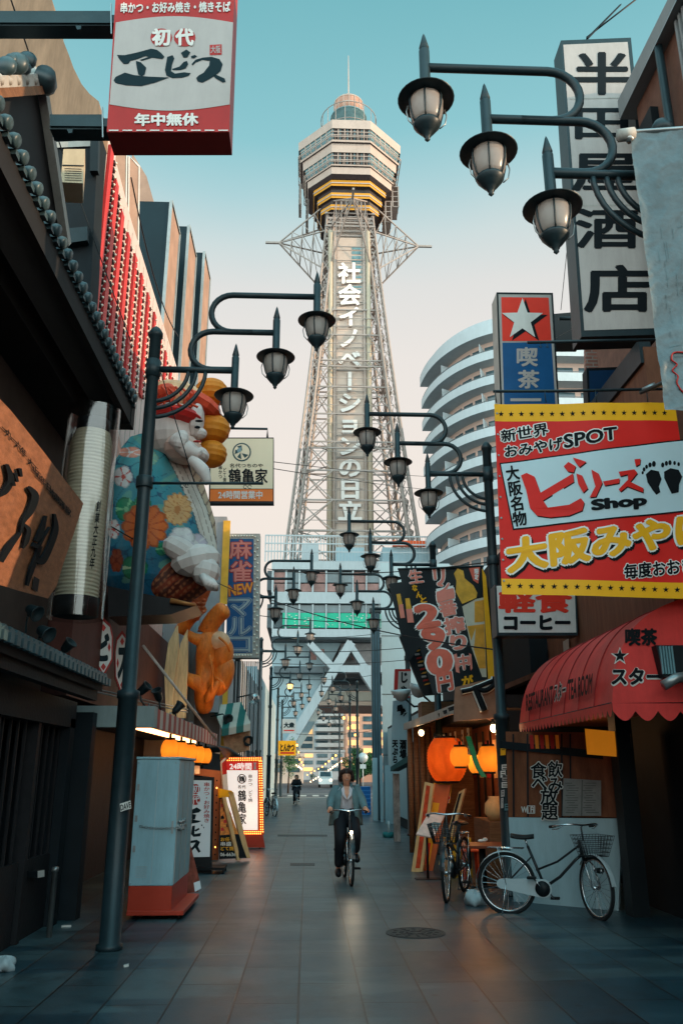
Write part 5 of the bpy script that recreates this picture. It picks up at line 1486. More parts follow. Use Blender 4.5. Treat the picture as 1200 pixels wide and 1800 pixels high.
for k in range(18): b.ell(at(340 + (k % 3) * 9, 1040 + (k // 3) * 7, 16.7), (0.05, 0.05, 0.035), bt, 8, 6)
b.thing('carved_bracket', 'brown carved bracket under the folk figure ledge', 'bracket')
# white pole brace in front of planks
b = MB(); b.tube([at(252, 1135, 12.5), at(380, 1300, 14.5)], 0.022, white, 8); b.thing('stay_rod', 'slanting pale stay rod from the wall to the striped canopy', 'rod')
# wall behind these
b = MB(); b.box((-6, 18.0, 0), (-2.75, 20.6, 8.2), grey_w); b.box((-6, 10.4, 2.5), (-2.95, 18.0, 4.2), mat('maroon_wall', lin(92, 52, 46), 0.6, 0, 0.3, grime=0.3))
b.box((-6, 10.4, 0), (-2.6, 10.6, 2.3), dark); b.box((-6, 10.6, 0), (-3.4, 18.0, 2.5), darkwood)
b.thing('shop_building', 'maroon shop building behind the folk figure and the striped canopy', 'building')
# diamond boards
for k, (x, y, w, h, ch, lab) in enumerate(((150, 1122, 13, 46, 'エ', 'diamond board half hidden behind the tiled roof'), (182, 1138, 17, 52, 'ビ', 'middle diamond board above the tiled roof'), (215, 1166, 13, 58, 'ス', 'diamond board closest to the nearest lamp post'))):
    Yk = 11.4 + 0.5 * k
    q = Pl(at(x, y, Yk), (0.35, -1, 0))
    hexp = [(x, y - h), (x + w * 0.75, y - h * 0.78), (x + w, y - h * 0.4), (x + w * 0.95, y + h * 0.45), (x, y + h), (x - w * 0.95, y + h * 0.45), (x - w, y - h * 0.4), (x - w * 0.75, y - h * 0.78)]
    t = thing('diamond_board', lab, 'signboard', tuple(at(x, y + h, Yk)), 'diamond shaped boards with katakana')
    b = MB(); b.pxbox(q, hexp, 0.08, redd); b.build('panel', t)
    b = MB(); b.px(q, [(x + (a - x) * 0.86, y + (c - y) * 0.88) for a, c in hexp], white, 1)
    for yy in (-0.66, 0.66): b.px(q, [(x, y + h * (yy - 0.13)), (x + w * 0.28, y + h * yy), (x, y + h * (yy + 0.13)), (x - w * 0.28, y + h * yy)], red, 2)
    for xx in (-0.6, 0.6): b.px(q, [(x + w * xx, y - h * 0.16), (x + w * (xx + 0.16), y), (x + w * xx, y + h * 0.16), (x + w * (xx - 0.16), y)], red, 2)
    b.text(q, ch, (x - w * 0.55, y - h * 0.42, x + w * 0.55, y + h * 0.42), teal_ink, 2, 0.06); b.build('face', t)
b = MB()
for y in (1213, 1218): b.tube([at(150, y - 6, 11.2), at(330, y + 34, 15.5)], 0.012, steel, 6)
for x, y in ((240, 1238), (262, 1236), (300, 1252)): b.tube([at(x, y, 12.8), at(x, y + 28, 12.8)], 0.012, steel, 6)
b.thing('roof_handrail', 'thin steel handrail above the grey canopy edge', 'handrail')
def spot2(x, y, Y, label, d):
    p = at(x, y, Y); t = thing('spotlight', label, 'spotlight', tuple(p), 'spotlights along the left roof'); d = Vector(d).normalized()
    MB().lathe([(0.03, -0.12), (0.06, -0.06), (0.07, 0.06), (0.09, 0.1), (0.075, 0.1), (0.05, 0.05), (0, 0.05)], iron, p, 14, axis=d).build('lamp_head', t)
    MB().tube([p - d * 0.06, p - d * 0.06 + Vector((0.02, 0, -0.12)), p + Vector((0.05, 0.05, -0.26))], 0.014, iron, 6).build('bracket', t)
spot2(278, 1222, 13.6, 'pale faced spotlight on the canopy roof aimed at the carved planks', (-0.2, -0.5, 0.7)); spot2(312, 1245, 14.6, 'spotlight on the canopy roof at the foot of the weathered post', (0.4, 0.3, 0.6)); spot2(252, 1212, 12.6, 'spotlight on the canopy roof touching the nearest lamp post', (0.6, -0.2, 0.5))

# ------------------------------------------------------------------ canopy with striped edge
fasc = mat('canopy_fascia', lin(132, 142, 142), 0.5, 0, 0.08, 1, grime=0.3)
stripe = bpy.data.materials.new('striped_canvas'); MATS['striped_canvas'] = stripe; stripe.use_nodes = True
def stripes(m, c1, c2, period, axis, duty=0.5, off=0.0):
    t = m.node_tree; tc = t.nodes.new('ShaderNodeTexCoord'); sp = t.nodes.new('ShaderNodeSeparateXYZ'); t.links.new(tc.outputs['Object'], sp.inputs[0])
    d = t.nodes.new('ShaderNodeMath'); d.operation = 'MULTIPLY_ADD'; d.inputs[1].default_value = 1 / period; d.inputs[2].default_value = off; t.links.new(sp.outputs[axis], d.inputs[0])
    f = t.nodes.new('ShaderNodeMath'); f.operation = 'FRACT'; t.links.new(d.outputs[0], f.inputs[0])
    g = t.nodes.new('ShaderNodeMath'); g.operation = 'GREATER_THAN'; g.inputs[1].default_value = duty; t.links.new(f.outputs[0], g.inputs[0])
    mx = t.nodes.new('ShaderNodeMix'); mx.data_type = 'RGBA'; mx.inputs[6].default_value = c1; mx.inputs[7].default_value = c2; t.links.new(g.outputs[0], mx.inputs[0])
    n = t.nodes.new('ShaderNodeTexNoise'); n.inputs['Scale'].default_value = 3; n.inputs['Detail'].default_value = 6; t.links.new(tc.outputs['Object'], n.inputs['Vector'])
    r = t.nodes.new('ShaderNodeMapRange'); r.inputs['To Min'].default_value = 0.65; r.inputs['To Max'].default_value = 1.1; t.links.new(n.outputs['Fac'], r.inputs['Value'])
    m2_ = t.nodes.new('ShaderNodeMix'); m2_.data_type = 'RGBA'; m2_.blend_type = 'MULTIPLY'; m2_.inputs[0].default_value = 1; t.links.new(mx.outputs[2], m2_.inputs[6]); t.links.new(r.outputs[0], m2_.inputs[7])
    t.links.new(m2_.outputs[2], t.nodes['Principled BSDF'].inputs['Base Color']); t.nodes['Principled BSDF'].inputs['Roughness'].default_value = 0.6
stripes(stripe, lin(206, 188, 178), lin(176, 62, 56), 0.46, 'Y')
can = thing('striped_canopy', 'flat grey canopy with a red and white striped street edge', 'canopy', (-2.2, 11.2, 2.1))
c0 = at(75, 1228, 10.75); c1 = at(290, 1248, 11.25); 
b = MB(); zt1 = at(215, 1245, 10.9).z; zb1 = at(215, 1279, 10.9).z
b.box((c0.x - 0.2, 10.75, zb1), (-1.93, 11.0, zt1 + 0.02), fasc)
b.box((-3.3, 11.0, zb1 + 0.1), (-1.97, 18.4, zt1 - 0.04), tiledark)
for k in range(8): b.box((-3.2, 11.4 + k * 0.9, zt1 - 0.035), (-2.05, 11.46 + k * 0.9, zt1 + 0.02), steel)
b.build('canopy_slab', can)
b = MB(); b.box((-1.968, 11.02, zb1), (-1.93, 18.4, zt1), stripe); b.build('striped_edge', can)
p = at(110, 1330, 10.9)
b = MB(); b.box((-2.4, 11.6, zb1 + 0.03), (-2.3, 17.8, zb1 + 0.08), mat('strip_light', lin(255, 214, 170), 0.4, emit=lin(255, 180, 120), es=5.0)); b.build('strip_light', can)
lanm = mat('lit_lantern', lin(255, 176, 74), 0.6, 0, 0.15, 3, emit=lin(255, 120, 26), es=0.22, transl=0.75)
def lantern(c, r, h, label, group, m=None, cap=black, watts=0.7):
    t = thing('paper_lantern', label, 'lantern', tuple(c), group)
    b = MB(); pr = []
    for k in range(33):
        u = k / 32; rr = r * (1 - (abs(u * 2 - 1) ** 2.6) * 0.42) + 0.012 * r / 0.15 * (k % 2) * 0.6
        pr.append((rr, -h / 2 + h * u))
    b.lathe(pr, m or lanm, c, 24); b.build('paper_shade', t)
    b = MB(); b.lathe([(0, -h / 2 - 0.03), (r * 0.6, -h / 2 - 0.03), (r * 0.6, -h / 2 + 0.01), (0, -h / 2 + 0.01)], cap, c, 20); b.lathe([(0, h / 2 - 0.01), (r * 0.6, h / 2 - 0.01), (r * 0.6, h / 2 + 0.03), (0.02, h / 2 + 0.03), (0.02, h / 2 + 0.09)], cap, c, 20); b.build('end_cap', t)
    light('lantern_bulb', tuple(c), watts, (1.0, 0.62, 0.25), 0.03)
    return t
labs = ['glowing orange lantern under the striped canopy, nearest the white kiosk', 'second glowing orange lantern from the kiosk under the striped canopy', 'third glowing orange lantern from the kiosk under the striped canopy', 'fourth glowing orange lantern from the kiosk under the striped canopy', 'last glowing orange lantern at the far end of the striped canopy']
for k in range(5): lantern(Vector((-2.1, 13.2 + k * 1.15, 1.93)), 0.13, 0.3, labs[k], 'lanterns under the striped canopy')
b = MB(); b.box((-2.06, 12.8, 1.58), (-2.0, 16.2, 1.72), redd)
b.thing('bulb_rail', 'red rail with small glowing bulbs above the standing light box', 'bulb rail')
b = MB()
for k in range(12): b.ell((-1.985, 12.95 + k * 0.28, 1.65), (0.028, 0.03, 0.028), bulbw, 8, 6)
o = b.build('bulb', bpy.data.objects['bulb_rail']); o.location = -bpy.data.objects['bulb_rail'].location
light('canopy_lantern_light', (-1.9, 13.6, 1.6), 3, (1.0, 0.5, 0.18), 0.12)
light('canopy_lantern_light', (-1.8, 16.6, 1.6), 5, (1.0, 0.5, 0.18), 0.12)

# ------------------------------------------------------------------ kiosk
kw = mat('kiosk_white', lin(150, 182, 192), 0.4, 0, 0.08, 1.0, grime=0.35)
kr = mat('kiosk_red', lin(176, 58, 40), 0.4, 0, 0.12)
k0 = gr(222, 1618); k1 = gr(300, 1618); Yk = (k0.y + k1.y) / 2
kx0, kx1, kyb = k0.x, k1.x, Yk + 1.35
kh = at(250, 1335, Yk).z
kio = thing('white_kiosk', 'shut white kiosk cabinet on a red base behind the nearest lamp post', 'kiosk', ((kx0 + kx1) / 2, Yk, 0))
b = MB(); b.box((kx0, Yk, 0.36), (kx1, kyb, kh), kw); b.box((kx0 - 0.01, Yk - 0.01, kh + 0.002), (kx1 + 0.02, kyb + 0.01, kh + 0.03), kw); b.build('cabinet', kio, bevel=0.008)
b = MB(); b.box((kx0, Yk + 0.004, 0.08), (kx1 - 0.004, kyb, 0.358), kr); b.box((kx0, Yk - 0.02, 0.05), (kx1 + 0.14, kyb + 0.06, 0.10), kr); b.build('base', kio, bevel=0.008)
for (x, y) in ((kx1 + 0.08, Yk + 0.06), (kx0 + 0.08, Yk + 0.06), (kx1 + 0.08, kyb - 0.1)):
    MB().lathe([(0, -0.015), (0.028, -0.015), (0.028, 0.015), (0, 0.015)], rubber, (x, y, 0.03), 12, axis=(1, 0, 0)).build('caster', kio)
b = MB()
for t_ in (0.33, 0.66, 0.98): b.box((kx1 + 0.002, Yk + 1.35 * t_ - 0.008, 0.38), (kx1 + 0.007, Yk + 1.35 * t_ + 0.008, kh - 0.02), steel)
b.box((kx1 + 0.002, Yk + 0.01, 0.38), (kx1 + 0.012, Yk + 0.04, kh - 0.02), steel); b.build('shutter_trim', kio)
b = MB()
for z in (0.72, 1.05, 1.4): b.box((kx0 + 0.02, Yk - 0.006, z), (kx0 + 0.05, Yk - 0.001, z + 0.07), steel)
b.box((kx1 - 0.05, Yk - 0.02, 0.92), (kx1 - 0.03, Yk - 0.001, 1.06), steel); b.box((kx0 + 0.25, Yk - 0.003, 0.38), (kx0 + 0.256, Yk - 0.0005, kh - 0.02), sgrey)
for k in range(6): b.box((kx0 + 0.07, Yk - 0.004, 0.45 + k * 0.022), (kx0 + 0.2, Yk - 0.0008, 0.455 + k * 0.022), sgrey)
for (x, z) in ((0.02, 0.38), (0.46, 0.38), (0.02, kh - 0.04), (0.46, kh - 0.04)): b.lathe([(0, 0), (0.008, 0), (0.006, 0.004), (0, 0.004)], steel, (kx0 + x, Yk - 0.001, z), 8, axis=(0, -1, 0))
b.build('hinge_and_latch', kio)
def chain_links(b, pts, r, m):
    for i, p in enumerate(pts):
        a = Vector((0.02, 0, 0)); c = Vector((0, 0.012, 0)) if i % 2 else Vector((0, 0, 0.012))
        b.tube([Vector(p) + a * math.cos(t * 0.785) + c * math.sin(t * 0.785) for t in range(8)], r, m, 5, closed=True)
b = MB(); zc_ = 1.0
chain_links(b, [(kx0 + 0.1 + k * 0.03, Yk - 0.015, zc_ + 0.02 * ((k / 9 - 1) ** 2 - 1)) for k in range(17)], 0.004, steel)
for k in range(26): b.ell((kx1 + 0.02 + 0.012 * (k % 2), Yk + 0.03 + k * 0.021, 1.0 + 0.05 * math.sin(k * 1.9)), (0.014, 0.014, 0.022), steel, 6, 4)
b.build('lock_chain', kio)

# ------------------------------------------------------------------ standing light boxes and menu boards
lit_white = mat('lit_panel', lin(226, 216, 212), 0.4, 0, 0.03, 1, emit=lin(255, 236, 224), es=0.55)
lit_grey = mat('lit_panel_cool', lin(176, 186, 190), 0.4, 0, 0.04, 1, emit=lin(200, 220, 226), es=0.12)
def facing(x, y, nx=0.35): 
    p = gr(x, y); return Pl(p, (nx, -1, 0)), p
# 1 brush lettered standing sign
pl, p = facing(372, 1535, 0.12)
t = thing('standing_sign', 'standing light box with black brush lettering beside the white kiosk', 'sign', tuple(p))
b = MB(); b.pxbox(pl, [(318, 1366), (377, 1366), (372, 1545), (318, 1545)], 0.14, black); b.build('cabinet', t)
b = MB(); b.px(pl, [(322, 1371), (372, 1372), (369, 1506), (322, 1507)], lit_grey, 1)
for y, ch in ((1387, '初'), (1406, '代')): b.disc(pl, 344, y, 8, 9, redd, 2); b.text(pl, ch, (337.5, y - 7, 350.5, y + 7), lit_grey, 3, 0.02)
b.vtext(pl, '串かつ・お好み焼き', (358, 1375, 369, 1446), redd, 2, 0.015)
ez = lambda pts, ox, oy, s: [(ox + x * s, oy + y * s) for x, y in pts]
for pts in ([(324, 1424), (334, 1425), (346, 1419), (354, 1424), (350, 1428), (340, 1430), (330, 1432)], [(336, 1430), (345, 1432), (343, 1440), (338, 1441)], [(324, 1444), (335, 1440), (354, 1443), (348, 1446), (336, 1448), (327, 1448)],
            [(338, 1452), (343, 1451), (342, 1466), (354, 1464), (352, 1470), (340, 1471), (336, 1466)], [(342, 1459), (350, 1455), (351, 1458), (344, 1462)], [(353, 1450), (356, 1449), (356, 1453)], [(357, 1454), (359, 1453), (359, 1457)],
            [(334, 1478), (346, 1476), (352, 1480), (348, 1488), (353, 1497), (349, 1499), (343, 1490), (336, 1497), (332, 1495), (340, 1487), (344, 1481), (335, 1482)]): b.px(pl, pts, teal_ink, 2)
b.build('face', t)
b = MB(); q = p
b.obox((p.x - 0.12, p.y + 0.1, 0.08), (0.34, 0, 0), (0, 0.24, 0), (0, 0, 0.02), black); b.build('base_tray', t)
for dx, dy in ((0.2, -0.12), (0.2, 0.32), (-0.4, -0.12)): MB().lathe([(0, -0.015), (0.035, -0.015), (0.035, 0.015), (0, 0.015)], rubber, (p.x + dx, p.y + dy, 0.036), 12, axis=(1, 0, 0)).build('caster', t)
# small leaning board
pl, p = facing(335, 1570, 0.6)
b = MB(); b.pxbox(Pl(p, (0.75, -0.7, 0.25)), [(322, 1478), (326, 1450), (353, 1556), (342, 1582), (322, 1590)], 0.05, mat('menu_photo', lin(128, 66, 56), 0.35, 0, 0.6, 9))
b.px(Pl(p, (0.75, -0.7, 0.25)), [(340, 1552), (351, 1548), (353, 1562), (342, 1568)], lit_grey, 2); b.thing('leaning_menu', 'brown photo menu board leaning against the white kiosk', 'menu board')
# bulb framed upright panel
pl, p = facing(385, 1510, 0.25)
wbulb = mat('bulb_frame_wood', lin(150, 84, 48), 0.5, 0, 0.2, 3)
t = thing('bulb_post', 'brown upright sign frame dotted with bulbs behind the brush lettered light box', 'sign frame', tuple(gr(380, 1512)))
pl = Pl(gr(380, 1512), (0.2, -1, 0))
b = MB(); b.pxbox(pl, [(324, 1348), (388, 1355), (384, 1512), (372, 1512), (374, 1366), (324, 1360)], 0.1, wbulb)
for k in range(11): b.disc(pl, 381.5 - k * 0.35, 1372 + k * 13, 1.3, 1.6, bulbw if k in (1, 9) else ink, 1, 8)
b.thing
b.build('frame', t)
# A-shaped menu boards
pl, p = facing(412, 1515, 0.5)
t = thing('menu_board', 'large slanted menu board with orange food photos and black lettering', 'menu board', tuple(p))
pl = Pl(gr(405, 1515), (0.25, -1, 0.18))
menuor = mat('menu_orange', lin(214, 128, 50), 0.4, 0, 0.5, 16)
blond = mat('blond_wood', lin(212, 170, 120), 0.5, 0, 0.18, 4, stretch=(4, 4, 1))
b = MB(); b.pxbox(pl, [(386, 1400), (394, 1398), (434, 1508), (386, 1510)], 0.04, black); b.px(pl, [(387, 1405), (395, 1403), (419, 1466), (387, 1468)], menuor, 1); b.px(pl, [(387, 1469), (420, 1467), (432, 1506), (387, 1508)], ink, 1)
for j, (y, n_, s_) in enumerate(((1475, 3, 'お任せ'), (1483, 3, '串盛り'), (1491, 4, 'どて焼き'))): b.text(pl, s_, (388, y - 3, 412 + j * 3, y + 4), yellow if j != 1 else white, 2, 0.02)
b.text(pl, '06-6636-', (387, 1499, 417, 1505), white, 2, 0.02)
for k in range(7): b.px(pl, [(388 + (k % 3) * 5, 1414 + k * 7), (392 + (k % 3) * 6, 1412 + k * 7), (395 + (k % 3) * 6, 1418 + k * 7), (388 + (k % 3) * 5, 1419 + k * 7)], ink if k % 2 else red, 2)
b.build('panel', t)
pl = Pl(gr(428, 1514), (0.7, -1, 0.2))
b = MB()
for (x0, y0, x1, y1, w) in ((394, 1400, 420, 1512, 3.0), (406, 1392, 436, 1508, 4.5)):
    b.pxbox(pl, [(x0 - w, y0), (x0 + w, y0), (x1 + w, y1), (x1 - w, y1)], 0.05, blond)
b.pxbox(pl, [(386, 1386), (408, 1390), (409, 1400), (386, 1402)], 0.06, yellow)
b.build('board_frame', t)
# bulb framed 24 hour sign
pl, p = facing(455, 1492, 0.12)
t = thing('bulb_framed_sign', 'white standing sign edged with orange bulbs under a red 24 hour header', 'sign', tuple(p))
fr_or = mat('bulb_border_orange', lin(206, 92, 38), 0.45, 0, 0.2)
b = MB(); b.pxbox(pl, [(388, 1331), (461, 1330), (464, 1467), (388, 1467)], 0.2, fr_or); b.pxbox(pl, [(396, 1467), (462, 1467), (466, 1490), (396, 1490)], 0.2, kr); b.build('cabinet', t)
b = MB(); b.px(pl, [(392, 1354), (453, 1354), (453, 1459), (392, 1459)], lit_white, 1); b.px(pl, [(392, 1339), (453, 1339), (453, 1354), (392, 1354)], mat('lit_red_header', lin(206, 40, 36), 0.4, 0, 0.05, emit=lin(255, 40, 30), es=0.22), 1)
b.text(pl, '24時間', (404, 1341, 442, 1353), lit_white, 2, 0.028); b.vtext(pl, '営業', (445, 1340, 451, 1353), white, 2, 0.03)
b.disc(pl, 425, 1369, 8, 8.5, mat('sign_maroon', lin(70, 34, 32), 0.5), 2); b.disc(pl, 425, 1369, 6.2, 6.8, lit_white, 3); b.text(pl, '鶴', (420, 1364, 430, 1374), ink, 4, 0.03); b.text(pl, '名代', (418, 1380, 432, 1386), ink, 2, 0.02)
b.vtext(pl, '鶴亀家', (418, 1388, 433, 1450), ink, 2, 0.022); b.vtext(pl, '串かつ どて焼', (436, 1361, 444, 1410), ink, 2, 0.012)
b.build('face', t)
b = MB()
def bulbline(x0, y0, x1, y1, n):
    for k in range(n):
        q = pl.S(x0 + (x1 - x0) * k / (n - 1), y0 + (y1 - y0) * k / (n - 1), 2); b.ell(q, (0.011, 0.011, 0.011), bulbw, 6, 4)
bulbline(396, 1333, 458, 1332.5, 17); bulbline(396, 1336.5, 458, 1336, 17); bulbline(456, 1338, 458.5, 1462, 30); bulbline(459.5, 1338, 462, 1462, 30); bulbline(426, 1462, 458, 1462, 10); bulbline(426, 1465.5, 458, 1465.5, 10)
o = b.build('bulb', t); o['kind'] = 'stuff'
for dx in (0.02, -0.4): MB().lathe([(0, -0.015), (0.04, -0.015), (0.04, 0.015), (0, 0.015)], rubber, (p.x + dx, p.y + 0.06, 0.04), 12, axis=(1, 0, 0)).build('caster', t)
light('bulb_sign_glow', (p.x - 0.1, p.y - 0.35, 0.75), 2.0, (1, 0.66, 0.4), 0.25)
# red headed upright strip sign
pl = Pl(at(398, 1370, 17.2), (0.6, -1, 0)); b = MB(); b.pxbox(pl, [(389, 1340), (397, 1332), (402, 1398), (394, 1400)], 0.05, white); b.px(pl, [(390, 1342), (397, 1335), (399, 1360), (391, 1362)], red, 1); b.thing('strip_sign', 'narrow red and white strip sign above the slanted menu board', 'sign')
# dark awning flap
b = MB(); b.prism([at(383, 1312, 18.6), at(402, 1316, 19.2), at(432, 1336, 20.4), at(400, 1340, 19.6)], (0.0, 0.1, 0.03), iron); b.thing('awning_flap', 'dark sloping awning flap past the striped canopy', 'awning')

# ------------------------------------------------------------------ farther left: hanging crane sign, mahjong sign, shops
Yt = 15.8; pl = PY(Yt)
t = thing('crane_sign', 'cream hanging sign with a round crane emblem and an orange 24 hour strip', 'sign', tuple(at(425, 885, Yt)))
cream_s = mat('sign_cream', lin(226, 206, 176), 0.45, 0, 0.05, 1)
b = MB(); b.pxbox(pl, [(369, 769), (481, 769), (481, 885), (367, 885)], 0.16, black); b.build('cabinet', t)
b = MB(); b.px(pl, [(371, 771), (480, 771), (479.5, 859), (370, 859)], cream_s, 1); b.px(pl, [(370, 860), (479.5, 860), (479.5, 881), (369, 881)], orange, 1); b.text(pl, '24時間営業中', (384, 863, 461, 877), white, 2, 0.024)
dkt = mat('emblem_dark', lin(44, 70, 74), 0.5)
b.disc(pl, 425, 795, 16.5, 16.5, dkt, 2); b.disc(pl, 425, 795, 14, 14, cream_s, 3)
for a in (0.4, 1.6, 2.8, 4.0): b.px(pl, [(425 + 13 * math.cos(a), 795 + 13 * math.sin(a)), (425 + 12 * math.cos(a + 0.7), 795 + 12 * math.sin(a + 0.7)), (425 + 2 * math.cos(a + 1.2), 795 + 2 * math.sin(a + 1.2))], dkt, 4)
b.px(pl, [(417, 790), (424, 786), (424, 794), (418, 797)], MATS['tower_glass'], 5)
b.text(pl, '鶴亀家', (402, 824, 470, 850), ink, 2, 0.022); b.text(pl, '名代つちのや', (404, 815, 462, 822), ink, 2, 0.02); b.vtext(pl, '串かつ', (384, 818, 391, 842), ink, 2, 0.02); b.vtext(pl, 'どて焼', (392, 822, 398, 848), ink, 2, 0.02)
b.build('face', t)
b = MB(); b.tube([at(385, 769, Yt + 0.08), at(385, 740, Yt + 0.08)], 0.015, iron, 6); b.tube([at(470, 769, Yt + 0.08), at(470, 754, Yt + 0.08), at(340, 752, Yt + 0.08)], 0.025, iron, 6); b.build('hanger', t)
Ym = 21.2; pl = PY(Ym)
t = thing('mahjong_sign', 'tall blue vertical sign with neon style lettering and a border of bulbs', 'sign', tuple(at(428, 1155, Ym)))
b = MB(); b.pxbox(pl, [(401, 938), (457, 938), (455, 1156), (397, 1156)], 0.35, greytrim); b.build('cabinet', t)
b = MB(); b.px(pl, [(402, 947), (446, 947), (444, 1148), (398, 1148)], navy, 1)
pinkt = mat('neon_pink_tube', lin(206, 120, 110), 0.4); redt = mat('neon_red_tube', lin(150, 40, 44), 0.4); ort = mat('neon_orange', lin(228, 140, 50), 0.4); greyt = mat('neon_grey', lin(150, 158, 160), 0.4)
for ch, y0, y1 in (('麻', 950, 982), ('雀', 986, 1022)): b.text(pl, ch, (404, y0, 442, y1), redt, 2, 0.055); b.text(pl, ch, (404, y0, 442, y1), pinkt, 3, 0.018)
b.text(pl, 'NEW', [(402, 1030), (444, 1024), (445, 1040), (403, 1048)], redt, 2, 0.08); b.text(pl, 'NEW', [(402, 1030), (444, 1024), (445, 1040), (403, 1048)], ort, 3, 0.03)
for ch, y0, y1 in (('マ', 1053, 1082), ('ル', 1086, 1116), ('コ', 1120, 1146)): b.text(pl, ch, (402, y0, 441, y1), greyt, 2, 0.06); b.text(pl, ch, (402, y0, 441, y1), navy, 3, 0.035); b.text(pl, ch, (402, y0, 441, y1), greyt, 4, 0.005)
b.build('face', t)
b = MB()
for k in range(32):
    for x in (448.5, 453): 
        if (k + (x > 450)) % 2 == 0: b.ell(pl.S(x - k * 0.05, 944 + k * 6.6, 2), (0.028, 0.028, 0.028), pin, 8, 5)
for k in range(9): b.ell(pl.S(404 + k * 5, 942.5, 2), (0.028, 0.028, 0.028), pin, 8, 5); b.ell(pl.S(401 + k * 5, 1152, 2), (0.028, 0.028, 0.028), pin, 8, 5)
b.build('bulb_row', t)['kind'] = 'stuff'
ribm = mat('ribbed_grey_metal', lin(150, 152, 156), 0.5, 0.2, 0.12, 2, grime=0.2)
t = thing('ribbed_shop', 'grey ribbed metal shop front with a yellow edge strip below the mahjong sign', 'building', (-2.5, 22, 0))
b = MB(); b.box((-6, 21.4, 2.2), (-2.2, 27.0, at(430, 1160, 21.5).z + 0.6), grey_w)
q = at(386, 905, 20.7)
b.box((q.x - 2, 20.7, 3.0), (at(399, 905, 20.7).x, 21.3, at(390, 908, 20.7).z), ribm); b.build('wall', t)
b = MB()
a = at(393, 915, 20.65); c_ = at(399, 1062, 20.65); b.box((a.x, 20.65, c_.z), (c_.x, 20.698, a.z), mat('edge_yellow', lin(226, 168, 60), 0.5)); b.build('yellow_strip', t); b = MB()
a = at(393, 1200, 21.3); b.box((a.x, 21.2, 1.9), (a.x + 0.12, 21.38, 3.6), MATS['edge_yellow']); b.build('yellow_strip', t)
b = MB()
for k in range(14): 
    a = at(412 + k * 3.6, 1162, 21.3); b.box((a.x, 21.3, 1.6), (a.x + 0.025, 21.38, at(412, 1162, 21.3).z), ribm if k % 2 else iron)
b.build('rib', t)
b = MB()
b.box((-6, 27.2, 0), (-2.35, 40, 5.4), grey_w); b.box((-2.348, 27.4, 2.4), (-2.2, 39.5, 2.7), ribm); b.thing('grey_shop_row', 'plain grey shop building beyond the ribbed metal shop', 'building')
b = MB(); b.box((-6, 40.4, 0), (-2.5, 66, 6.5), pblue); b.thing('pale_building', 'pale blue building beside the far left lamp posts', 'building')
b = MB(); b.box((-6, 20.8, 0), (-2.5, 27, 2.1), dark); b.thing('dark_shopfront', 'dark lower shopfront behind the bulb framed sign', 'shopfront')
gstripe = bpy.data.materials.new('green_striped_canvas'); gstripe.use_nodes = True; MATS['green_striped_canvas'] = gstripe
stripes(gstripe, lin(206, 200, 186), lin(28, 110, 104), 0.34, 'X', 0.5, 0.2)
t = thing('green_striped_awning', 'green and white striped awning below the mahjong sign', 'awning', tuple(at(410, 1290, 20.6)))
b = MB(); a0, a1, a2, a3 = at(372, 1242, 21.2), at(424, 1236, 21.2), at(440, 1272, 20.2), at(390, 1282, 20.2)
b.prism([a0, a1, a2, a3], (0, 0.02, 0.03), gstripe); b.prism([a3 + Vector((0, -0.005, 0)), a2 + Vector((0, -0.005, 0)), a2 + Vector((0, 0, -0.16)), a3 + Vector((0, 0, -0.16))], (0, 0.02, 0), gstripe); b.build('canvas', t)
b = MB(); b.prism([at(392, 1290, 20.4), at(440, 1282, 20.4), at(438, 1318, 20.4), at(396, 1330, 20.4)], (0, 0.1, 0), mat('signband_tan', lin(170, 130, 100), 0.6, 0, 0.5, 6)); b.build('band', t)
for x, y, lab in ((398, 1262, 'floodlight on the green striped awning'), (446, 1228, 'round glass globe light beside the second lamp post'), (433, 1300, 'small floodlight under the green striped awning')):
    p = at(x, y, 20.4); t = thing('floodlight', lab, 'floodlight', tuple(p))
    if 'globe' in lab: MB().ell(p, (0.14, 0.14, 0.14), glassy('globe_glass', (0.8, 0.84, 0.84), 0.1, 0.25), 16, 10).build('globe', t)
    else: MB().lathe([(0.04, -0.1), (0.09, 0.0), (0.13, 0.1), (0.11, 0.1), (0.05, 0), (0, 0)], iron, p, 14, axis=(0.5, -0.6, -0.3)).build('lamp_head', t)
    MB().tube([p, p + Vector((-0.1, 0.1, 0.1)), p + Vector((-0.4, 0.25, 0.05))], 0.018, iron, 6).build('bracket', t)
# far signs
Yf = 55.0; pl = PY(Yf)
t = thing('yellow_sign', 'small yellow hanging sign with black lettering far down on the left', 'sign', tuple(at(505, 1328, Yf)))
b = MB(); b.pxbox(pl, [(489, 1302), (520, 1302), (520, 1328), (489, 1328)], 0.15, yellow); b.text(pl, 'とんかつ', (493, 1308, 517, 1320), ink, 1, 0.05); b.px(pl, (493, 1322, 517, 1325), red, 1); b.build('face', t)
MB().tube([at(487, 1301, Yf), at(487, 1330, Yf)], 0.03, iron, 6).build('bracket', t)
t = thing('white_hanging_sign', 'small white hanging sign with teal lettering above the yellow sign', 'sign', tuple(at(505, 1289, Yf)))
b = MB(); b.pxbox(pl, [(496, 1264), (520, 1264), (520, 1289), (496, 1289)], 0.15, pw); b.text(pl, '大衆', (499, 1270, 517, 1279), teal_ink, 1, 0.05); b.px(pl, (499, 1283, 517, 1285), red, 1); b.build('face', t)
MB().tube([at(494, 1262, Yf), at(522, 1262, Yf)], 0.03, iron, 6).build('bracket', t)
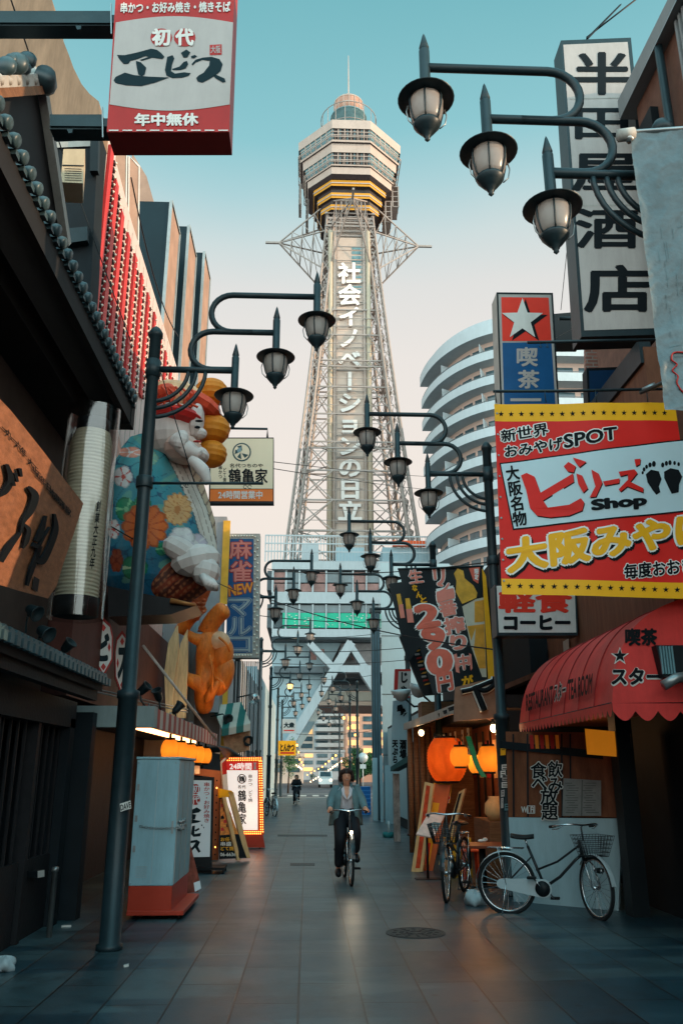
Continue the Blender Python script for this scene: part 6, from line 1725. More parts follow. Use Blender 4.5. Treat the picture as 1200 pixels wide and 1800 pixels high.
# ================================================================== RIGHT SIDE
brick_m = brickmat('red_brown_brick', lin(150, 92, 76), lin(122, 74, 62), lin(130, 118, 110), 0.22, 0.075, 0.012, 0.7, 0.3, 0.5, None, 'front')
clad = mat('grey_cladding', lin(128, 132, 134), 0.55, 0, 0.1, 1, grime=0.2)
brownclad = mat('brown_cladding', lin(104, 72, 60), 0.65, 0, 0.3, 5, grime=0.25)
near = thing('corner_shop_building', 'tall dark building at the right edge with shuttered ground floor', 'building', (4.3, 4, 0))
b = MB()
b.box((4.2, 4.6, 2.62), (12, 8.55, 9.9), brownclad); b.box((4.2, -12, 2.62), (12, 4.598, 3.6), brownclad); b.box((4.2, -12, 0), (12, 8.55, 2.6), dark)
b.box((3.75, -12, 0), (4.2, 8.3, 2.6), dark)
b.prism([(4.05, 4.5, 9.9), (4.05, 8.75, 9.9), (4.05, 8.75, 10.2), (4.35, 8.75, 10.6), (4.35, 4.5, 10.6)], (1.5, 0, 0), clad)
b.build('wall', near)
b = MB()
for k in range(4):
    y = 0.4 + k * 1.9
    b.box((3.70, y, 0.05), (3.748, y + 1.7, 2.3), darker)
    for j in range(26): b.box((3.685, y + 0.02, 0.08 + j * 0.085), (3.70, y + 1.68, 0.10 + j * 0.085), darker)
    b.box((3.64, y - 0.16, 0), (3.745, y - 0.02, 2.5), black)
b.build('shutter', near)
b = MB()
for k in range(8): b.box((4.13, 7.2 - 0.09 * k, 8.7), (4.198, 7.24 - 0.09 * k, 9.88), clad)
b.box((4.1, 8.0, 7.6), (4.198, 8.5, 9.4), black); b.box((4.16, 7.9, 7.4), (4.199, 8.45, 8.6), pglass)
b.box((4.12, 5.5, 7.2), (4.196, 7.6, 7.3), iron); b.tube([(4.1, 7.6, 6.5), (4.1, 7.6, 9.9)], 0.05, iron, 8); b.build('window', near)
upper = MB(); upper.box((5.3, 8.6, 0), (12, 13.6, 10.8), brownclad); upper.thing('hidden_sun_block', 'brown block added out of sight behind the vertical liquor shop sign to shade the left side', 'building')  # added block, hidden by the sign, keeps the sun off the left side
b = MB(); b.box((6.3, 14.2, 0), (14, 22, 9.6), brick_m)
c_ = at(1090, 640, 14.2)
b.thing('brick_building', 'red brown brick building glimpsed under the vertical liquor shop sign', 'building')
pl = PY(13.9)
b = MB(); b.pxbox(PY(14.1), [(1028, 606), (1172, 600), (1180, 700), (1030, 700)], 0.1, brick_m)
for (x0, x1) in ((1052, 1068), (1078, 1098)): b.pxbox(PY(13.98), [(x0, 606), (x1, 606), (x1 + 2, 644), (x0 + 2, 644)], 0.1, apt_w); b.px(PY(13.97), [(x0 + 3, 608), (x1 - 3, 608), (x1 - 1, 642), (x0 + 4, 642)], pglass, 0)
for k in range(8): b.tube([PY(13.9).S(1092 + k * 5, 642), PY(13.9).S(1106 + k * 6, 606)], 0.012, iron, 5)
b.thing('brick_annex', 'brick wall with two narrow windows and a fire stair below the liquor shop sign', 'building')
b = MB(); b.pxbox(PY(15.0), [(968, 552), (1016, 548), (1022, 602), (968, 602)], 0.4, black); b.tube([at(1150, 500, 10.0), at(965, 600, 15.0)], 0.006, black, 5); b.thing('dark_signboard', 'dark back of a sign panel between the star sign and the liquor shop sign', 'sign panel')

# kissaten building and its red barrel awning
kis = thing('cafe_building', 'cafe with dark orange windows under the red barrel awning', 'building', (3.9, 10.5, 0))
orwood = mat('orange_lit_wood', lin(112, 64, 42), 0.55, 0, 0.4, 3, bump=0.2, stretch=(1, 3, 0.5))
b = MB(); b.box((3.9, 8.56, 2.3), (8, 13.4, 6.4), mat('ochre_plank_wall', lin(112, 72, 54), 0.6, 0, 0.3, 4, stretch=(1, 4, 0.4), grime=0.3)); b.box((4.3, 8.56, 0), (8, 11.4, 2.3), dark)
b.box((3.86, 8.58, 6.2), (4.0, 13.4, 6.5), iron)
b.build('wall', kis)
A0, A1 = gr(892, 1584), gr(1088, 1602); A0.z = A1.z = 0
wn = Vector((A1.y - A0.y, -(A1.x - A0.x), 0))
plW = Pl(A0, wn)
b = MB(); b.pxbox(plW, [(893, 1437), (1092, 1439), (1086, 1603), (902, 1586)], 0.06, mat('white_counter_panel', lin(158, 178, 184), 0.4, 0, 0.06, 1.2, grime=0.25)); b.build('counter_panel', kis)
b = MB(); b.pxbox(Pl(A0 - plW.n * 0.04, plW.n), [(888, 1286), (1092, 1288), (1092, 1437), (893, 1436)], 0.05, orwood)
for x in (900, 925, 985, 1000): b.px(Pl(A0, plW.n), [(x, 1290), (x + 3, 1290), (x + 4, 1436), (x + 1, 1436)], darkwood, 1)
b.px(plW, [(990, 1368), (1056, 1372), (1056, 1434), (988, 1434)], mat('grey_poster', lin(126, 122, 118), 0.5, 0, 0.2, 6), 2)
pgrey = mat('poster_print', lin(88, 86, 84), 0.6)
for k in range(26): x_, y_ = 993 + (k % 2) * 31 + (k * 5) % 7, 1376 + (k // 2) * 4.3; b.px(plW, [(x_, y_), (x_ + 12 + (k * 7) % 11, y_), (x_ + 12 + (k * 7) % 11, y_ + 1.3), (x_, y_ + 1.3)], pgrey, 3)
b.px(plW, [(1022, 1371), (1024, 1371), (1023, 1434), (1021, 1434)], pgrey, 3)
for k in range(6): b.px(plW, [(930 + 9 * k, 1292), (936 + 9 * k, 1292), (938 + 9 * k, 1316), (932 + 9 * k, 1316)], lanm if k % 2 else redd, 1)
b.build('front_window', kis)
b = MB()
plT = Pl(A0 + plW.n * 0.02, plW.n)
whitel = mat('window_lettering', lin(196, 190, 184), 0.5)
for ch, q in (('食', (933, 1340, 960, 1368)), ('飲', (963, 1338, 988, 1366)), ('べ', (935, 1366, 961, 1388)), ('み', (964, 1368, 988, 1392)), ('放', (950, 1386, 980, 1414)), ('題', (952, 1413, 980, 1441))):
    b.text(plT, ch, q, whitel, 2, 0.075); b.text(plT, ch, q, ink, 3.2, 0.022)
b.text(plT, 'Wi Fi', (916, 1418, 938, 1428), whitel, 2, 0.03); b.frame(plT, (926, 1416, 940, 1430), 1.2, whitel, 2)
b.build('window_lettering', kis)
b = MB(); b.bar(at(880, 1309, 11.7), at(1084, 1330, 10.8), 0.05, 0.1, black); b.build('beam', kis)
MB().pxbox(Pl(at(1055, 1305, 10.5), plW.n), [(1027, 1281), (1084, 1286), (1082, 1330), (1031, 1326)], 0.05, mat('amber_sign', lin(214, 142, 40), 0.5, 0, 0.1, emit=lin(240, 140, 30), es=0.25)).build('amber_panel', kis)
MB().box((3.78, 10.35, 0), (3.98, 10.6, 2.4), black).build('side_post', kis)
MB().pxbox(Pl(at(1100, 1350, 10.4), plW.n), [(1090, 1290), (1108, 1290), (1112, 1480), (1094, 1480)], 0.03, brownclad).build('side_strip', kis)
b = MB(); q = PX(3.89)
b.px(q, [(905, 1150), (920, 1140), (921, 1178), (906, 1184)], mat('lit_lamp_box', lin(255, 226, 200), 0.4, emit=lin(255, 214, 180), es=2.5), 4)
b.px(q, [(990, 1128), (1000, 1122), (1001, 1140), (991, 1146)], greytrim, 3)
b.vtext(q, '軽食喫茶', [(917, 1150), (925, 1146), (927, 1198), (919, 1202)], white, 3, 0.06)
for k, ch in enumerate('モーニング'): b.text(q, ch, [(930 + 7 * k, 1160 - 3.4 * k), (936 + 7 * k, 1157 - 3.4 * k), (936 + 7 * k, 1176 - 3.4 * k), (930 + 7 * k, 1180 - 3.4 * k)], ink, 3, 0.07)
b.bar(xp(890, 1240, 3.86), xp(960, 1195, 3.86), 0.05, 0.05, redd); b.build('wall_signs', kis)

redaw = mat('awning_red', lin(212, 62, 58), 0.55, 0, 0.16, 1.6, grime=0.3, bump=0.03)
reddark = mat('awning_seam', lin(150, 44, 46), 0.6)
aw = thing('red_barrel_awning', 'large red barrel shaped cafe awning with a scalloped edge', 'awning', (3.4, 8.24, 2.1))
yN, yF_ = 8.24, 11.98
xo, zo_ = 3.0, 2.27
plN = PY(yN)
prof = [plN.S(x, y) for x, y in ((1075, 1236), (1077, 1205), (1082, 1172), (1091, 1142), (1106, 1113), (1128, 1088), (1158, 1068), (1195, 1053), (1215, 1048))]
prof = spline(prof, 4)
b = MB()
npf = len(prof) - 1
sags = 7
def barrel(u, v):
    i = min(int(u * npf), npf - 1); f = u * npf - i; p = prof[i].lerp(prof[i + 1], f)
    w = (v * sags) % 1.0; sag = 0.012 * math.sin(math.pi * w)
    c = Vector((3.95, 0, 2.2)); d = Vector((p.x - c.x, 0, p.z - c.z)).normalized()
    return Vector((p.x, yN + (yF_ - yN) * v, p.z)) - d * sag
b.grid(barrel, 40, 70, redaw)
b.build('canvas', aw, recalc=False)
b = MB()
for k in range(1, sags): b.tube([barrel(i / 40, k / sags) + Vector((-0.004, 0, 0.002)) for i in range(41)], 0.006, reddark, 5)
b.build('seam', aw)
b = MB(); end = prof + [Vector((prof[-1].x, yN, zo_)), ]
end[0] = Vector((prof[0].x, yN, prof[0].z))
b.prism(end, (0, 0.01, 0), redaw)
b.text(plN, '喫茶', (1098, 1106, 1152, 1134), ink, 3, 0.045); b.star(plN, 1088, 1154, 17, white, 2); b.star(plN, 1088, 1153, 13, ink, 3)
b.text(plN, 'スター', (1074, 1175, 1160, 1203), white, 2, 0.10, dx=1, dy=1); b.text(plN, 'スター', (1074, 1175, 1160, 1203), ink, 3.5, 0.045)
b.build('end_panel', aw)
b = MB()
def scallop(p0, p1, n, dep, m):
    p0, p1 = Vector(p0), Vector(p1); pts = [p0, p1]
    low = []
    for k in range(n):
        for j in range(9):
            t = (k + j / 8) / n; low.append(p0.lerp(p1, t) - Vector((0, 0, dep * (0.45 + 0.55 * math.sin(math.pi * j / 8)))))
    for i in range(len(low) - 1):
        t0 = i / (len(low) - 1); a = p0.lerp(p1, (i // 9 + (i % 9) / 8) / n if i % 9 < 8 else (i // 9 + 1) / n)
        a = Vector((low[i].x, low[i].y, p0.z + (p1.z - p0.z) * 0)); c = Vector((low[i + 1].x, low[i + 1].y, a.z))
        if (c - a).length < 1e-6: continue
        b.add([a, c, low[i + 1], low[i]], [(0, 1, 2, 3)], m)
scallop((xo - 0.004, yN, prof[0].z), (xo - 0.004, yF_, prof[0].z), 26, 0.13, redaw)
scallop((xo, yN - 0.004, prof[0].z), (3.9, yN - 0.004, prof[0].z), 4, 0.17, redaw)
b.build('valance', aw)
b = MB(); q = PX(2.985)
b.text(q, 'RESTAURANT', [(925, 1222), (972, 1206), (972, 1236), (925, 1250)], ink, 2, 0.03); b.text(q, 'スター', [(975, 1204), (995, 1197), (995, 1226), (975, 1233)], white, 2, 0.09); b.text(q, 'スター', [(975, 1204), (995, 1197), (995, 1226), (975, 1233)], ink, 3, 0.02); b.text(q, 'TEA ROOM', [(999, 1196), (1042, 1184), (1040, 1218), (999, 1230)], ink, 2, 0.03)
b.build('lettering', aw)
b = MB(); b.tube([(xo + 0.01, yN + 0.02, prof[0].z), (xo + 0.01, yF_, prof[0].z)], 0.014, black, 6); b.tube([(3.88, yN + 0.03, prof[0].z), (xo + 0.02, yN + 0.03, prof[0].z)], 0.014, black, 6)
b.build('awning_frame', aw)
q = Pl(at(1170, 1180, 8.1), (0, -1, 0)); b = MB()
for k in range(5): b.pxbox(q, [(1158 + 5 * k, 1136), (1161 + 5 * k, 1135), (1167 + 5 * k, 1184), (1164 + 5 * k, 1185)], 0.02, MATS['tower_glass'])
b.pxbox(Pl(at(1170, 1180, 8.12), (0, -1, 0)), [(1152, 1134), (1200, 1134), (1204, 1188), (1166, 1190)], 0.3, black)
b.thing('ventilation_grille', 'small dark vent box with slats beside the red barrel awning', 'vent')
b = MB(); b.tube([at(1165, 1205, 8.0), at(1188, 1192, 8.0), at(1215, 1188, 8.0)], 0.05, steel, 10); b.thing('exhaust_pipe', 'shiny exhaust pipe by the red barrel awning at the right edge', 'pipe')

# vertical liquor shop sign
Yh = 8.9
pl = PY(Yh)
t = thing('liquor_sign', 'tall white vertical sign with dark clerical lettering at the upper right', 'sign', tuple(at(1090, 590, Yh)))
q4 = [(985, 71), (1108, 66), (1160, 588), (1021, 592)]
hsf = mat('aged_sign_white', lin(176, 167, 163), 0.4, 0, 0.06, 1.2, grime=0.25)
b = MB(); b.pxbox(pl, q4, 0.34, iron); b.build('cabinet', t)
b = MB(); b.px(pl, [(989, 79), (1102, 74), (1152, 577), (1026, 581)], hsf, 1)
for y in (173, 361): b.px(pl, [(994 + (y - 79) * 0.07, y), (1110 + (y - 79) * 0.09, y - 2), (1110 + (y - 79) * 0.09, y), (994 + (y - 79) * 0.07, y + 2)], greytrim, 2)
for ch, q in (('半', (1008, 94, 1106, 166)), ('田', (1012, 192, 1100, 244)), ('屋', (1007, 272, 1116, 335)), ('酒', (1013, 369, 1117, 436)), ('店', (1028, 468, 1142, 548))): b.text(pl, ch, q, ink, 2, 0.028)
b.build('face', t)
b = MB(); b.pxbox(Pl(pl.p, pl.n), [(1088, 8), (1092, 6), (1034, 66), (1030, 66)], 0.03, black); b.tube([at(1030, 66, Yh + 0.1), at(1118, -2, Yh - 0.2)], 0.012, black, 6); b.build('stay_wire', t)
for y in (250, 480): MB().tube([at(1110 + (y - 66) * 0.1, y, Yh + 0.15), at(1290, y - 10, Yh + 0.15)], 0.03, iron, 8).build('bracket', t)

# grey tarpaulin banner hung from the nearest right lamp post
Yt2 = 5.12
pl = PY(Yt2)
from mathutils import noise as _nz
def crumple(x, y):
    h = 0.0
    for sc, am in ((0.011, 0.030), (0.024, 0.020), (0.052, 0.011), (0.11, 0.005)):
        h += am * (0.5 - abs(_nz.noise(Vector((x * sc + y * sc * 0.25, y * sc * 0.8, sc * 900)))))
    return h
pl.wave = crumple
tarp = mat('grey_tarpaulin', lin(96, 108, 112), 0.42, 0, 0.22, 4.0, bump=0.35, grime=0.25)
t = thing('tarpaulin_banner', 'wrinkled grey tarpaulin banner hanging at the right edge', 'banner', tuple(at(1180, 720, Yt2)))
b = MB(); b.pxgrid(pl, [(1104, 234), (1300, 222), (1340, 735), (1166, 722)], tarp, 0, 90, 200)
b.build('sheet', t, recalc=False)
b = MB(); lg = mat('tarp_print', lin(92, 110, 114), 0.5)
rs = random.Random(5)
for k in range(46):
    y = rs.uniform(400, 700); x = 1118 + (y - 234) * 0.125 + rs.uniform(4, 70); l = rs.uniform(8, 46)
    if rs.random() < 0.55: b.px(pl, [(x, y), (x + l * 0.5, y - 3), (x + l * 0.5, y - 2), (x, y + 1)], lg, 1.5)
    else: b.px(pl, [(x, y), (x + 1, y), (x + 1 + l * 0.13, y + l), (x + l * 0.13, y + l)], lg, 1.5)
b.build('print', t)
b = MB()
P = spline([pl.S(x, y, 2) for x, y in ((1205, 622), (1180, 624), (1176, 636), (1186, 644), (1178, 654), (1188, 664), (1186, 676), (1196, 692), (1210, 694))], 6)
b.tube(P, 0.006, redd, 5); b.build('red_scrawl', t)
b = MB(); b.tube([pl.S(1098, 236) , pl.S(1310, 222)], 0.018, steel, 8); b.lathe([(0.05, -0.06), (0.05, 0.06)], greytrim, pl.S(1098, 240), 10, axis=(1, 0, 0.2)); b.tube([pl.S(1098, 240), pl.S(1106, 252)], 0.03, steel, 8)
b.build('rail', t)

# star coffee sign
Ys2 = 11.4
pl = PY(Ys2)
t = thing('star_sign', 'red and blue sign with a large white star above coffee lettering', 'sign', tuple(at(930, 770, Ys2)))
b = MB(); b.pxbox(pl, [(872, 514), (971, 515), (986, 780), (881, 780)], 0.35, greytrim); b.frame(pl, [(872, 514), (971, 515), (986, 780), (881, 780)], 3, black, 1); b.build('cabinet', t)
b = MB(); b.px(pl, [(876, 519), (967, 520), (983, 776), (884, 776)], offwhite, 2); sred = mat('sign_bright_red', lin(222, 58, 42), 0.4, 0, 0.06)
b.px(pl, [(880, 523), (963, 524), (968, 600), (882, 600)], sred, 3); b.px(pl, [(882, 603), (968, 602), (979, 774), (887, 774)], navy, 3)
b.star(pl, 922.5, 567, 41, ink, 4, rot=0.0); b.star(pl, 917, 563, 38, white, 5, inner=0.40)
b.text(pl, '喫', (908, 612, 943, 644), offwhite, 4, 0.03); b.text(pl, '茶', (910, 652, 946, 683), offwhite, 4, 0.03); b.px(pl, [(896, 701), (950, 701), (950, 706), (896, 706)], offwhite, 4)
b.build('face', t)
b = MB(); b.tube([at(982, 560, Ys2 + 0.2), at(1060, 560, Ys2 + 0.2)], 0.03, iron, 8); b.build('bracket', t)
# beer brand panel
Ya = 10.9; pl = PY(Ya)
t = thing('blue_beer_sign', 'dark blue sign with pale slanted lettering above the red banner', 'sign', tuple(at(1105, 720, Ya)))
b = MB(); b.pxbox(pl, [(1030, 647), (1180, 642), (1184, 730), (1034, 730)], 0.2, black); b.px(pl, [(1034, 652), (1176, 647), (1180, 728), (1037, 728)], mat('deep_blue_panel', lin(26, 58, 92), 0.35, 0, 0.1), 1)
b.text(pl, 'Asahi', [(1062, 670), (1178, 664), (1172, 712), (1050, 716)], MATS['tower_glass'], 2, 0.035); b.build('face', t)
# pipes carrying the banner
b = MB(); b.tube([at(866, 688, 8.05), at(1010, 687, 8.05), at(1200, 683, 8.05)], 0.016, iron, 8); b.tube([at(1125, 690, 8.0), at(1215, 650, 7.2)], 0.022, iron, 8); b.lathe([(0.03, -0.07), (0.04, 0.07)], steel, at(1140, 682, 8.0), 10, axis=(1, -0.8, 0.2))
for x in (870, 957, 1046, 1136): b.tube([at(x, 686, 8.04), at(x, 694, 8.03), at(x + 2, 708, 8.02)], 0.006, iron, 5)
b.thing('banner_rail', 'iron pipe with hooks carrying the red shop banner', 'rail')
b = MB(); b.tube([at(926, 602, 8.15), at(1160, 597, 8.15)], 0.018, iron, 8)
for x in (948, 960): b.tube([at(x, 603, 8.13), at(x + 3, 611, 8.13), at(x - 2, 609, 8.13)], 0.005, iron, 5)
b.thing('upper_rail', 'bare iron pipe with two hooks in front of the star sign', 'rail')

# big red and yellow shop banner
Yb = 8.0
pl = PY(Yb)
pl.wave = lambda x, y: 0.014 * math.sin(x * 0.022 + y * 0.004) + 0.006 * math.sin(x * 0.06 - y * 0.015) * (1.0 - (y - 710) / 500)
t = thing('shop_banner', 'large red and yellow fabric banner with shop lettering and two black footprints', 'banner', tuple(at(1040, 1046, Yb)))
bred = mat('banner_red', lin(222, 40, 34), 0.42, 0, 0.07, 1.5); byel = mat('banner_yellow', lin(246, 174, 30), 0.42, 0, 0.06, 1.5); bwht = mat('banner_white', lin(196, 214, 220), 0.42, 0, 0.04, 1.5); bbrt = mat('banner_outline', lin(234, 230, 226), 0.45, 0, 0.03)
W = [(868, 710), (1186, 708), (1236, 1053), (882, 1044)]
b = MB()
b.pxgrid(pl, [bil(W, 0, 0), bil(W, 1, 0), bil(W, 1, 0.09), bil(W, 0, 0.09)], byel, 0, 50, 4)
b.pxgrid(pl, [bil(W, 0, 0.09), bil(W, 1, 0.09), bil(W, 1, 0.918), bil(W, 0, 0.918)], bred, 0, 50, 40)
b.pxgrid(pl, [bil(W, 0, 0.918), bil(W, 1, 0.918), bil(W, 1, 1), bil(W, 0, 1)], byel, 0, 50, 4)
b.build('cloth', t, recalc=False)
b = MB()
B6 = lambda pts: [(650 + x * 0.4583, 650 + y * 0.4583) for x, y in pts]
for k in range(17): b.star(pl, *bil(W, 0.036 + k * 0.056, 0.052), 5.2, ink, 1)
for k in range(17): b.star(pl, *bil(W, 0.036 + k * 0.056, 0.955), 5.8, ink, 1)
b.pxgrid(pl, B6([(496, 357), (1285, 254), (1300, 535), (548, 614)]), ink, 1, 40, 20); b.pxgrid(pl, B6([(501, 362), (1285, 260), (1300, 529), (552, 608)]), bwht, 2, 40, 20)
q = B6([(500, 232), (678, 202), (684, 250), (505, 278)]); b.text(pl, '新世界', q, bbrt, 1.5, 0.10); b.text(pl, '新世界', q, ink, 2.6, 0.025)
q = B6([(516, 292), (735, 258), (738, 305), (518, 336)]); b.text(pl, 'おみやげ', q, bbrt, 1.5, 0.10); b.text(pl, 'おみやげ', q, ink, 2.6, 0.03)
q = B6([(742, 250), (940, 222), (943, 268), (745, 300)]); b.text(pl, 'SPOT', q, bbrt, 1.5, 0.09); b.text(pl, 'SPOT', q, ink, 2.6, 0.03)
b.vtext(pl, '大阪名物', B6([(515, 370), (568, 362), (606, 595), (550, 605)]), ink, 3, 0.03)
for pts in ([(578, 405), (600, 395), (630, 410), (652, 472), (775, 400), (779, 432), (662, 502), (680, 530), (760, 520), (805, 495), (818, 512), (810, 542), (760, 562), (690, 568), (640, 560), (613, 530), (598, 460)],
            [(740, 372), (758, 355), (786, 372), (778, 396), (756, 392)], [(775, 338), (800, 346), (826, 356), (800, 376), (786, 358)],
            [(788, 400), (810, 408), (832, 458), (814, 474), (795, 440)], [(845, 386), (872, 402), (886, 438), (862, 490), (838, 492), (860, 450), (850, 415)],
            [(888, 432), (952, 420), (950, 438), (895, 448)],
            [(948, 395), (1010, 384), (1022, 398), (994, 432), (1046, 456), (1044, 471), (982, 450), (956, 471), (948, 462), (985, 424), (984, 404), (955, 412)], [(1010, 346), (1034, 343), (1032, 364), (1016, 372)]):
    b.px(pl, B6([(x + 3, y + 4) for x, y in pts]), ink, 3); b.px(pl, B6(pts), bred, 4)
for pts in ([(1055, 402), (1075, 384), (1105, 390), (1116, 420), (1106, 448), (1112, 470), (1096, 480), (1082, 462), (1062, 432)], [(1125, 392), (1150, 378), (1182, 384), (1196, 410), (1184, 440), (1182, 470), (1155, 476), (1142, 450), (1126, 416)]): b.px(pl, B6(pts), ink, 3)
for x, y, r in ((1043, 396, 4), (1048, 383, 5), (1058, 373, 5), (1071, 366, 6), (1086, 362, 7), (1120, 366, 6), (1134, 360, 6), (1148, 357, 6), (1166, 358, 5), (1182, 362, 5)): b.disc(pl, 650 + x * 0.4583, 650 + y * 0.4583, r * 0.5, r * 0.75, ink, 3, 10)
b.text(pl, 'Shop', B6([(848, 503), (1053, 480), (1056, 530), (852, 552)]), ink, 3, 0.06)
q = B6([(522, 655), (1312, 540), (1318, 655), (532, 778)])
b.text(pl, '大阪みやげ', q, ink, 1.5, 0.10, dx=3.5, dy=4.5); b.text(pl, '大阪みやげ', q, bbrt, 2.6, 0.10); b.text(pl, '大阪みやげ', q, byel, 3.6, 0.05)
q = B6([(970, 748), (1290, 712), (1296, 772), (975, 803)]); b.text(pl, '毎度おおきに', q, bbrt, 1.5, 0.09); b.text(pl, '毎度おおきに', q, ink, 2.6, 0.03)
b.build('print', t)
b = MB()
for k in range(9): p_ = bil(W, 0.004, 0.05 + k * 0.11); b.lathe([(0.012, 0), (0.012, 0.004), (0.006, 0.004)], steel, pl.S(p_[0] + 3, p_[1], 1), 8, axis=(0, -1, 0))
b.build('eyelet', t)

# snack sign below banner
Yk2 = 11.7; pl = PY(Yk2)
t = thing('coffee_sign', 'white box sign with red and black snack and coffee lettering below the red banner', 'sign', tuple(at(942, 1117, Yk2)))
b = MB(); b.pxbox(pl, [(869, 1028), (1012, 1030), (1015, 1117), (873, 1117)], 0.3, iron); b.build('cabinet', t)
b = MB(); b.px(pl, [(872, 1030), (1009, 1031), (1012, 1112), (876, 1112)], white, 1); b.text(pl, '軽食', (878, 1038, 1002, 1076), sred, 2, 0.045); b.text(pl, 'コーヒー', (886, 1083, 1000, 1106), ink, 2, 0.06); b.build('face', t)
MB().tube([at(1010, 1060, Yk2 + 0.2), at(1060, 1060, Yk2 + 0.2)], 0.03, iron, 8).build('bracket', t)

# stickers on the second right post
b = MB(); pl = PY(12.03)
for (x0, y0, x1, y1, m) in ((879, 1310, 888, 1327, yellow), (881, 1343, 894, 1352, white), (879, 1354, 888, 1366, white), (882, 1362, 894, 1372, offwhite), (881, 1374, 894, 1384, white), (880, 1388, 886, 1400, offwhite), (886, 1412, 896, 1424, MATS['tower_glass']), (880, 1402, 884, 1420, offwhite)):
    b.px(pl, [(x0, y0 + 1), (x1, y0), (x1, y1), (x0, y1 + 1)], m, 0)
    for j in range(2): b.px(pl, [(x0 + 1.5, y0 + 3 + j * 4), (x1 - 1.5, y0 + 3 + j * 4), (x1 - 1.5, y0 + 4.5 + j * 4), (x0 + 1.5, y0 + 4.5 + j * 4)], ink, 0.5)
post2 = [o for o in COL.objects if o.get('label') == right_posts[1][1]][0]; ORIG[post2.name] = Vector((RX, 12.15, 0))
b.build('sticker', post2)

# ------------------------------------------------------------------ izakaya
iz = thing('izakaya', 'open fronted wooden bar glowing orange behind the big lantern', 'building', (3.2, 15.5, 0))
b = MB()
b.box((3.6, 13.4, 0), (8, 19.2, 5.6), dark)
b.box((2.5, 18.6, 0), (3.6, 19.2, 3.1), wood); b.box((3.59, 13.6, 0), (3.598, 18.6, 2.5), orwood)
b.box((2.9, 12.9, 2.55), (3.6, 18.6, 2.75), darkwood)
b.box((3.0, 12.7, 0), (3.598, 12.85, 2.5), darkwood)
b.build('wall', iz)
b = MB()
a = at(745, 1272, 18.4); c_ = at(880, 1215, 13.2)
b.prism([Vector((2.15, 18.6, 2.55)), Vector((2.35, 13.0, 2.55)), Vector((3.6, 13.0, 3.05)), Vector((3.6, 18.6, 3.05))], (0, 0, 0.08), brownclad)
for k in range(9): b.bar((2.2 + 0.02 * (8 - k), 18.4 - k * 0.65, 2.54), (3.55, 18.4 - k * 0.65, 3.0), 0.06, 0.06, darkwood)
b.bar((2.13, 18.7, 2.56), (2.33, 12.9, 2.56), 0.05, 0.14, greytrim); b.build('eave', iz)
b = MB()
for k in range(4): b.tube([(2.22 + 0.13 * k, 18.55, 0), (2.22 + 0.13 * k, 18.55, 2.55)], 0.06, wood, 10)
b.build('bamboo_screen', iz)
b = MB()
for k in range(7): b.box((3.55, 13.8 + 0.7 * k, 0.1), (3.588, 13.84 + 0.7 * k, 2.4), darkwood); b.box((3.57, 13.9 + 0.7 * k, 1.5), (3.588, 14.35 + 0.7 * k, 2.2), blond if k % 2 else redd)
b.build('back_fittings', iz)
q = PY(12.84)
b = MB(); b.pxbox(q, [(800, 1208), (872, 1190), (874, 1262), (798, 1268)], 0.08, mat('brown_board', lin(140, 100, 80), 0.6, 0, 0.2, 4)); b.build('name_board', iz)
b = MB()
P = [(806, 1214), (820, 1210), (838, 1200)]
for pts, r in (([(810, 1216), (828, 1212), (848, 1204), (868, 1196)], 0.035), ([(832, 1206), (842, 1230), (850, 1250)], 0.05), ([(868, 1190), (866, 1204), (852, 1214), (838, 1212)], 0.04)):
    b.tube(spline([q.S(x, y, 4) for x, y in pts], 5), r * 1.35, white, 8); b.tube(spline([q.S(x, y, 10) for x, y in pts], 5), r, ink, 8)
b.build('name_letter', iz)
b = MB(); b.prism([at(848, 1238, 13.4), at(872, 1232, 13.4), at(866, 1268, 13.4), at(852, 1262, 13.4)], (0, 0.05, 0), mat('folded_curtain', lin(168, 116, 100), 0.7, 0, 0.4, 12)); b.build('curtain', iz)
for x, y, Y, lab in ((740, 1288, 17.0, 'glowing bare bulb at the far end of the bar eave'), (867, 1280, 13.0, 'glowing bare bulb beside the sticker covered post'), (1003, 1118, 0, None)):
    if lab is None: continue
    p = at(x, y, Y); t = thing('bare_bulb', lab, 'light bulb', tuple(p), 'bare bulbs at the bar')
    MB().ell(p, (0.055, 0.055, 0.065), bulb, 12, 8).build('glass', t); MB().lathe([(0.03, 0.05), (0.03, 0.13), (0.0, 0.14)], black, p, 10).build('socket', t)
    light('bulb_light', tuple(p - Vector((0.15, 0.15, 0.1))), 6, (1, 0.62, 0.3), 0.06)
lanbig = mat('lit_big_lantern', lin(250, 120, 50), 0.6, 0, 0.35, 3.2, emit=lin(255, 80, 16), es=0.12, stretch=(1, 1, 0.5), transl=0.75)
p = at(785, 1335, 15.3); t = lantern(p, 0.345, 0.74, 'biggest glowing orange lantern hanging at the bar front', 'lanterns at the bar', lanbig, watts=2.6)
lany = mat('lit_yellow_lantern', lin(255, 184, 80), 0.6, 0, 0.12, 3, emit=lin(255, 140, 34), es=0.25, transl=0.75)
for x, y, Y, r, h, lab in ((808, 1330, 14.4, 0.165, 0.32, 'small glowing amber lantern in front of the biggest lantern'), (838, 1343, 14.6, 0.15, 0.3, 'amber lantern half hidden by the green cloth strip'), (858, 1334, 13.9, 0.17, 0.4, 'amber lantern nearest the sticker covered post')):
    lantern(at(x, y, Y), r, h, lab, 'lanterns at the bar', lany)
light('bar_light', (2.8, 14.6, 1.9), 12, (1, 0.42, 0.13), 0.15); light('bar_light', (3.1, 16.6, 2.0), 14, (1, 0.45, 0.15), 0.15); light('bar_light', (3.1, 13.5, 1.75), 5, (1, 0.45, 0.15), 0.12)
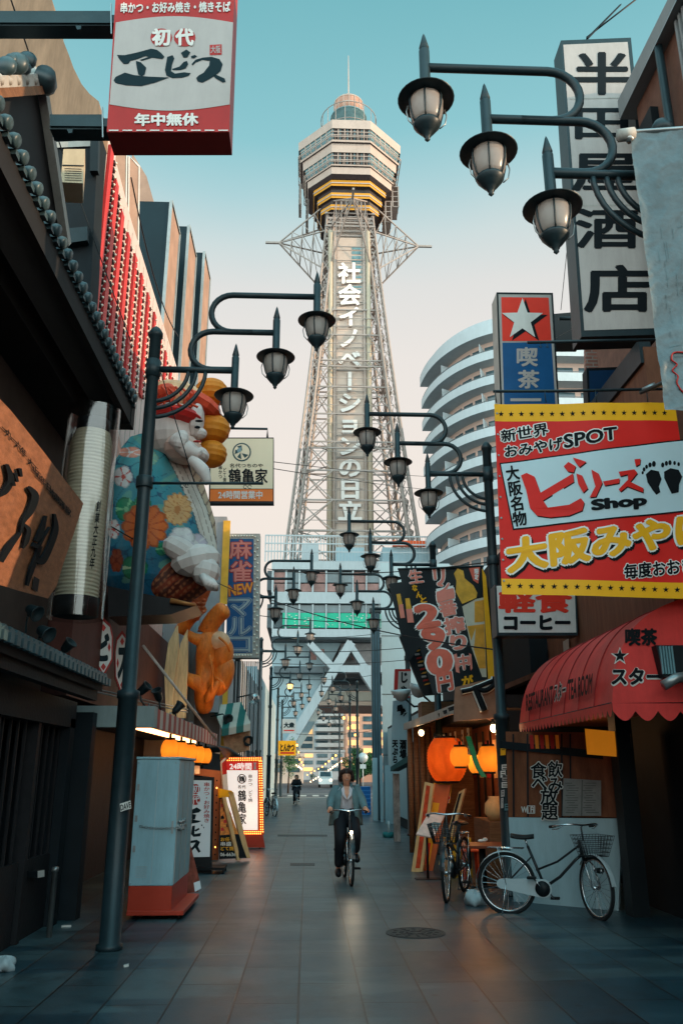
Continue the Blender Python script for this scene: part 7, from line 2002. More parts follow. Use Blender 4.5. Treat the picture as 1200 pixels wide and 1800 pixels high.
light('cafe_light', (3.6, 11.5, 2.05), 5, (1, 0.48, 0.18), 0.1)
b = MB(); gm = mat('green_cloth', lin(24, 116, 92), 0.6, 0, 0.15)
P = spline([at(822, 1294, 13.6), at(830, 1320, 13.55), at(838, 1345, 13.5), at(850, 1366, 13.5)], 6)
for a, c2 in zip(P, P[1:]): b.add([a + Vector((-0.035, 0, 0)), a + Vector((0.045, 0.03, 0)), c2 + Vector((0.055, 0.03, 0)), c2 + Vector((-0.045, 0, 0)), a + Vector((-0.03, 0.05, 0)), c2 + Vector((-0.03, 0.05, 0))], [(0, 1, 2, 3), (4, 0, 3, 5), (1, 4, 5, 2)], gm)
b.thing('green_cloth_strip', 'green cloth strip hanging among the bar lanterns', 'cloth')
# boards and stands
def board(name, label, cat, pts, base, nrm, m, layers, th=0.05, group=None):
    pl = Pl(base, nrm); t = thing(name, label, cat, tuple(base), group)
    b = MB(); b.pxbox(pl, pts, th, m); b.build('panel', t)
    b = MB()
    for pp, mm, l in layers: b.px(pl, pp, mm, l)
    if b.v: b.build('face', t)
    return t, pl
cols = mat('menu_strip_red', lin(200, 70, 40), 0.45, 0, 0.4, 10)
board('leaning_board', 'tall leaning wooden menu board at the far end of the bar', 'menu board', [(746, 1374), (762, 1378), (742, 1532), (722, 1534)], gr(730, 1533), (-0.7, -1, 0.12), blond, [([(749, 1380), (756, 1382), (738, 1526), (730, 1526)], cols, 1)])
board('leaning_board', 'red framed leaning menu board beneath the big lantern', 'menu board', [(762, 1378), (792, 1380), (760, 1532), (740, 1530)], gr(752, 1531), (-0.3, -1, 0.12), mat('frame_orange', lin(196, 96, 50), 0.5, 0, 0.2), [([(758, 1410), (772, 1412), (754, 1520), (744, 1520)], yellow, 1), ([(748, 1480), (757, 1482), (752, 1520), (745, 1519)], sred, 2)])
t, pl = board('number_sign', 'small red and yellow sign with the number 24 under the big lantern', 'sign', [(762, 1376), (794, 1378), (790, 1412), (758, 1410)], at(776, 1395, 15.4), (-0.15, -1, 0), yellow, [([(763, 1378), (793, 1380), (791, 1385), (762, 1383)], redd, 1)])
b = MB(); b.text(pl, '2', [(762, 1382), (777, 1383), (774, 1409), (759, 1407)], white, 2, 0.09); b.text(pl, '2', [(762, 1382), (777, 1383), (774, 1409), (759, 1407)], sred, 3, 0.05); b.text(pl, '4', [(778, 1390), (790, 1391), (788, 1410), (776, 1409)], white, 2, 0.09); b.text(pl, '4', [(778, 1390), (790, 1391), (788, 1410), (776, 1409)], sred, 3, 0.05); b.build('number', t)
board('leaning_board', 'blond wooden board leaning towards the parked bicycle', 'menu board', [(806, 1392), (817, 1386), (784, 1516), (770, 1520)], gr(779, 1535), (-0.8, -1, 0.1), blond, [([(806, 1396), (811, 1393), (780, 1510), (775, 1512)], darkwood, 1)])
t = thing('menu_stand', 'low menu stand with a tilted pale photo menu in front of the leaning boards', 'menu stand', tuple(gr(752, 1546)))
g0 = gr(752, 1546)
b = MB(); b.tube([g0, g0 + Vector((0.0, 0, 0.72))], 0.02, black, 8); b.box(g0 + Vector((-0.2, -0.12, 0)), g0 + Vector((0.2, 0.12, 0.015)), black); b.build('stand', t)
b = MB(); q = [at(731, 1466, g0.y - 0.25), at(762, 1472, g0.y - 0.25), at(782, 1432, g0.y + 0.2), at(752, 1430, g0.y + 0.2)]
menuw = mat('menu_pale', lin(206, 180, 170), 0.35, 0, 0.25, 8); b.prism(q, (0, 0.01, -0.02), menuw)
c_ = [q[0].lerp(q[2], 0.45), q[1].lerp(q[2], 0.25), q[1].lerp(q[2], 0.6), q[0].lerp(q[2], 0.6)]; b.poly([p + Vector((0, -0.004, 0.006)) for p in c_], MATS['tower_glass'])
b.build('menu', t)
t = thing('bar_table', 'brown table with a dark pedestal behind the parked bicycles', 'table', tuple(at(845, 1580, 13.0)))
ORIG[t.name] = Vector((t.location.x, t.location.y, 0)); t.location.z = 0
c_ = at(845, 1484, 13.2)
b = MB(); b.box((c_.x - 0.36, 12.8, c_.z - 0.03), (c_.x + 0.4, 13.5, c_.z + 0.01), mat('table_red_brown', lin(130, 66, 46), 0.35, 0, 0.2, 3)); b.build('tabletop', t, bevel=0.008)
b = MB(); b.tube([(c_.x, 13.15, 0), (c_.x, 13.15, c_.z - 0.03)], 0.05, black, 10); b.box((c_.x - 0.22, 12.95, 0), (c_.x + 0.22, 13.35, 0.03), black); b.build('leg', t)
b = MB(); b.ell(at(847, 1478, 13.1), (0.07, 0.05, 0.025), white, 12, 6); b.ell(at(852, 1476, 13.1), (0.04, 0.04, 0.03), white, 12, 6); b.thing('crumpled_napkin', 'crumpled pale napkins on the bar table', 'napkin')
stool_m = mat('red_stool', lin(214, 70, 36), 0.45, 0, 0.12)
for (x, y, lab) in ((828, 1545, 'red stool under the bar table, nearer the leaning boards'), (862, 1535, 'red stool under the bar table, behind the sticker covered post')):
    g0 = gr(x, y); t = thing('bar_stool', lab, 'stool', tuple(g0), 'red stools at the bar table')
    b = MB(); b.box(g0 + Vector((-0.14, -0.14, 0.40)), g0 + Vector((0.14, 0.14, 0.43)), stool_m); b.build('seat', t, bevel=0.008)
    for sx in (-1, 1):
        for sy in (-1, 1): MB().bar(g0 + Vector((sx * 0.12, sy * 0.12, 0)), g0 + Vector((sx * 0.1, sy * 0.1, 0.4)), 0.03, 0.03, stool_m).build('leg', t)
t = thing('cash_stand', 'wooden counter with a round clay jar inside the bar', 'counter', (3.1, 14.2, 0))
b = MB(); b.box((2.9, 13.9, 0), (3.5, 15.2, 0.86), wood); b.build('counter', t); b = MB(); b.lathe([(0.1, 0.86), (0.18, 0.98), (0.17, 1.12), (0.1, 1.2), (0.11, 1.23), (0, 1.23)], blond, (3.05, 14.1, 0), 16); b.build('jar', t)

# paper menu strips and bottle crates fill the bar front
strip_m = mat('menu_paper', lin(206, 190, 160), 0.7, 0, 0.15, 6, transl=0.3)
for k in range(7):
    p = Vector((2.62 + 0.02 * (k % 2), 13.9 + 0.62 * k, 2.18)); b = MB()
    b.box(p + Vector((-0.006, -0.075, -0.30)), p + Vector((0.006, 0.075, 0.12)), strip_m)
    pls = Pl(p + Vector((-0.007, 0, 0)), (-1, 0, 0))
    for j in range(4): b.box(p + Vector((-0.0085, -0.04, -0.25 + j * 0.085)), p + Vector((-0.0065, 0.04, -0.21 + j * 0.085)), ink if j else redd)
    b.tube([p + Vector((0, 0, 0.12)), p + Vector((0, 0, 0.36))], 0.003, black, 4)
    b.thing('menu_strip', 'cream paper menu strip hanging in the row under the bar eave', 'menu strip', 'paper menu strips under the bar eave')
ycr = mat('yellow_crate', lin(206, 150, 40), 0.45, 0, 0.15)
g0 = gr(800, 1538)
for k, lab in enumerate(('yellow bottle crate on the ground beside the leaning boards', 'yellow bottle crate stacked on the lower crate beside the leaning boards')):
    z = 0.30 * k; c0 = Vector((2.45, 14.35, z)); b = MB()
    for (a, c2) in (((-0.2, -0.15), (0.2, -0.13)), ((-0.2, 0.13), (0.2, 0.15)), ((-0.2, -0.129), (-0.18, 0.129)), ((0.18, -0.129), (0.2, 0.129))): b.box(c0 + Vector((*a, 0.003)), c0 + Vector((*c2, 0.29)), ycr)
    for q in (-0.12, 0.0, 0.12): b.box(c0 + Vector((q - 0.035, -0.153, 0.1)), c0 + Vector((q + 0.035, -0.151, 0.2)), darkwood)
    t = b.thing('bottle_crate', lab, 'crate', 'yellow bottle crates at the bar')
    b = MB()
    for i in range(4):
        for j in range(3): b.lathe([(0.035, 0.02), (0.035, 0.2), (0.013, 0.26), (0.013, 0.31), (0, 0.31)], mat('brown_bottle_glass', lin(60, 34, 20), 0.1, spec=0.6), c0 + Vector((-0.14 + 0.093 * i, -0.09 + 0.09 * j, -0.02)), 8)
    b.build('bottle_set', t)['kind'] = 'stuff'

# beer banner
Yb2 = 16.0
pl = PY(Yb2); pl.wave = lambda x, y: 0.025 * math.sin(x * 0.05 + y * 0.01)
bblk = mat('banner_black', lin(26, 32, 36), 0.5, 0, 0.1, 2)
t = thing('beer_banner', 'black slanting beer banner with pink lettering and a beer glass picture', 'banner', tuple(at(790, 1215, Yb2)))
Q = lambda pts: [(640 + x * 0.21667, 980 + y * 0.21667) for x, y in pts]
b = MB(); b.pxgrid(pl, Q([(272, 100), (960, 76), (1062, 1000), (560, 1115)]), bblk, 0, 24, 24)
b.pxgrid(pl, Q([(196, 215), (300, 200), (470, 700), (350, 860)]), bblk, 0, 6, 20)
b.pxgrid(pl, Q([(300, 200), (420, 180), (560, 1115), (470, 700)]), bblk, 0.4, 6, 20)
b.build('cloth', t, recalc=False)
b = MB(); bp = mat('banner_pink', lin(226, 132, 116), 0.5, 0, 0.12, 3); bp2 = mat('banner_coral', lin(222, 104, 84), 0.5, 0, 0.15, 3)
def olt(s_, q, m, bo=0.09, bi=0.045): b.text(pl, s_, Q(q), bbrt, 3, bo); b.text(pl, s_, Q(q), m, 6, bi)
olt('生', [(350, 110), (460, 95), (480, 200), (370, 215)], bp, 0.06, 0.03); 
b.text(pl, 'な', Q([(385, 225), (425, 220), (430, 270), (390, 275)]), yellow, 4, 0.05); b.text(pl, 'ん', Q([(418, 280), (460, 275), (465, 320), (422, 328)]), yellow, 4, 0.05); b.text(pl, 'と', Q([(455, 325), (500, 318), (505, 362), (460, 368)]), yellow, 4, 0.05)
olt('2', [(415, 395), (580, 385), (600, 545), (440, 570)], bp2, 0.10, 0.06); olt('9', [(470, 575), (630, 570), (640, 735), (505, 745)], bp2, 0.10, 0.06); olt('0', [(520, 760), (690, 750), (695, 935), (530, 945)], bp2, 0.10, 0.06); olt('円', [(585, 955), (700, 930), (718, 1070), (600, 1090)], bp2)
for ch, q in (('リ', [(560, 95), (645, 90), (650, 215), (575, 225)]), ('ン', [(590, 215), (680, 195), (700, 255), (610, 285)]), ('一', [(590, 300), (720, 270), (725, 310), (595, 345)]), ('番', [(600, 365), (730, 345), (755, 455), (625, 485)]), ('搾', [(640, 500), (790, 480), (815, 600), (665, 630)]), ('り', [(695, 640), (815, 625), (820, 750), (705, 745)]), ('中', [(745, 800), (840, 785), (850, 900), (765, 915)])): olt(ch, q, bp)
b.text(pl, 'が', Q([(785, 965), (875, 955), (880, 1035), (795, 1045)]), yellow, 4, 0.05)
for q in ([(720, 790), (745, 780), (770, 940), (740, 930)], [(845, 775), (865, 790), (875, 900), (860, 920)]): b.px(pl, Q(q), bp, 4)
amber = mat('beer_amber', lin(214, 150, 60), 0.4, 0, 0.25, 4); foam = mat('beer_foam', lin(198, 186, 168), 0.45, 0, 0.15, 4); hand_p = mat('print_gold', lin(214, 156, 56), 0.45, 0, 0.25, 5)
b.px(pl, Q([(725, 130), (755, 90), (800, 110), (810, 170), (880, 230), (912, 290), (905, 330), (790, 380), (740, 280), (745, 190)]), hand_p, 4)
b.px(pl, Q([(790, 400), (900, 340), (965, 325), (990, 970), (955, 968), (860, 720)]), foam, 4); b.px(pl, Q([(830, 560), (970, 540), (985, 900), (930, 900)]), amber, 5); b.px(pl, Q([(890, 360), (965, 345), (970, 520), (890, 530)]), amber, 5)
b.px(pl, Q([(845, 90), (935, 80), (920, 215), (880, 190)]), bp2, 4); b.vtext(pl, '限定', Q([(885, 95), (925, 92), (920, 190), (890, 180)]), bbrt, 5, 0.04)
for q in ([(258, 300), (290, 296), (328, 490), (292, 496)], [(330, 335), (365, 330), (402, 528), (350, 530)]): b.px(pl, Q(q), hand_p, 3); b.px(pl, Q([(q[3][0] - 14, q[3][1] - 110), (q[2][0] - 16, q[2][1] - 110), q[2], q[3]]), bp, 4)
b.build('print', t)
b = MB(); b.tube([pl.S(*Q([(270, 96)])[0]), pl.S(*Q([(965, 74)])[0])], 0.02, iron, 8); b.build('rail', t)
b = MB(); q = PY(15.85); b.pxbox(q, Q([(955, 90), (985, 150), (1062, 985), (1005, 985)]), 0.03, yellow); b.thing('yellow_banner_edge', 'narrow yellow banner hanging beside the black beer banner', 'banner')
b = MB(); b.box((3.3, 16.3, 2.7), (7.0, 20.6, 5.2), dark); b.box((2.6, 19.3, 0), (7, 20.6, 2.7), dark); b.thing('dark_shop', 'dark shop building behind the black beer banner', 'building')
pl = PY(16.9)
t = thing('dark_hanging_sign', 'dark narrow hanging sign half hidden behind the black beer banner', 'sign', tuple(at(735, 1215, 16.9)))
b = MB(); b.pxbox(pl, Q([(285, 640), (500, 620), (600, 1110), (480, 1120), (380, 880)]), 0.12, bblk)
for k in range(12): b.px(pl, Q([(380 + k * 9 + (k % 3) * 12, 690 + k * 30), (420 + k * 9 + (k % 3) * 12, 684 + k * 30), (424 + k * 9, 700 + k * 30), (384 + k * 9, 706 + k * 30)]), (offwhite, redd, amber)[k % 3], 1)
b.build('face', t)
# reflector lamps and odd signs past the bar
for x, y, Y, d, lab in ((705, 1222, 19.5, (-0.1, -0.15, 1), 'upturned pale reflector lamp under the narrow red edged sign'), (735, 1215, 18.8, (0.3, -0.2, 1), 'grey reflector lamp pointing up beside the beer banner')):
    p = at(x, y, Y); t = thing('reflector_lamp', lab, 'lamp', tuple(p), 'reflector lamps past the bar')
    MB().lathe([(0.05, -0.14), (0.12, -0.1), (0.2, 0.02), (0.24, 0.12), (0.225, 0.12), (0.18, 0.03), (0.1, -0.08), (0, -0.1)], sgrey, p, 20, axis=d).build('shade', t); MB().tube([p, p + Vector((0.3, 0.1, -0.25)), p + Vector((0.8, 0.15, -0.2))], 0.025, iron, 8).build('bracket', t)
Yj = 20.6; pl = PY(Yj)
t = thing('narrow_sign', 'white sign with a red edge and black brush kana past the beer banner', 'sign', tuple(at(707, 1225, Yj)))
b = MB(); b.pxbox(pl, [(694, 1176), (722, 1176), (720, 1226), (692, 1226)], 0.15, redd); b.px(pl, [(700, 1180), (722, 1180), (720, 1224), (698, 1224)], offwhite, 1); b.vtext(pl, 'じゃ', (702, 1180, 717, 1222), ink, 2, 0.05); b.build('face', t)
pl = PY(21.3)
t = thing('hanging_cloth', 'grey white shop curtain with black vertical lettering above the green eave', 'banner', tuple(at(700, 1340, 21.3)))
b = MB(); b.pxbox(pl, [(690, 1232), (718, 1228), (716, 1342), (686, 1350)], 0.03, pblue)
for k in range(5): b.px(pl, [(698 + (k % 3) * 6, 1240 + (k * 7) % 16), (706 + (k % 3) * 5, 1238 + (k * 7) % 16), (708 + (k % 2) * 5, 1244 + (k * 7) % 16), (697 + (k % 3) * 6, 1246 + (k * 7) % 16)], ink, 1)
b.vtext(pl, '天ぷら', (689, 1300, 699, 1342), ink, 1, 0.06); b.vtext(pl, '酒場', (702, 1300, 714, 1334), ink, 1, 0.06); b.build('cloth', t)
b = MB(); b.prism([at(686, 1348, 21.2), at(720, 1326, 20.4), at(720, 1338, 20.4), at(686, 1356, 21.2)], (0.25, 0.4, 0.0), mat('green_eave', lin(56, 92, 94), 0.5)); b.thing('green_eave', 'small dull green eave beneath the grey white shop curtain', 'awning')
b = MB(); a = at(691, 1360, 21.4); c_ = at(704, 1485, 21.4); b.box((a.x, 21.4, 0), (c_.x, 21.6, a.z), mat('graffiti_pillar', lin(158, 146, 140), 0.6, 0, 0.6, 8, stretch=(1, 1, 0.5)))
b.thing('papered_pillar', 'paper covered pillar below the dull green eave', 'pillar')
b = MB(); b.box((2.95, 21.7, 0), (6, 31.4, 3.2), dark); b.box((2.9, 22.0, 0.3), (2.948, 31.0, 3.1), pblue); b.thing('low_dark_shop', 'low dark shop between the papered pillar and the pale panels', 'building')
p = gr(682, 1472); b = MB(); b.lathe([(0.12, 0), (0.14, 0.02), (0.15, 0.13), (0.13, 0.13), (0.12, 0.03), (0, 0.03)], mat('teal_bucket', lin(48, 120, 122), 0.4), p, 18); b.tube([p + Vector((0.02, 0.0, 0.03)), p + Vector((0.02, 0, 0.4))], 0.03, sgrey, 8); b.thing('water_basin', 'teal basin on the ground beside the papered pillar', 'basin')
bag(gr(835, 1592), 0.13, 'crumpled pale plastic bag on the ground behind the parked bicycle', 1.0); 

# ------------------------------------------------------------------ overhead cables
cabm = mat('cable_black', lin(30, 36, 40), 0.6)
def cable(label, p, q, sag=0.25, r=0.012):
    P = [p.lerp(q, k / 16) - Vector((0, 0, sag * 4 * (k / 16) * (1 - k / 16))) for k in range(17)]
    MB().tube(P, r, cabm, 5).thing('overhead_cable', label, 'cable', 'overhead cables')
cable('cable running from the upper left across the mahjong sign to the beer banner', at(470, 1052, 21), at(870, 1142, 13.2), 0.15)
cable('cable from the tower base across to the coffee sign', at(470, 1000, 26), at(880, 985, 14), 0.2)
cable('cable crossing in front of the green banner band', at(440, 1080, 24), at(700, 1092, 24), 0.1)
cable('cable crossing just below the green banner band', at(430, 1140, 26), at(720, 1138, 26), 0.12)
cable('cable level with the lit lantern', at(450, 1165, 30), at(715, 1160, 30), 0.1)
cable('cable high across the tower lattice', at(450, 808, 15.9), at(760, 838, 30), 0.05, 0.009)
cable('cable slanting across the tower lattice from the crane sign', at(470, 822, 16), at(770, 862, 30), 0.05, 0.009)
cable('thin cable in front of the folk figure running down to the right', at(195, 925, 11), at(418, 1040, 19), 0.05, 0.009)
cable('cable dropping over the face of the folk figure', at(283, 655, 10.5), at(342, 850, 11.2), 0.0, 0.008)
cable('cable over the dark pillar toward the far lamp posts', at(480, 1118, 34), at(690, 1110, 34), 0.15)
cable('pair of wires low over the far street', at(480, 1190, 45), at(660, 1186, 45), 0.2, 0.014)
cable('wire low over the portal opening', at(520, 1290, 70), at(655, 1284, 70), 0.2, 0.02)
cable('wire from the liquor shop sign down past the star sign', at(1010, 300, 9.2), at(985, 545, 11), 0.0, 0.005)
cable('wire along the brown sheeting in front of the white edged gable', at(20, 0, 6.8), at(118, 290, 9.5), 0.0, 0.009)
cable('wire in front of the red fins', at(118, 290, 9.5), at(230, 600, 10.4), 0.0, 0.008)
# ================================================================== bicycles and people
bikeblk = mat('bicycle_black', lin(30, 34, 38), 0.3, 0.1, 0.1, coat=0.3); bikesil = mat('bicycle_silver', lin(190, 202, 206), 0.3, 0.3, 0.1); saddle_m = mat('saddle_vinyl', lin(26, 28, 30), 0.45)
def bicycle(label, rear, direc, steer=0.0, scale=1.1, group='bicycles parked by the bar', lean=0.0, lit=False, frame_m=bikeblk, basket=True, guard=bikesil):
    """x runs forward along the bicycle; rear wheel touches the ground at `rear`"""
    d = Vector((direc[0], direc[1], 0)).normalized(); sdir = Vector((-d.y, d.x, 0)); up = (Vector((0, 0, 1)) + sdir * lean).normalized()
    o = Vector((rear[0], rear[1], 0))
    root = thing('bicycle', label, 'bicycle', tuple(o), group)
    def L(x, y, z): return o + d * (x * scale) + sdir * (y * scale) + up * (z * scale)
    R_ = 0.325; WB = 1.06
    hx, hz_ = 0.86, 0.86                       # head tube top
    ca, sa = math.cos(steer), math.sin(steer)
    def S_(x, y, z):                            # steered part: turn about the head tube
        px_ = x - hx - 0.1; return L(hx + 0.1 + px_ * ca - y * sa, px_ * sa + y * ca, z)
    def wheel(F, cx_):
        b = MB(); b.tube([F(cx_ + R_ * math.cos(a * math.pi / 20), 0, R_ + R_ * math.sin(a * math.pi / 20)) for a in range(40)], 0.019 * scale, rubber, 8, closed=True); w = b.build('wheel', root)
        b = MB(); b.tube([F(cx_ + (R_ - 0.028) * math.cos(a * math.pi / 20), 0, R_ + (R_ - 0.028) * math.sin(a * math.pi / 20)) for a in range(40)], 0.012 * scale, chrome, 6, closed=True); b.build('rim', w)
        b = MB(); b.tube([F(cx_, -0.04, R_), F(cx_, 0.04, R_)], 0.02 * scale, chrome, 8)
        for k in range(24):
            a = k * math.pi / 12; s = 0.025 * (-1) ** k
            b.tube([F(cx_ + 0.02 * math.cos(a + 0.5), s, R_ + 0.02 * math.sin(a + 0.5)), F(cx_ + (R_ - 0.03) * math.cos(a), 0, R_ + (R_ - 0.03) * math.sin(a))], 0.0022 * scale, chrome, 4, caps=False)
        b.build('spoke_set', w)
        b = MB()
        arc = [(-0.35, 1.0)] if F is S_ else [(0, 1)]
        a0, a1 = (0.15, 2.5) if F is S_ else (0.2, 3.4)
        P = [F(cx_ + (R_ + 0.035) * math.cos(a0 + (a1 - a0) * k / 18), 0, R_ + (R_ + 0.035) * math.sin(a0 + (a1 - a0) * k / 18)) for k in range(19)]
        Q0 = [F(cx_ + (R_ + 0.035) * math.cos(a0 + (a1 - a0) * k / 18), 0.028, R_ + (R_ + 0.022) * math.sin(a0 + (a1 - a0) * k / 18)) for k in range(19)]
        Q1 = [F(cx_ + (R_ + 0.035) * math.cos(a0 + (a1 - a0) * k / 18), -0.028, R_ + (R_ + 0.022) * math.sin(a0 + (a1 - a0) * k / 18)) for k in range(19)]
        for k in range(18): b.add([Q0[k], P[k], P[k + 1], Q0[k + 1]], [(0, 1, 2, 3)], guard, True); b.add([P[k], Q1[k], Q1[k + 1], P[k + 1]], [(0, 1, 2, 3)], guard, True)
        b.build('mudguard', root)
    wheel(L, 0.0); wheel(S_, WB)
    bb = (0.42, 0, 0.29); st = (0.27, 0, 0.74)
    b = MB(); t = lambda pts, r: b.tube([L(*p) for p in pts], r * scale, frame_m, 8)
    t([(0.46, 0, 0.25), st], 0.017); t([bb, (0.62, 0, 0.42), (0.80, 0, 0.60), (0.875, 0, 0.66)], 0.018); t([(0.35, 0, 0.48), (0.60, 0, 0.58), (0.80, 0, 0.72), (0.87, 0, 0.77)], 0.013)
    for s in (-0.045, 0.045): t([(0, s, R_), (0.42, s * 0.6, 0.29)], 0.010); t([(0, s, R_), (0.30, s * 0.4, 0.62)], 0.009)
    t([(0.90, 0, 0.60), (0.86, 0, 0.82)], 0.020); b.build('frame', root)
    b = MB()
    for s in (-0.05, 0.05): b.tube([S_(0.91, s * 0.5, 0.60), S_(0.95, s, 0.55), S_(WB, s, R_)], 0.011 * scale, chrome, 7)
    b.build('fork', root)
    b = MB(); b.tube([S_(0.86, 0, 0.80), S_(0.84, 0, 0.95), S_(0.87, 0, 0.98)], 0.012 * scale, chrome, 8)
    b.tube(spline([S_(0.60, 0.27, 0.95), S_(0.76, 0.27, 0.97), S_(0.86, 0.16, 0.99), S_(0.89, 0, 0.98), S_(0.86, -0.16, 0.99), S_(0.76, -0.27, 0.97), S_(0.60, -0.27, 0.95)], 5), 0.011 * scale, chrome, 8)
    hb = b.build('handlebar', root)
    for s in (-1, 1): MB().tube([S_(0.59, s * 0.27, 0.95), S_(0.72, s * 0.27, 0.965)], 0.017 * scale, rubber, 8).build('grip', hb); MB().tube([S_(0.80, s * 0.22, 0.965), S_(0.72, s * 0.25, 0.93), S_(0.64, s * 0.27, 0.925)], 0.006 * scale, chrome, 5).build('brake_lever', hb)
    b = MB(); b.tube([L(*st), L(0.245, 0, 0.82)], 0.012 * scale, chrome, 8); b.build('seat_post', root)
    b = MB()
    def sad(u, v):
        x = 0.08 + 0.27 * u; w = 0.105 * (1 - u) ** 0.8 + 0.025; a = v * 2 * math.pi
        return L(x, w * math.cos(a) * (0.35 + 0.65 * math.sin(min(1, u * 4 + 0.15) * math.pi / 2)), 0.845 + 0.035 * math.sin(a) * (1 if math.sin(a) > 0 else 0.6) - 0.015 * math.sin(u * 3))
    b.grid(sad, 12, 16, saddle_m); b.add([sad(0, k / 16) for k in range(16)], [tuple(range(16))], saddle_m); b.add([sad(1, k / 16) for k in range(16)], [tuple(range(16))], saddle_m); b.build('saddle', root)
    b = MB()
    for s in (-0.055, 0.0, 0.055): b.tube([L(0.22, s, 0.715), L(-0.2, s, 0.715)], 0.006 * scale, chrome, 6)
    for x in (0.1, -0.05, -0.2): b.tube([L(x, -0.06, 0.715), L(x, 0.06, 0.715)], 0.005 * scale, chrome, 6)
    for s in (-0.06, 0.06): b.tube([L(-0.08, s, 0.715), L(0, s, R_)], 0.005 * scale, chrome, 6)
    b.build('rack', root)
    b = MB(); sd_ = -0.06
    pr = [(0.0, 0.06), (0.44, 0.085), (0.44, 0.085)]
    pts = [L(-0.04 + 0.07 * math.cos(a), sd_, R_ + 0.055 * math.sin(a)) for a in [math.pi / 2 + k * math.pi / 8 for k in range(9)]] + [L(0.42 + 0.10 * math.cos(a), sd_, 0.29 + 0.10 * math.sin(a)) for a in [-math.pi / 2 + k * math.pi / 8 for k in range(9)]]
    b.prism(pts, sdir * (0.03 * scale), guard); b.lathe([(0, 0), (0.085 * scale, 0), (0.085 * scale, 0.012), (0, 0.012)], black, L(0.42, sd_ - 0.008, 0.29), 18, axis=-sdir); b.build('chain_guard', root)
    b = MB()
    for s in (-1, 1):
        e = L(0.42 + s * 0.11, s * 0.09, 0.29 - s * 0.12); b.tube([L(0.42, s * 0.07, 0.29), L(0.42 + s * 0.11, s * 0.08, 0.29 - s * 0.12)], 0.009 * scale, chrome, 6)
        b.obox(e + sdir * (s * 0.05 * scale), d * 0.05 * scale, sdir * 0.045 * scale, up * 0.012 * scale, rubber)
    b.build('crank_and_pedal', root)
    b = MB()
    for s in (-0.08, 0.08): b.tube([L(0.0, s * 0.7, R_), L(-0.06, s * 1.3, 0.0)], 0.008 * scale, chrome, 6)
    b.tube([L(-0.06, -0.104, 0.008), L(-0.06, 0.104, 0.008)], 0.008 * scale, chrome, 6)
    if not lit: b.build('kickstand', root)
    if basket:
        b = MB()
        for k in range(6):
            z = 0.66 + k * 0.044; w = 0.13 + 0.012 * k; l = 0.10 + 0.012 * k
            b.tube([S_(1.06 - l, -w, z), S_(1.06 + l, -w, z), S_(1.06 + l, w, z), S_(1.06 - l, w, z)], 0.004 * scale, bikeblk, 4, closed=True)
        for k in range(10):
            t_ = k / 9
            for sgn in (-1, 1): b.tube([S_(1.06 + sgn * 0.10, -0.13 + 0.26 * t_, 0.66), S_(1.06 + sgn * 0.16, -0.19 + 0.38 * t_, 0.88)], 0.003 * scale, bikeblk, 4); b.tube([S_(0.96 + 0.2 * t_, sgn * 0.13, 0.66), S_(0.90 + 0.32 * t_, sgn * 0.19, 0.88)], 0.003 * scale, bikeblk, 4)
            b.tube([S_(0.96 + 0.2 * t_, -0.13, 0.66), S_(0.96 + 0.2 * t_, 0.13, 0.66)], 0.003 * scale, bikeblk, 4)
        b.build('basket', root)
    p = S_(1.09 if lit else 1.02, 0.0 if lit else 0.07, 0.70 if lit else 0.5)
    b = MB(); b.lathe([(0.0, -0.05 * scale), (0.022 * scale, -0.04 * scale), (0.034 * scale, 0.02 * scale), (0.03 * scale, 0.03 * scale)], black, p, 12, axis=d); h = b.build('headlight', root)
    b = MB(); b.ell(p + d * 0.03 * scale, ((0.022 if lit else 0.033) * scale,) * 3, mat('headlight_lit', lin(255, 240, 210), 0.3, emit=lin(255, 224, 170), es=40) if lit else chrome, 12, 8); b.build('lens', h)
    if lit: light('headlight_beam', tuple(p + d * 0.12), 3.5, (1, 0.84, 0.62), 0.03)
    return root, L, S_
r1 = gr(893, 1606); f1 = gr(1040, 1614)
bicycle('silver guarded city bicycle seen side on in front of the pale counter panel', r1, (f1.x - r1.x, f1.y - r1.y), steer=-0.95, scale=1.02)
f2 = gr(784, 1586); r2 = gr(815, 1550)
dd = (Vector((f2.x, f2.y, 0)) - Vector((r2.x + 0.25, r2.y, 0))).normalized()
rr = Vector((f2.x, f2.y, 0)) - dd * 1.06 * 1.08
bicycle('dark bicycle standing end on beside the leaning boards', (rr.x, rr.y), (dd.x, dd.y), steer=0.1, scale=1.08, guard=bikeblk)
p = gr(488, 1436); bicycle('bicycle parked beside the far left lamp post', (p.x - 0.12, p.y), (-0.35, 1), scale=1.0, group=None, basket=False)

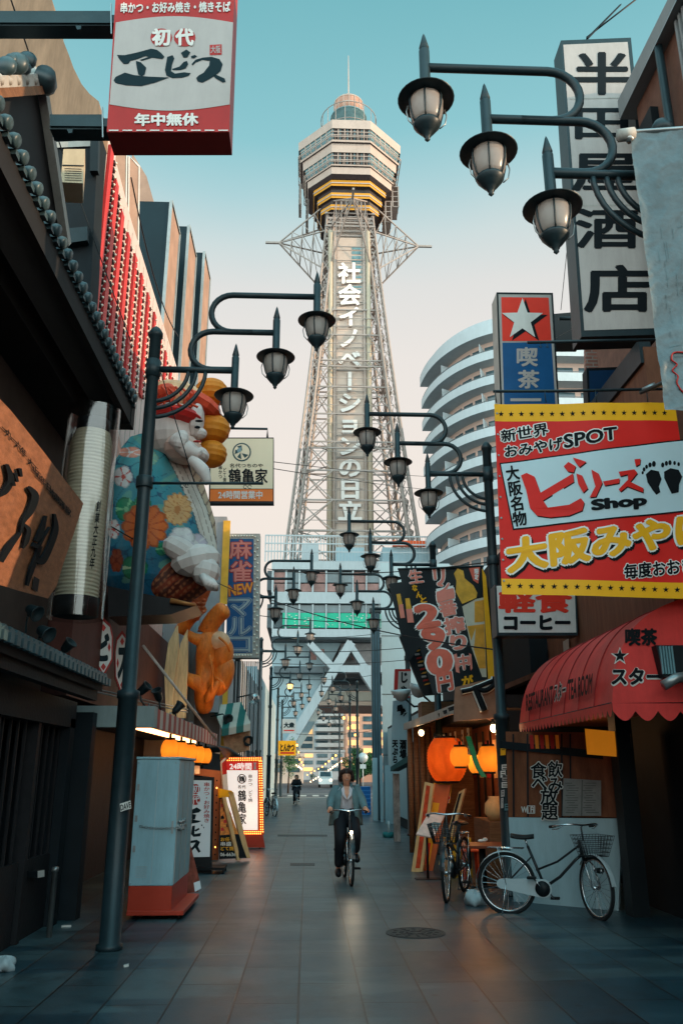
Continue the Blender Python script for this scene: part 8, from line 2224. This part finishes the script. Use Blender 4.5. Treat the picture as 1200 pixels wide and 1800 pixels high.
skin = mat('skin', lin(214, 152, 124), 0.5, 0, 0.08, 12); hairm = mat('dark_brown_hair', lin(48, 32, 30), 0.5, 0, 0.4, 30); shirt = mat('white_shirt', lin(196, 192, 200), 0.7, 0, 0.08, 8, bump=0.2)
jack = mat('grey_teal_jacket', lin(94, 122, 128), 0.8, 0, 0.12, 8, bump=0.2); trou = mat('black_trousers', lin(26, 28, 34), 0.75, 0, 0.2, 8); shoe = mat('black_shoe', lin(22, 24, 28), 0.4, 0, 0.1)
def rider(label, front, direc, jacket=jack, top=shirt, detail=True, scale=1.1, group=None, bike_label='', lit=True, hair=hairm):
    d = Vector((direc[0], direc[1], 0)).normalized()
    rear = Vector((front[0], front[1], 0)) - d * 1.06 * scale
    bk, L, S_ = bicycle(bike_label, (rear.x, rear.y), direc, scale=scale, lit=lit, group=None, basket=False, guard=bikeblk)
    root = thing('person', label, 'person', tuple(rear + d * 0.25), group)
    V, E_, R_ = [], [], []
    def ch(pts, start=None):
        pv = start
        for (x, y, z, r) in pts:
            V.append(tuple(L(x, y, z))); R_.append(r * scale); i = len(V) - 1
            if pv is not None: E_.append((pv, i))
            pv = i
        return pv
    def flush(name, m, parent=root, sub=2):
        vs, fs = skin_mesh(V, E_, R_, 0, sub); b = MB(); b.add(vs, fs, m, True); o = b.build(name, parent)
        V.clear(); E_.clear(); R_.clear(); return o
    sl, sr = 0.25, -0.25
    # body: one continuous figure
    pel = ch([(0.20, 0, 0.90, 0.13)]); c1 = ch([(0.235, 0, 1.05, 0.105), (0.28, 0, 1.20, 0.11)], pel); nk = ch([(0.31, 0, 1.31, 0.05), (0.325, 0, 1.355, 0.048)], c1)
    ch([(0.352, 0, 1.387, 0.060), (0.348, 0, 1.44, 0.080), (0.34, 0, 1.497, 0.076), (0.335, 0, 1.527, 0.05)], nk)
    for s in (1, -1):
        ch([(0.285, s * 0.14, 1.25, 0.048), (0.36, s * 0.242, 1.09, 0.040), (0.55, s * 0.262, 0.995, 0.036), (0.63, s * 0.268, 0.985, 0.034), (0.68, s * 0.27, 0.978, 0.036)], c1)
        kz = 0.66 if s > 0 else 0.58; fz = 0.30 if s > 0 else 0.10; fx = 0.46 if s > 0 else 0.40
        ch([(0.24, s * 0.085, 0.86, 0.095), (0.58, s * 0.115, kz, 0.066), (fx - 0.02, s * 0.12, fz + 0.10, 0.042), (fx, s * 0.125, fz + 0.03, 0.038), (fx + 0.10, s * 0.13, fz, 0.022)], pel)
    flush('body', skin)
    # hands: palm is the end of the arm; fingers curl round the grip
    for s in (1, -1):
        for k in range(4):
            x = 0.655 + 0.018 * k; ln = (0.9, 1.0, 0.95, 0.75)[k]
            ch([(x, s * 0.275, 0.992, 0.0085), (x + 0.004, s * (0.275 + 0.028 * ln), 0.985, 0.0085), (x + 0.004, s * (0.275 + 0.034 * ln), 0.962, 0.008), (x, s * (0.275 + 0.015), 0.945, 0.007)]); flush('finger', skin, root, 1)
        ch([(0.65, s * 0.262, 0.985, 0.011), (0.675, s * 0.240, 0.978, 0.010), (0.70, s * 0.243, 0.965, 0.008)]); flush('thumb', skin, root, 1)
    # shirt
    a = ch([(0.20, 0, 0.84, 0.145), (0.235, 0, 0.96, 0.14), (0.27, 0, 1.1, 0.14), (0.30, 0, 1.235, 0.125), (0.312, 0, 1.30, 0.06)])
    for s in (1, -1): ch([(0.30, s * 0.145, 1.25, 0.075)], a - 1)
    flush('shirt', top)
    # open jacket: back, shoulders and sleeves, plus two front panels
    m1 = ch([(0.135, 0, 0.80, 0.165), (0.175, 0, 1.02, 0.16), (0.225, 0, 1.2, 0.15), (0.262, 0, 1.30, 0.075)])
    top_i = len(V) - 2
    for s in (1, -1):
        ch([(0.285, s * 0.16, 1.262, 0.082), (0.345, s * 0.238, 1.11, 0.070), (0.46, s * 0.258, 1.02, 0.058), (0.565, s * 0.264, 0.995, 0.050)], top_i)
    flush('jacket', jacket)
    for s in (1, -1):
        rows = spline([Vector(q) for q in ((0.30, 0.05, 1.345), (0.385, 0.06, 1.29), (0.435, 0.078, 1.20), (0.440, 0.09, 1.08), (0.42, 0.11, 0.95), (0.39, 0.13, 0.86), (0.35, 0.145, 0.76))], 4)
        nr = len(rows) - 1
        def pf(u, v):
            q = rows[min(int(v * nr + 0.5), nr)]; wd = 0.03 + 0.125 * min(1, v * 2.6) - 0.035 * v
            y = q.y + wd * u; x = q.x - (0.02 * u + 0.12 * u ** 3) + 0.008 * math.sin(v * 17 + u * 5 + s) * v
            return L(x, s * y, q.z - 0.02 * u)
        b = MB(); b.grid(pf, 8, nr, jacket); o = b.build('jacket_front', root); sm = o.modifiers.new('solid', 'SOLIDIFY'); sm.thickness = 0.012
    b = MB(); b.tube(spline([L(0.385, 0.062, 1.29), L(0.31, 0.075, 1.345), L(0.25, 0, 1.36), L(0.31, -0.075, 1.345), L(0.385, -0.062, 1.29)], 5), 0.022, jacket, 8); b.build('jacket_collar', root)
    # shirt collar V and throat
    if detail:
        b = MB(); b.add([L(0.385, 0.055, 1.305), L(0.385, -0.055, 1.305), L(0.436, 0.03, 1.2), L(0.436, -0.03, 1.2), L(0.450, 0, 1.12)], [(0, 1, 3, 2), (2, 3, 4)], skin)
        for s in (1, -1): b.add([L(0.392, s * 0.045, 1.315), L(0.41, s * 0.085, 1.27), L(0.452, s * 0.07, 1.19), L(0.456, s * 0.004, 1.11)], [(0, 1, 2, 3)], top)
        b.build('collar', root)
    # trousers
    pv = ch([(0.19, 0, 0.885, 0.14)])
    for s in (1, -1):
        kz = 0.66 if s > 0 else 0.58; fz = 0.30 if s > 0 else 0.10; fx = 0.46 if s > 0 else 0.40
        ch([(0.26, s * 0.09, 0.86, 0.115), (0.585, s * 0.117, kz, 0.088), (fx + 0.05, s * 0.12, (kz + fz) / 2, 0.075), (fx - 0.01, s * 0.122, fz + 0.07, 0.068)], pv)
    flush('trousers', trou)
    for s in (1, -1):
        fz = 0.30 if s > 0 else 0.10; fx = 0.46 if s > 0 else 0.40
        ch([(fx - 0.07, s * 0.125, fz + 0.02, 0.052), (fx + 0.02, s * 0.128, fz + 0.015, 0.058), (fx + 0.13, s * 0.135, fz - 0.008, 0.050), (fx + 0.18, s * 0.138, fz - 0.018, 0.03)]); flush('shoe', shoe)
    # head details
    hc = L(0.345, 0, 1.450); sdv = Vector((-d.y, d.x, 0))
    if detail:
        b = MB()
        for s in (1, -1): b.ell(L(0.418, s * 0.032, 1.463), (0.010 * scale, 0.005 * scale, 0.004 * scale), ink, 8, 6); b.bar(L(0.421, s * 0.02, 1.481), L(0.415, s * 0.044, 1.482), 0.004, 0.004, hair)
        b.bar(L(0.417, -0.03, 1.402), L(0.416, 0.026, 1.402), 0.008, 0.007, mat('lips', lin(150, 70, 66), 0.5)); b.bar(L(0.418, -0.02, 1.406), L(0.418, 0.02, 1.406), 0.006, 0.006, white); b.build('face_features', root)
        b = MB(); b.tube([L(0.41, 0, 1.470), L(0.43, 0, 1.445), L(0.438, 0, 1.430), L(0.42, 0, 1.420)], [0.009 * scale, 0.013 * scale, 0.015 * scale, 0.010 * scale], skin, 8)
        b.build('nose', root)
        for s in (1, -1): MB().ell(L(0.34, s * 0.088, 1.440), (0.02 * scale, 0.012 * scale, 0.03 * scale), skin, 8, 6).build('ear', root)
    b = MB(); rs = random.Random(9)
    b.ell(L(0.322, 0, 1.495), (0.088 * scale, 0.088 * scale, 0.075 * scale), hair, 18, 10)
    for k in range(260 if detail else 60):
        a = rs.uniform(0.98, 2 * math.pi - 0.98); r = 0.088 * scale
        top_ = L(0.335, 0, 1.565) + (d * math.cos(a) + sdv * math.sin(a)) * rs.uniform(0.0, 0.05)
        out = (d * math.cos(a) + sdv * math.sin(a)); ln = rs.uniform(0.12, 0.21) * scale; w = rs.uniform(0, 6.28)
        P = [top_]
        for j in range(1, 7):
            t_ = j / 6; rad_ = r * (0.55 + 0.55 * min(1, t_ * 2.2)) + 0.026 * math.sin(w + t_ * 8) * t_ + rs.uniform(0, 0.012) * t_
            P.append(L(0.33, 0, 1.565) + out * rad_ - Vector((0, 0, ln * t_ ** 1.2)))
        b.tube(P, [0.006, 0.008, 0.008, 0.008, 0.007, 0.006, 0.002], hair, 4)
    for k in range(30):
        y = rs.choice((-1, 1)) * rs.uniform(0.012, 0.075); b.tube([L(0.335, y * 0.5, 1.570), L(0.40, y, 1.555 - abs(y) * 0.3), L(0.405, y * 1.25, 1.527 - abs(y) * 0.7)], [0.008, 0.007, 0.003], hair, 4)
    b.build('hair', root)
    return root
fr = gr(617, 1557)
rider('smiling person with wavy dark hair, grey teal jacket and white shirt riding towards the camera', (fr.x, fr.y), (0.045, -1), bike_label='black bicycle with its headlight lit, ridden down the middle of the street', scale=1.06)
blackc = mat('black_coat', lin(26, 30, 34), 0.8, 0, 0.15)
fr = at(521, 1400, 45.0)
rider('distant person in black clothing cycling in the far left of the street', (fr.x, fr.y), (0.02, -1), blackc, blackc, False, 0.95, None, 'distant dark bicycle under the person in black', lit=False)
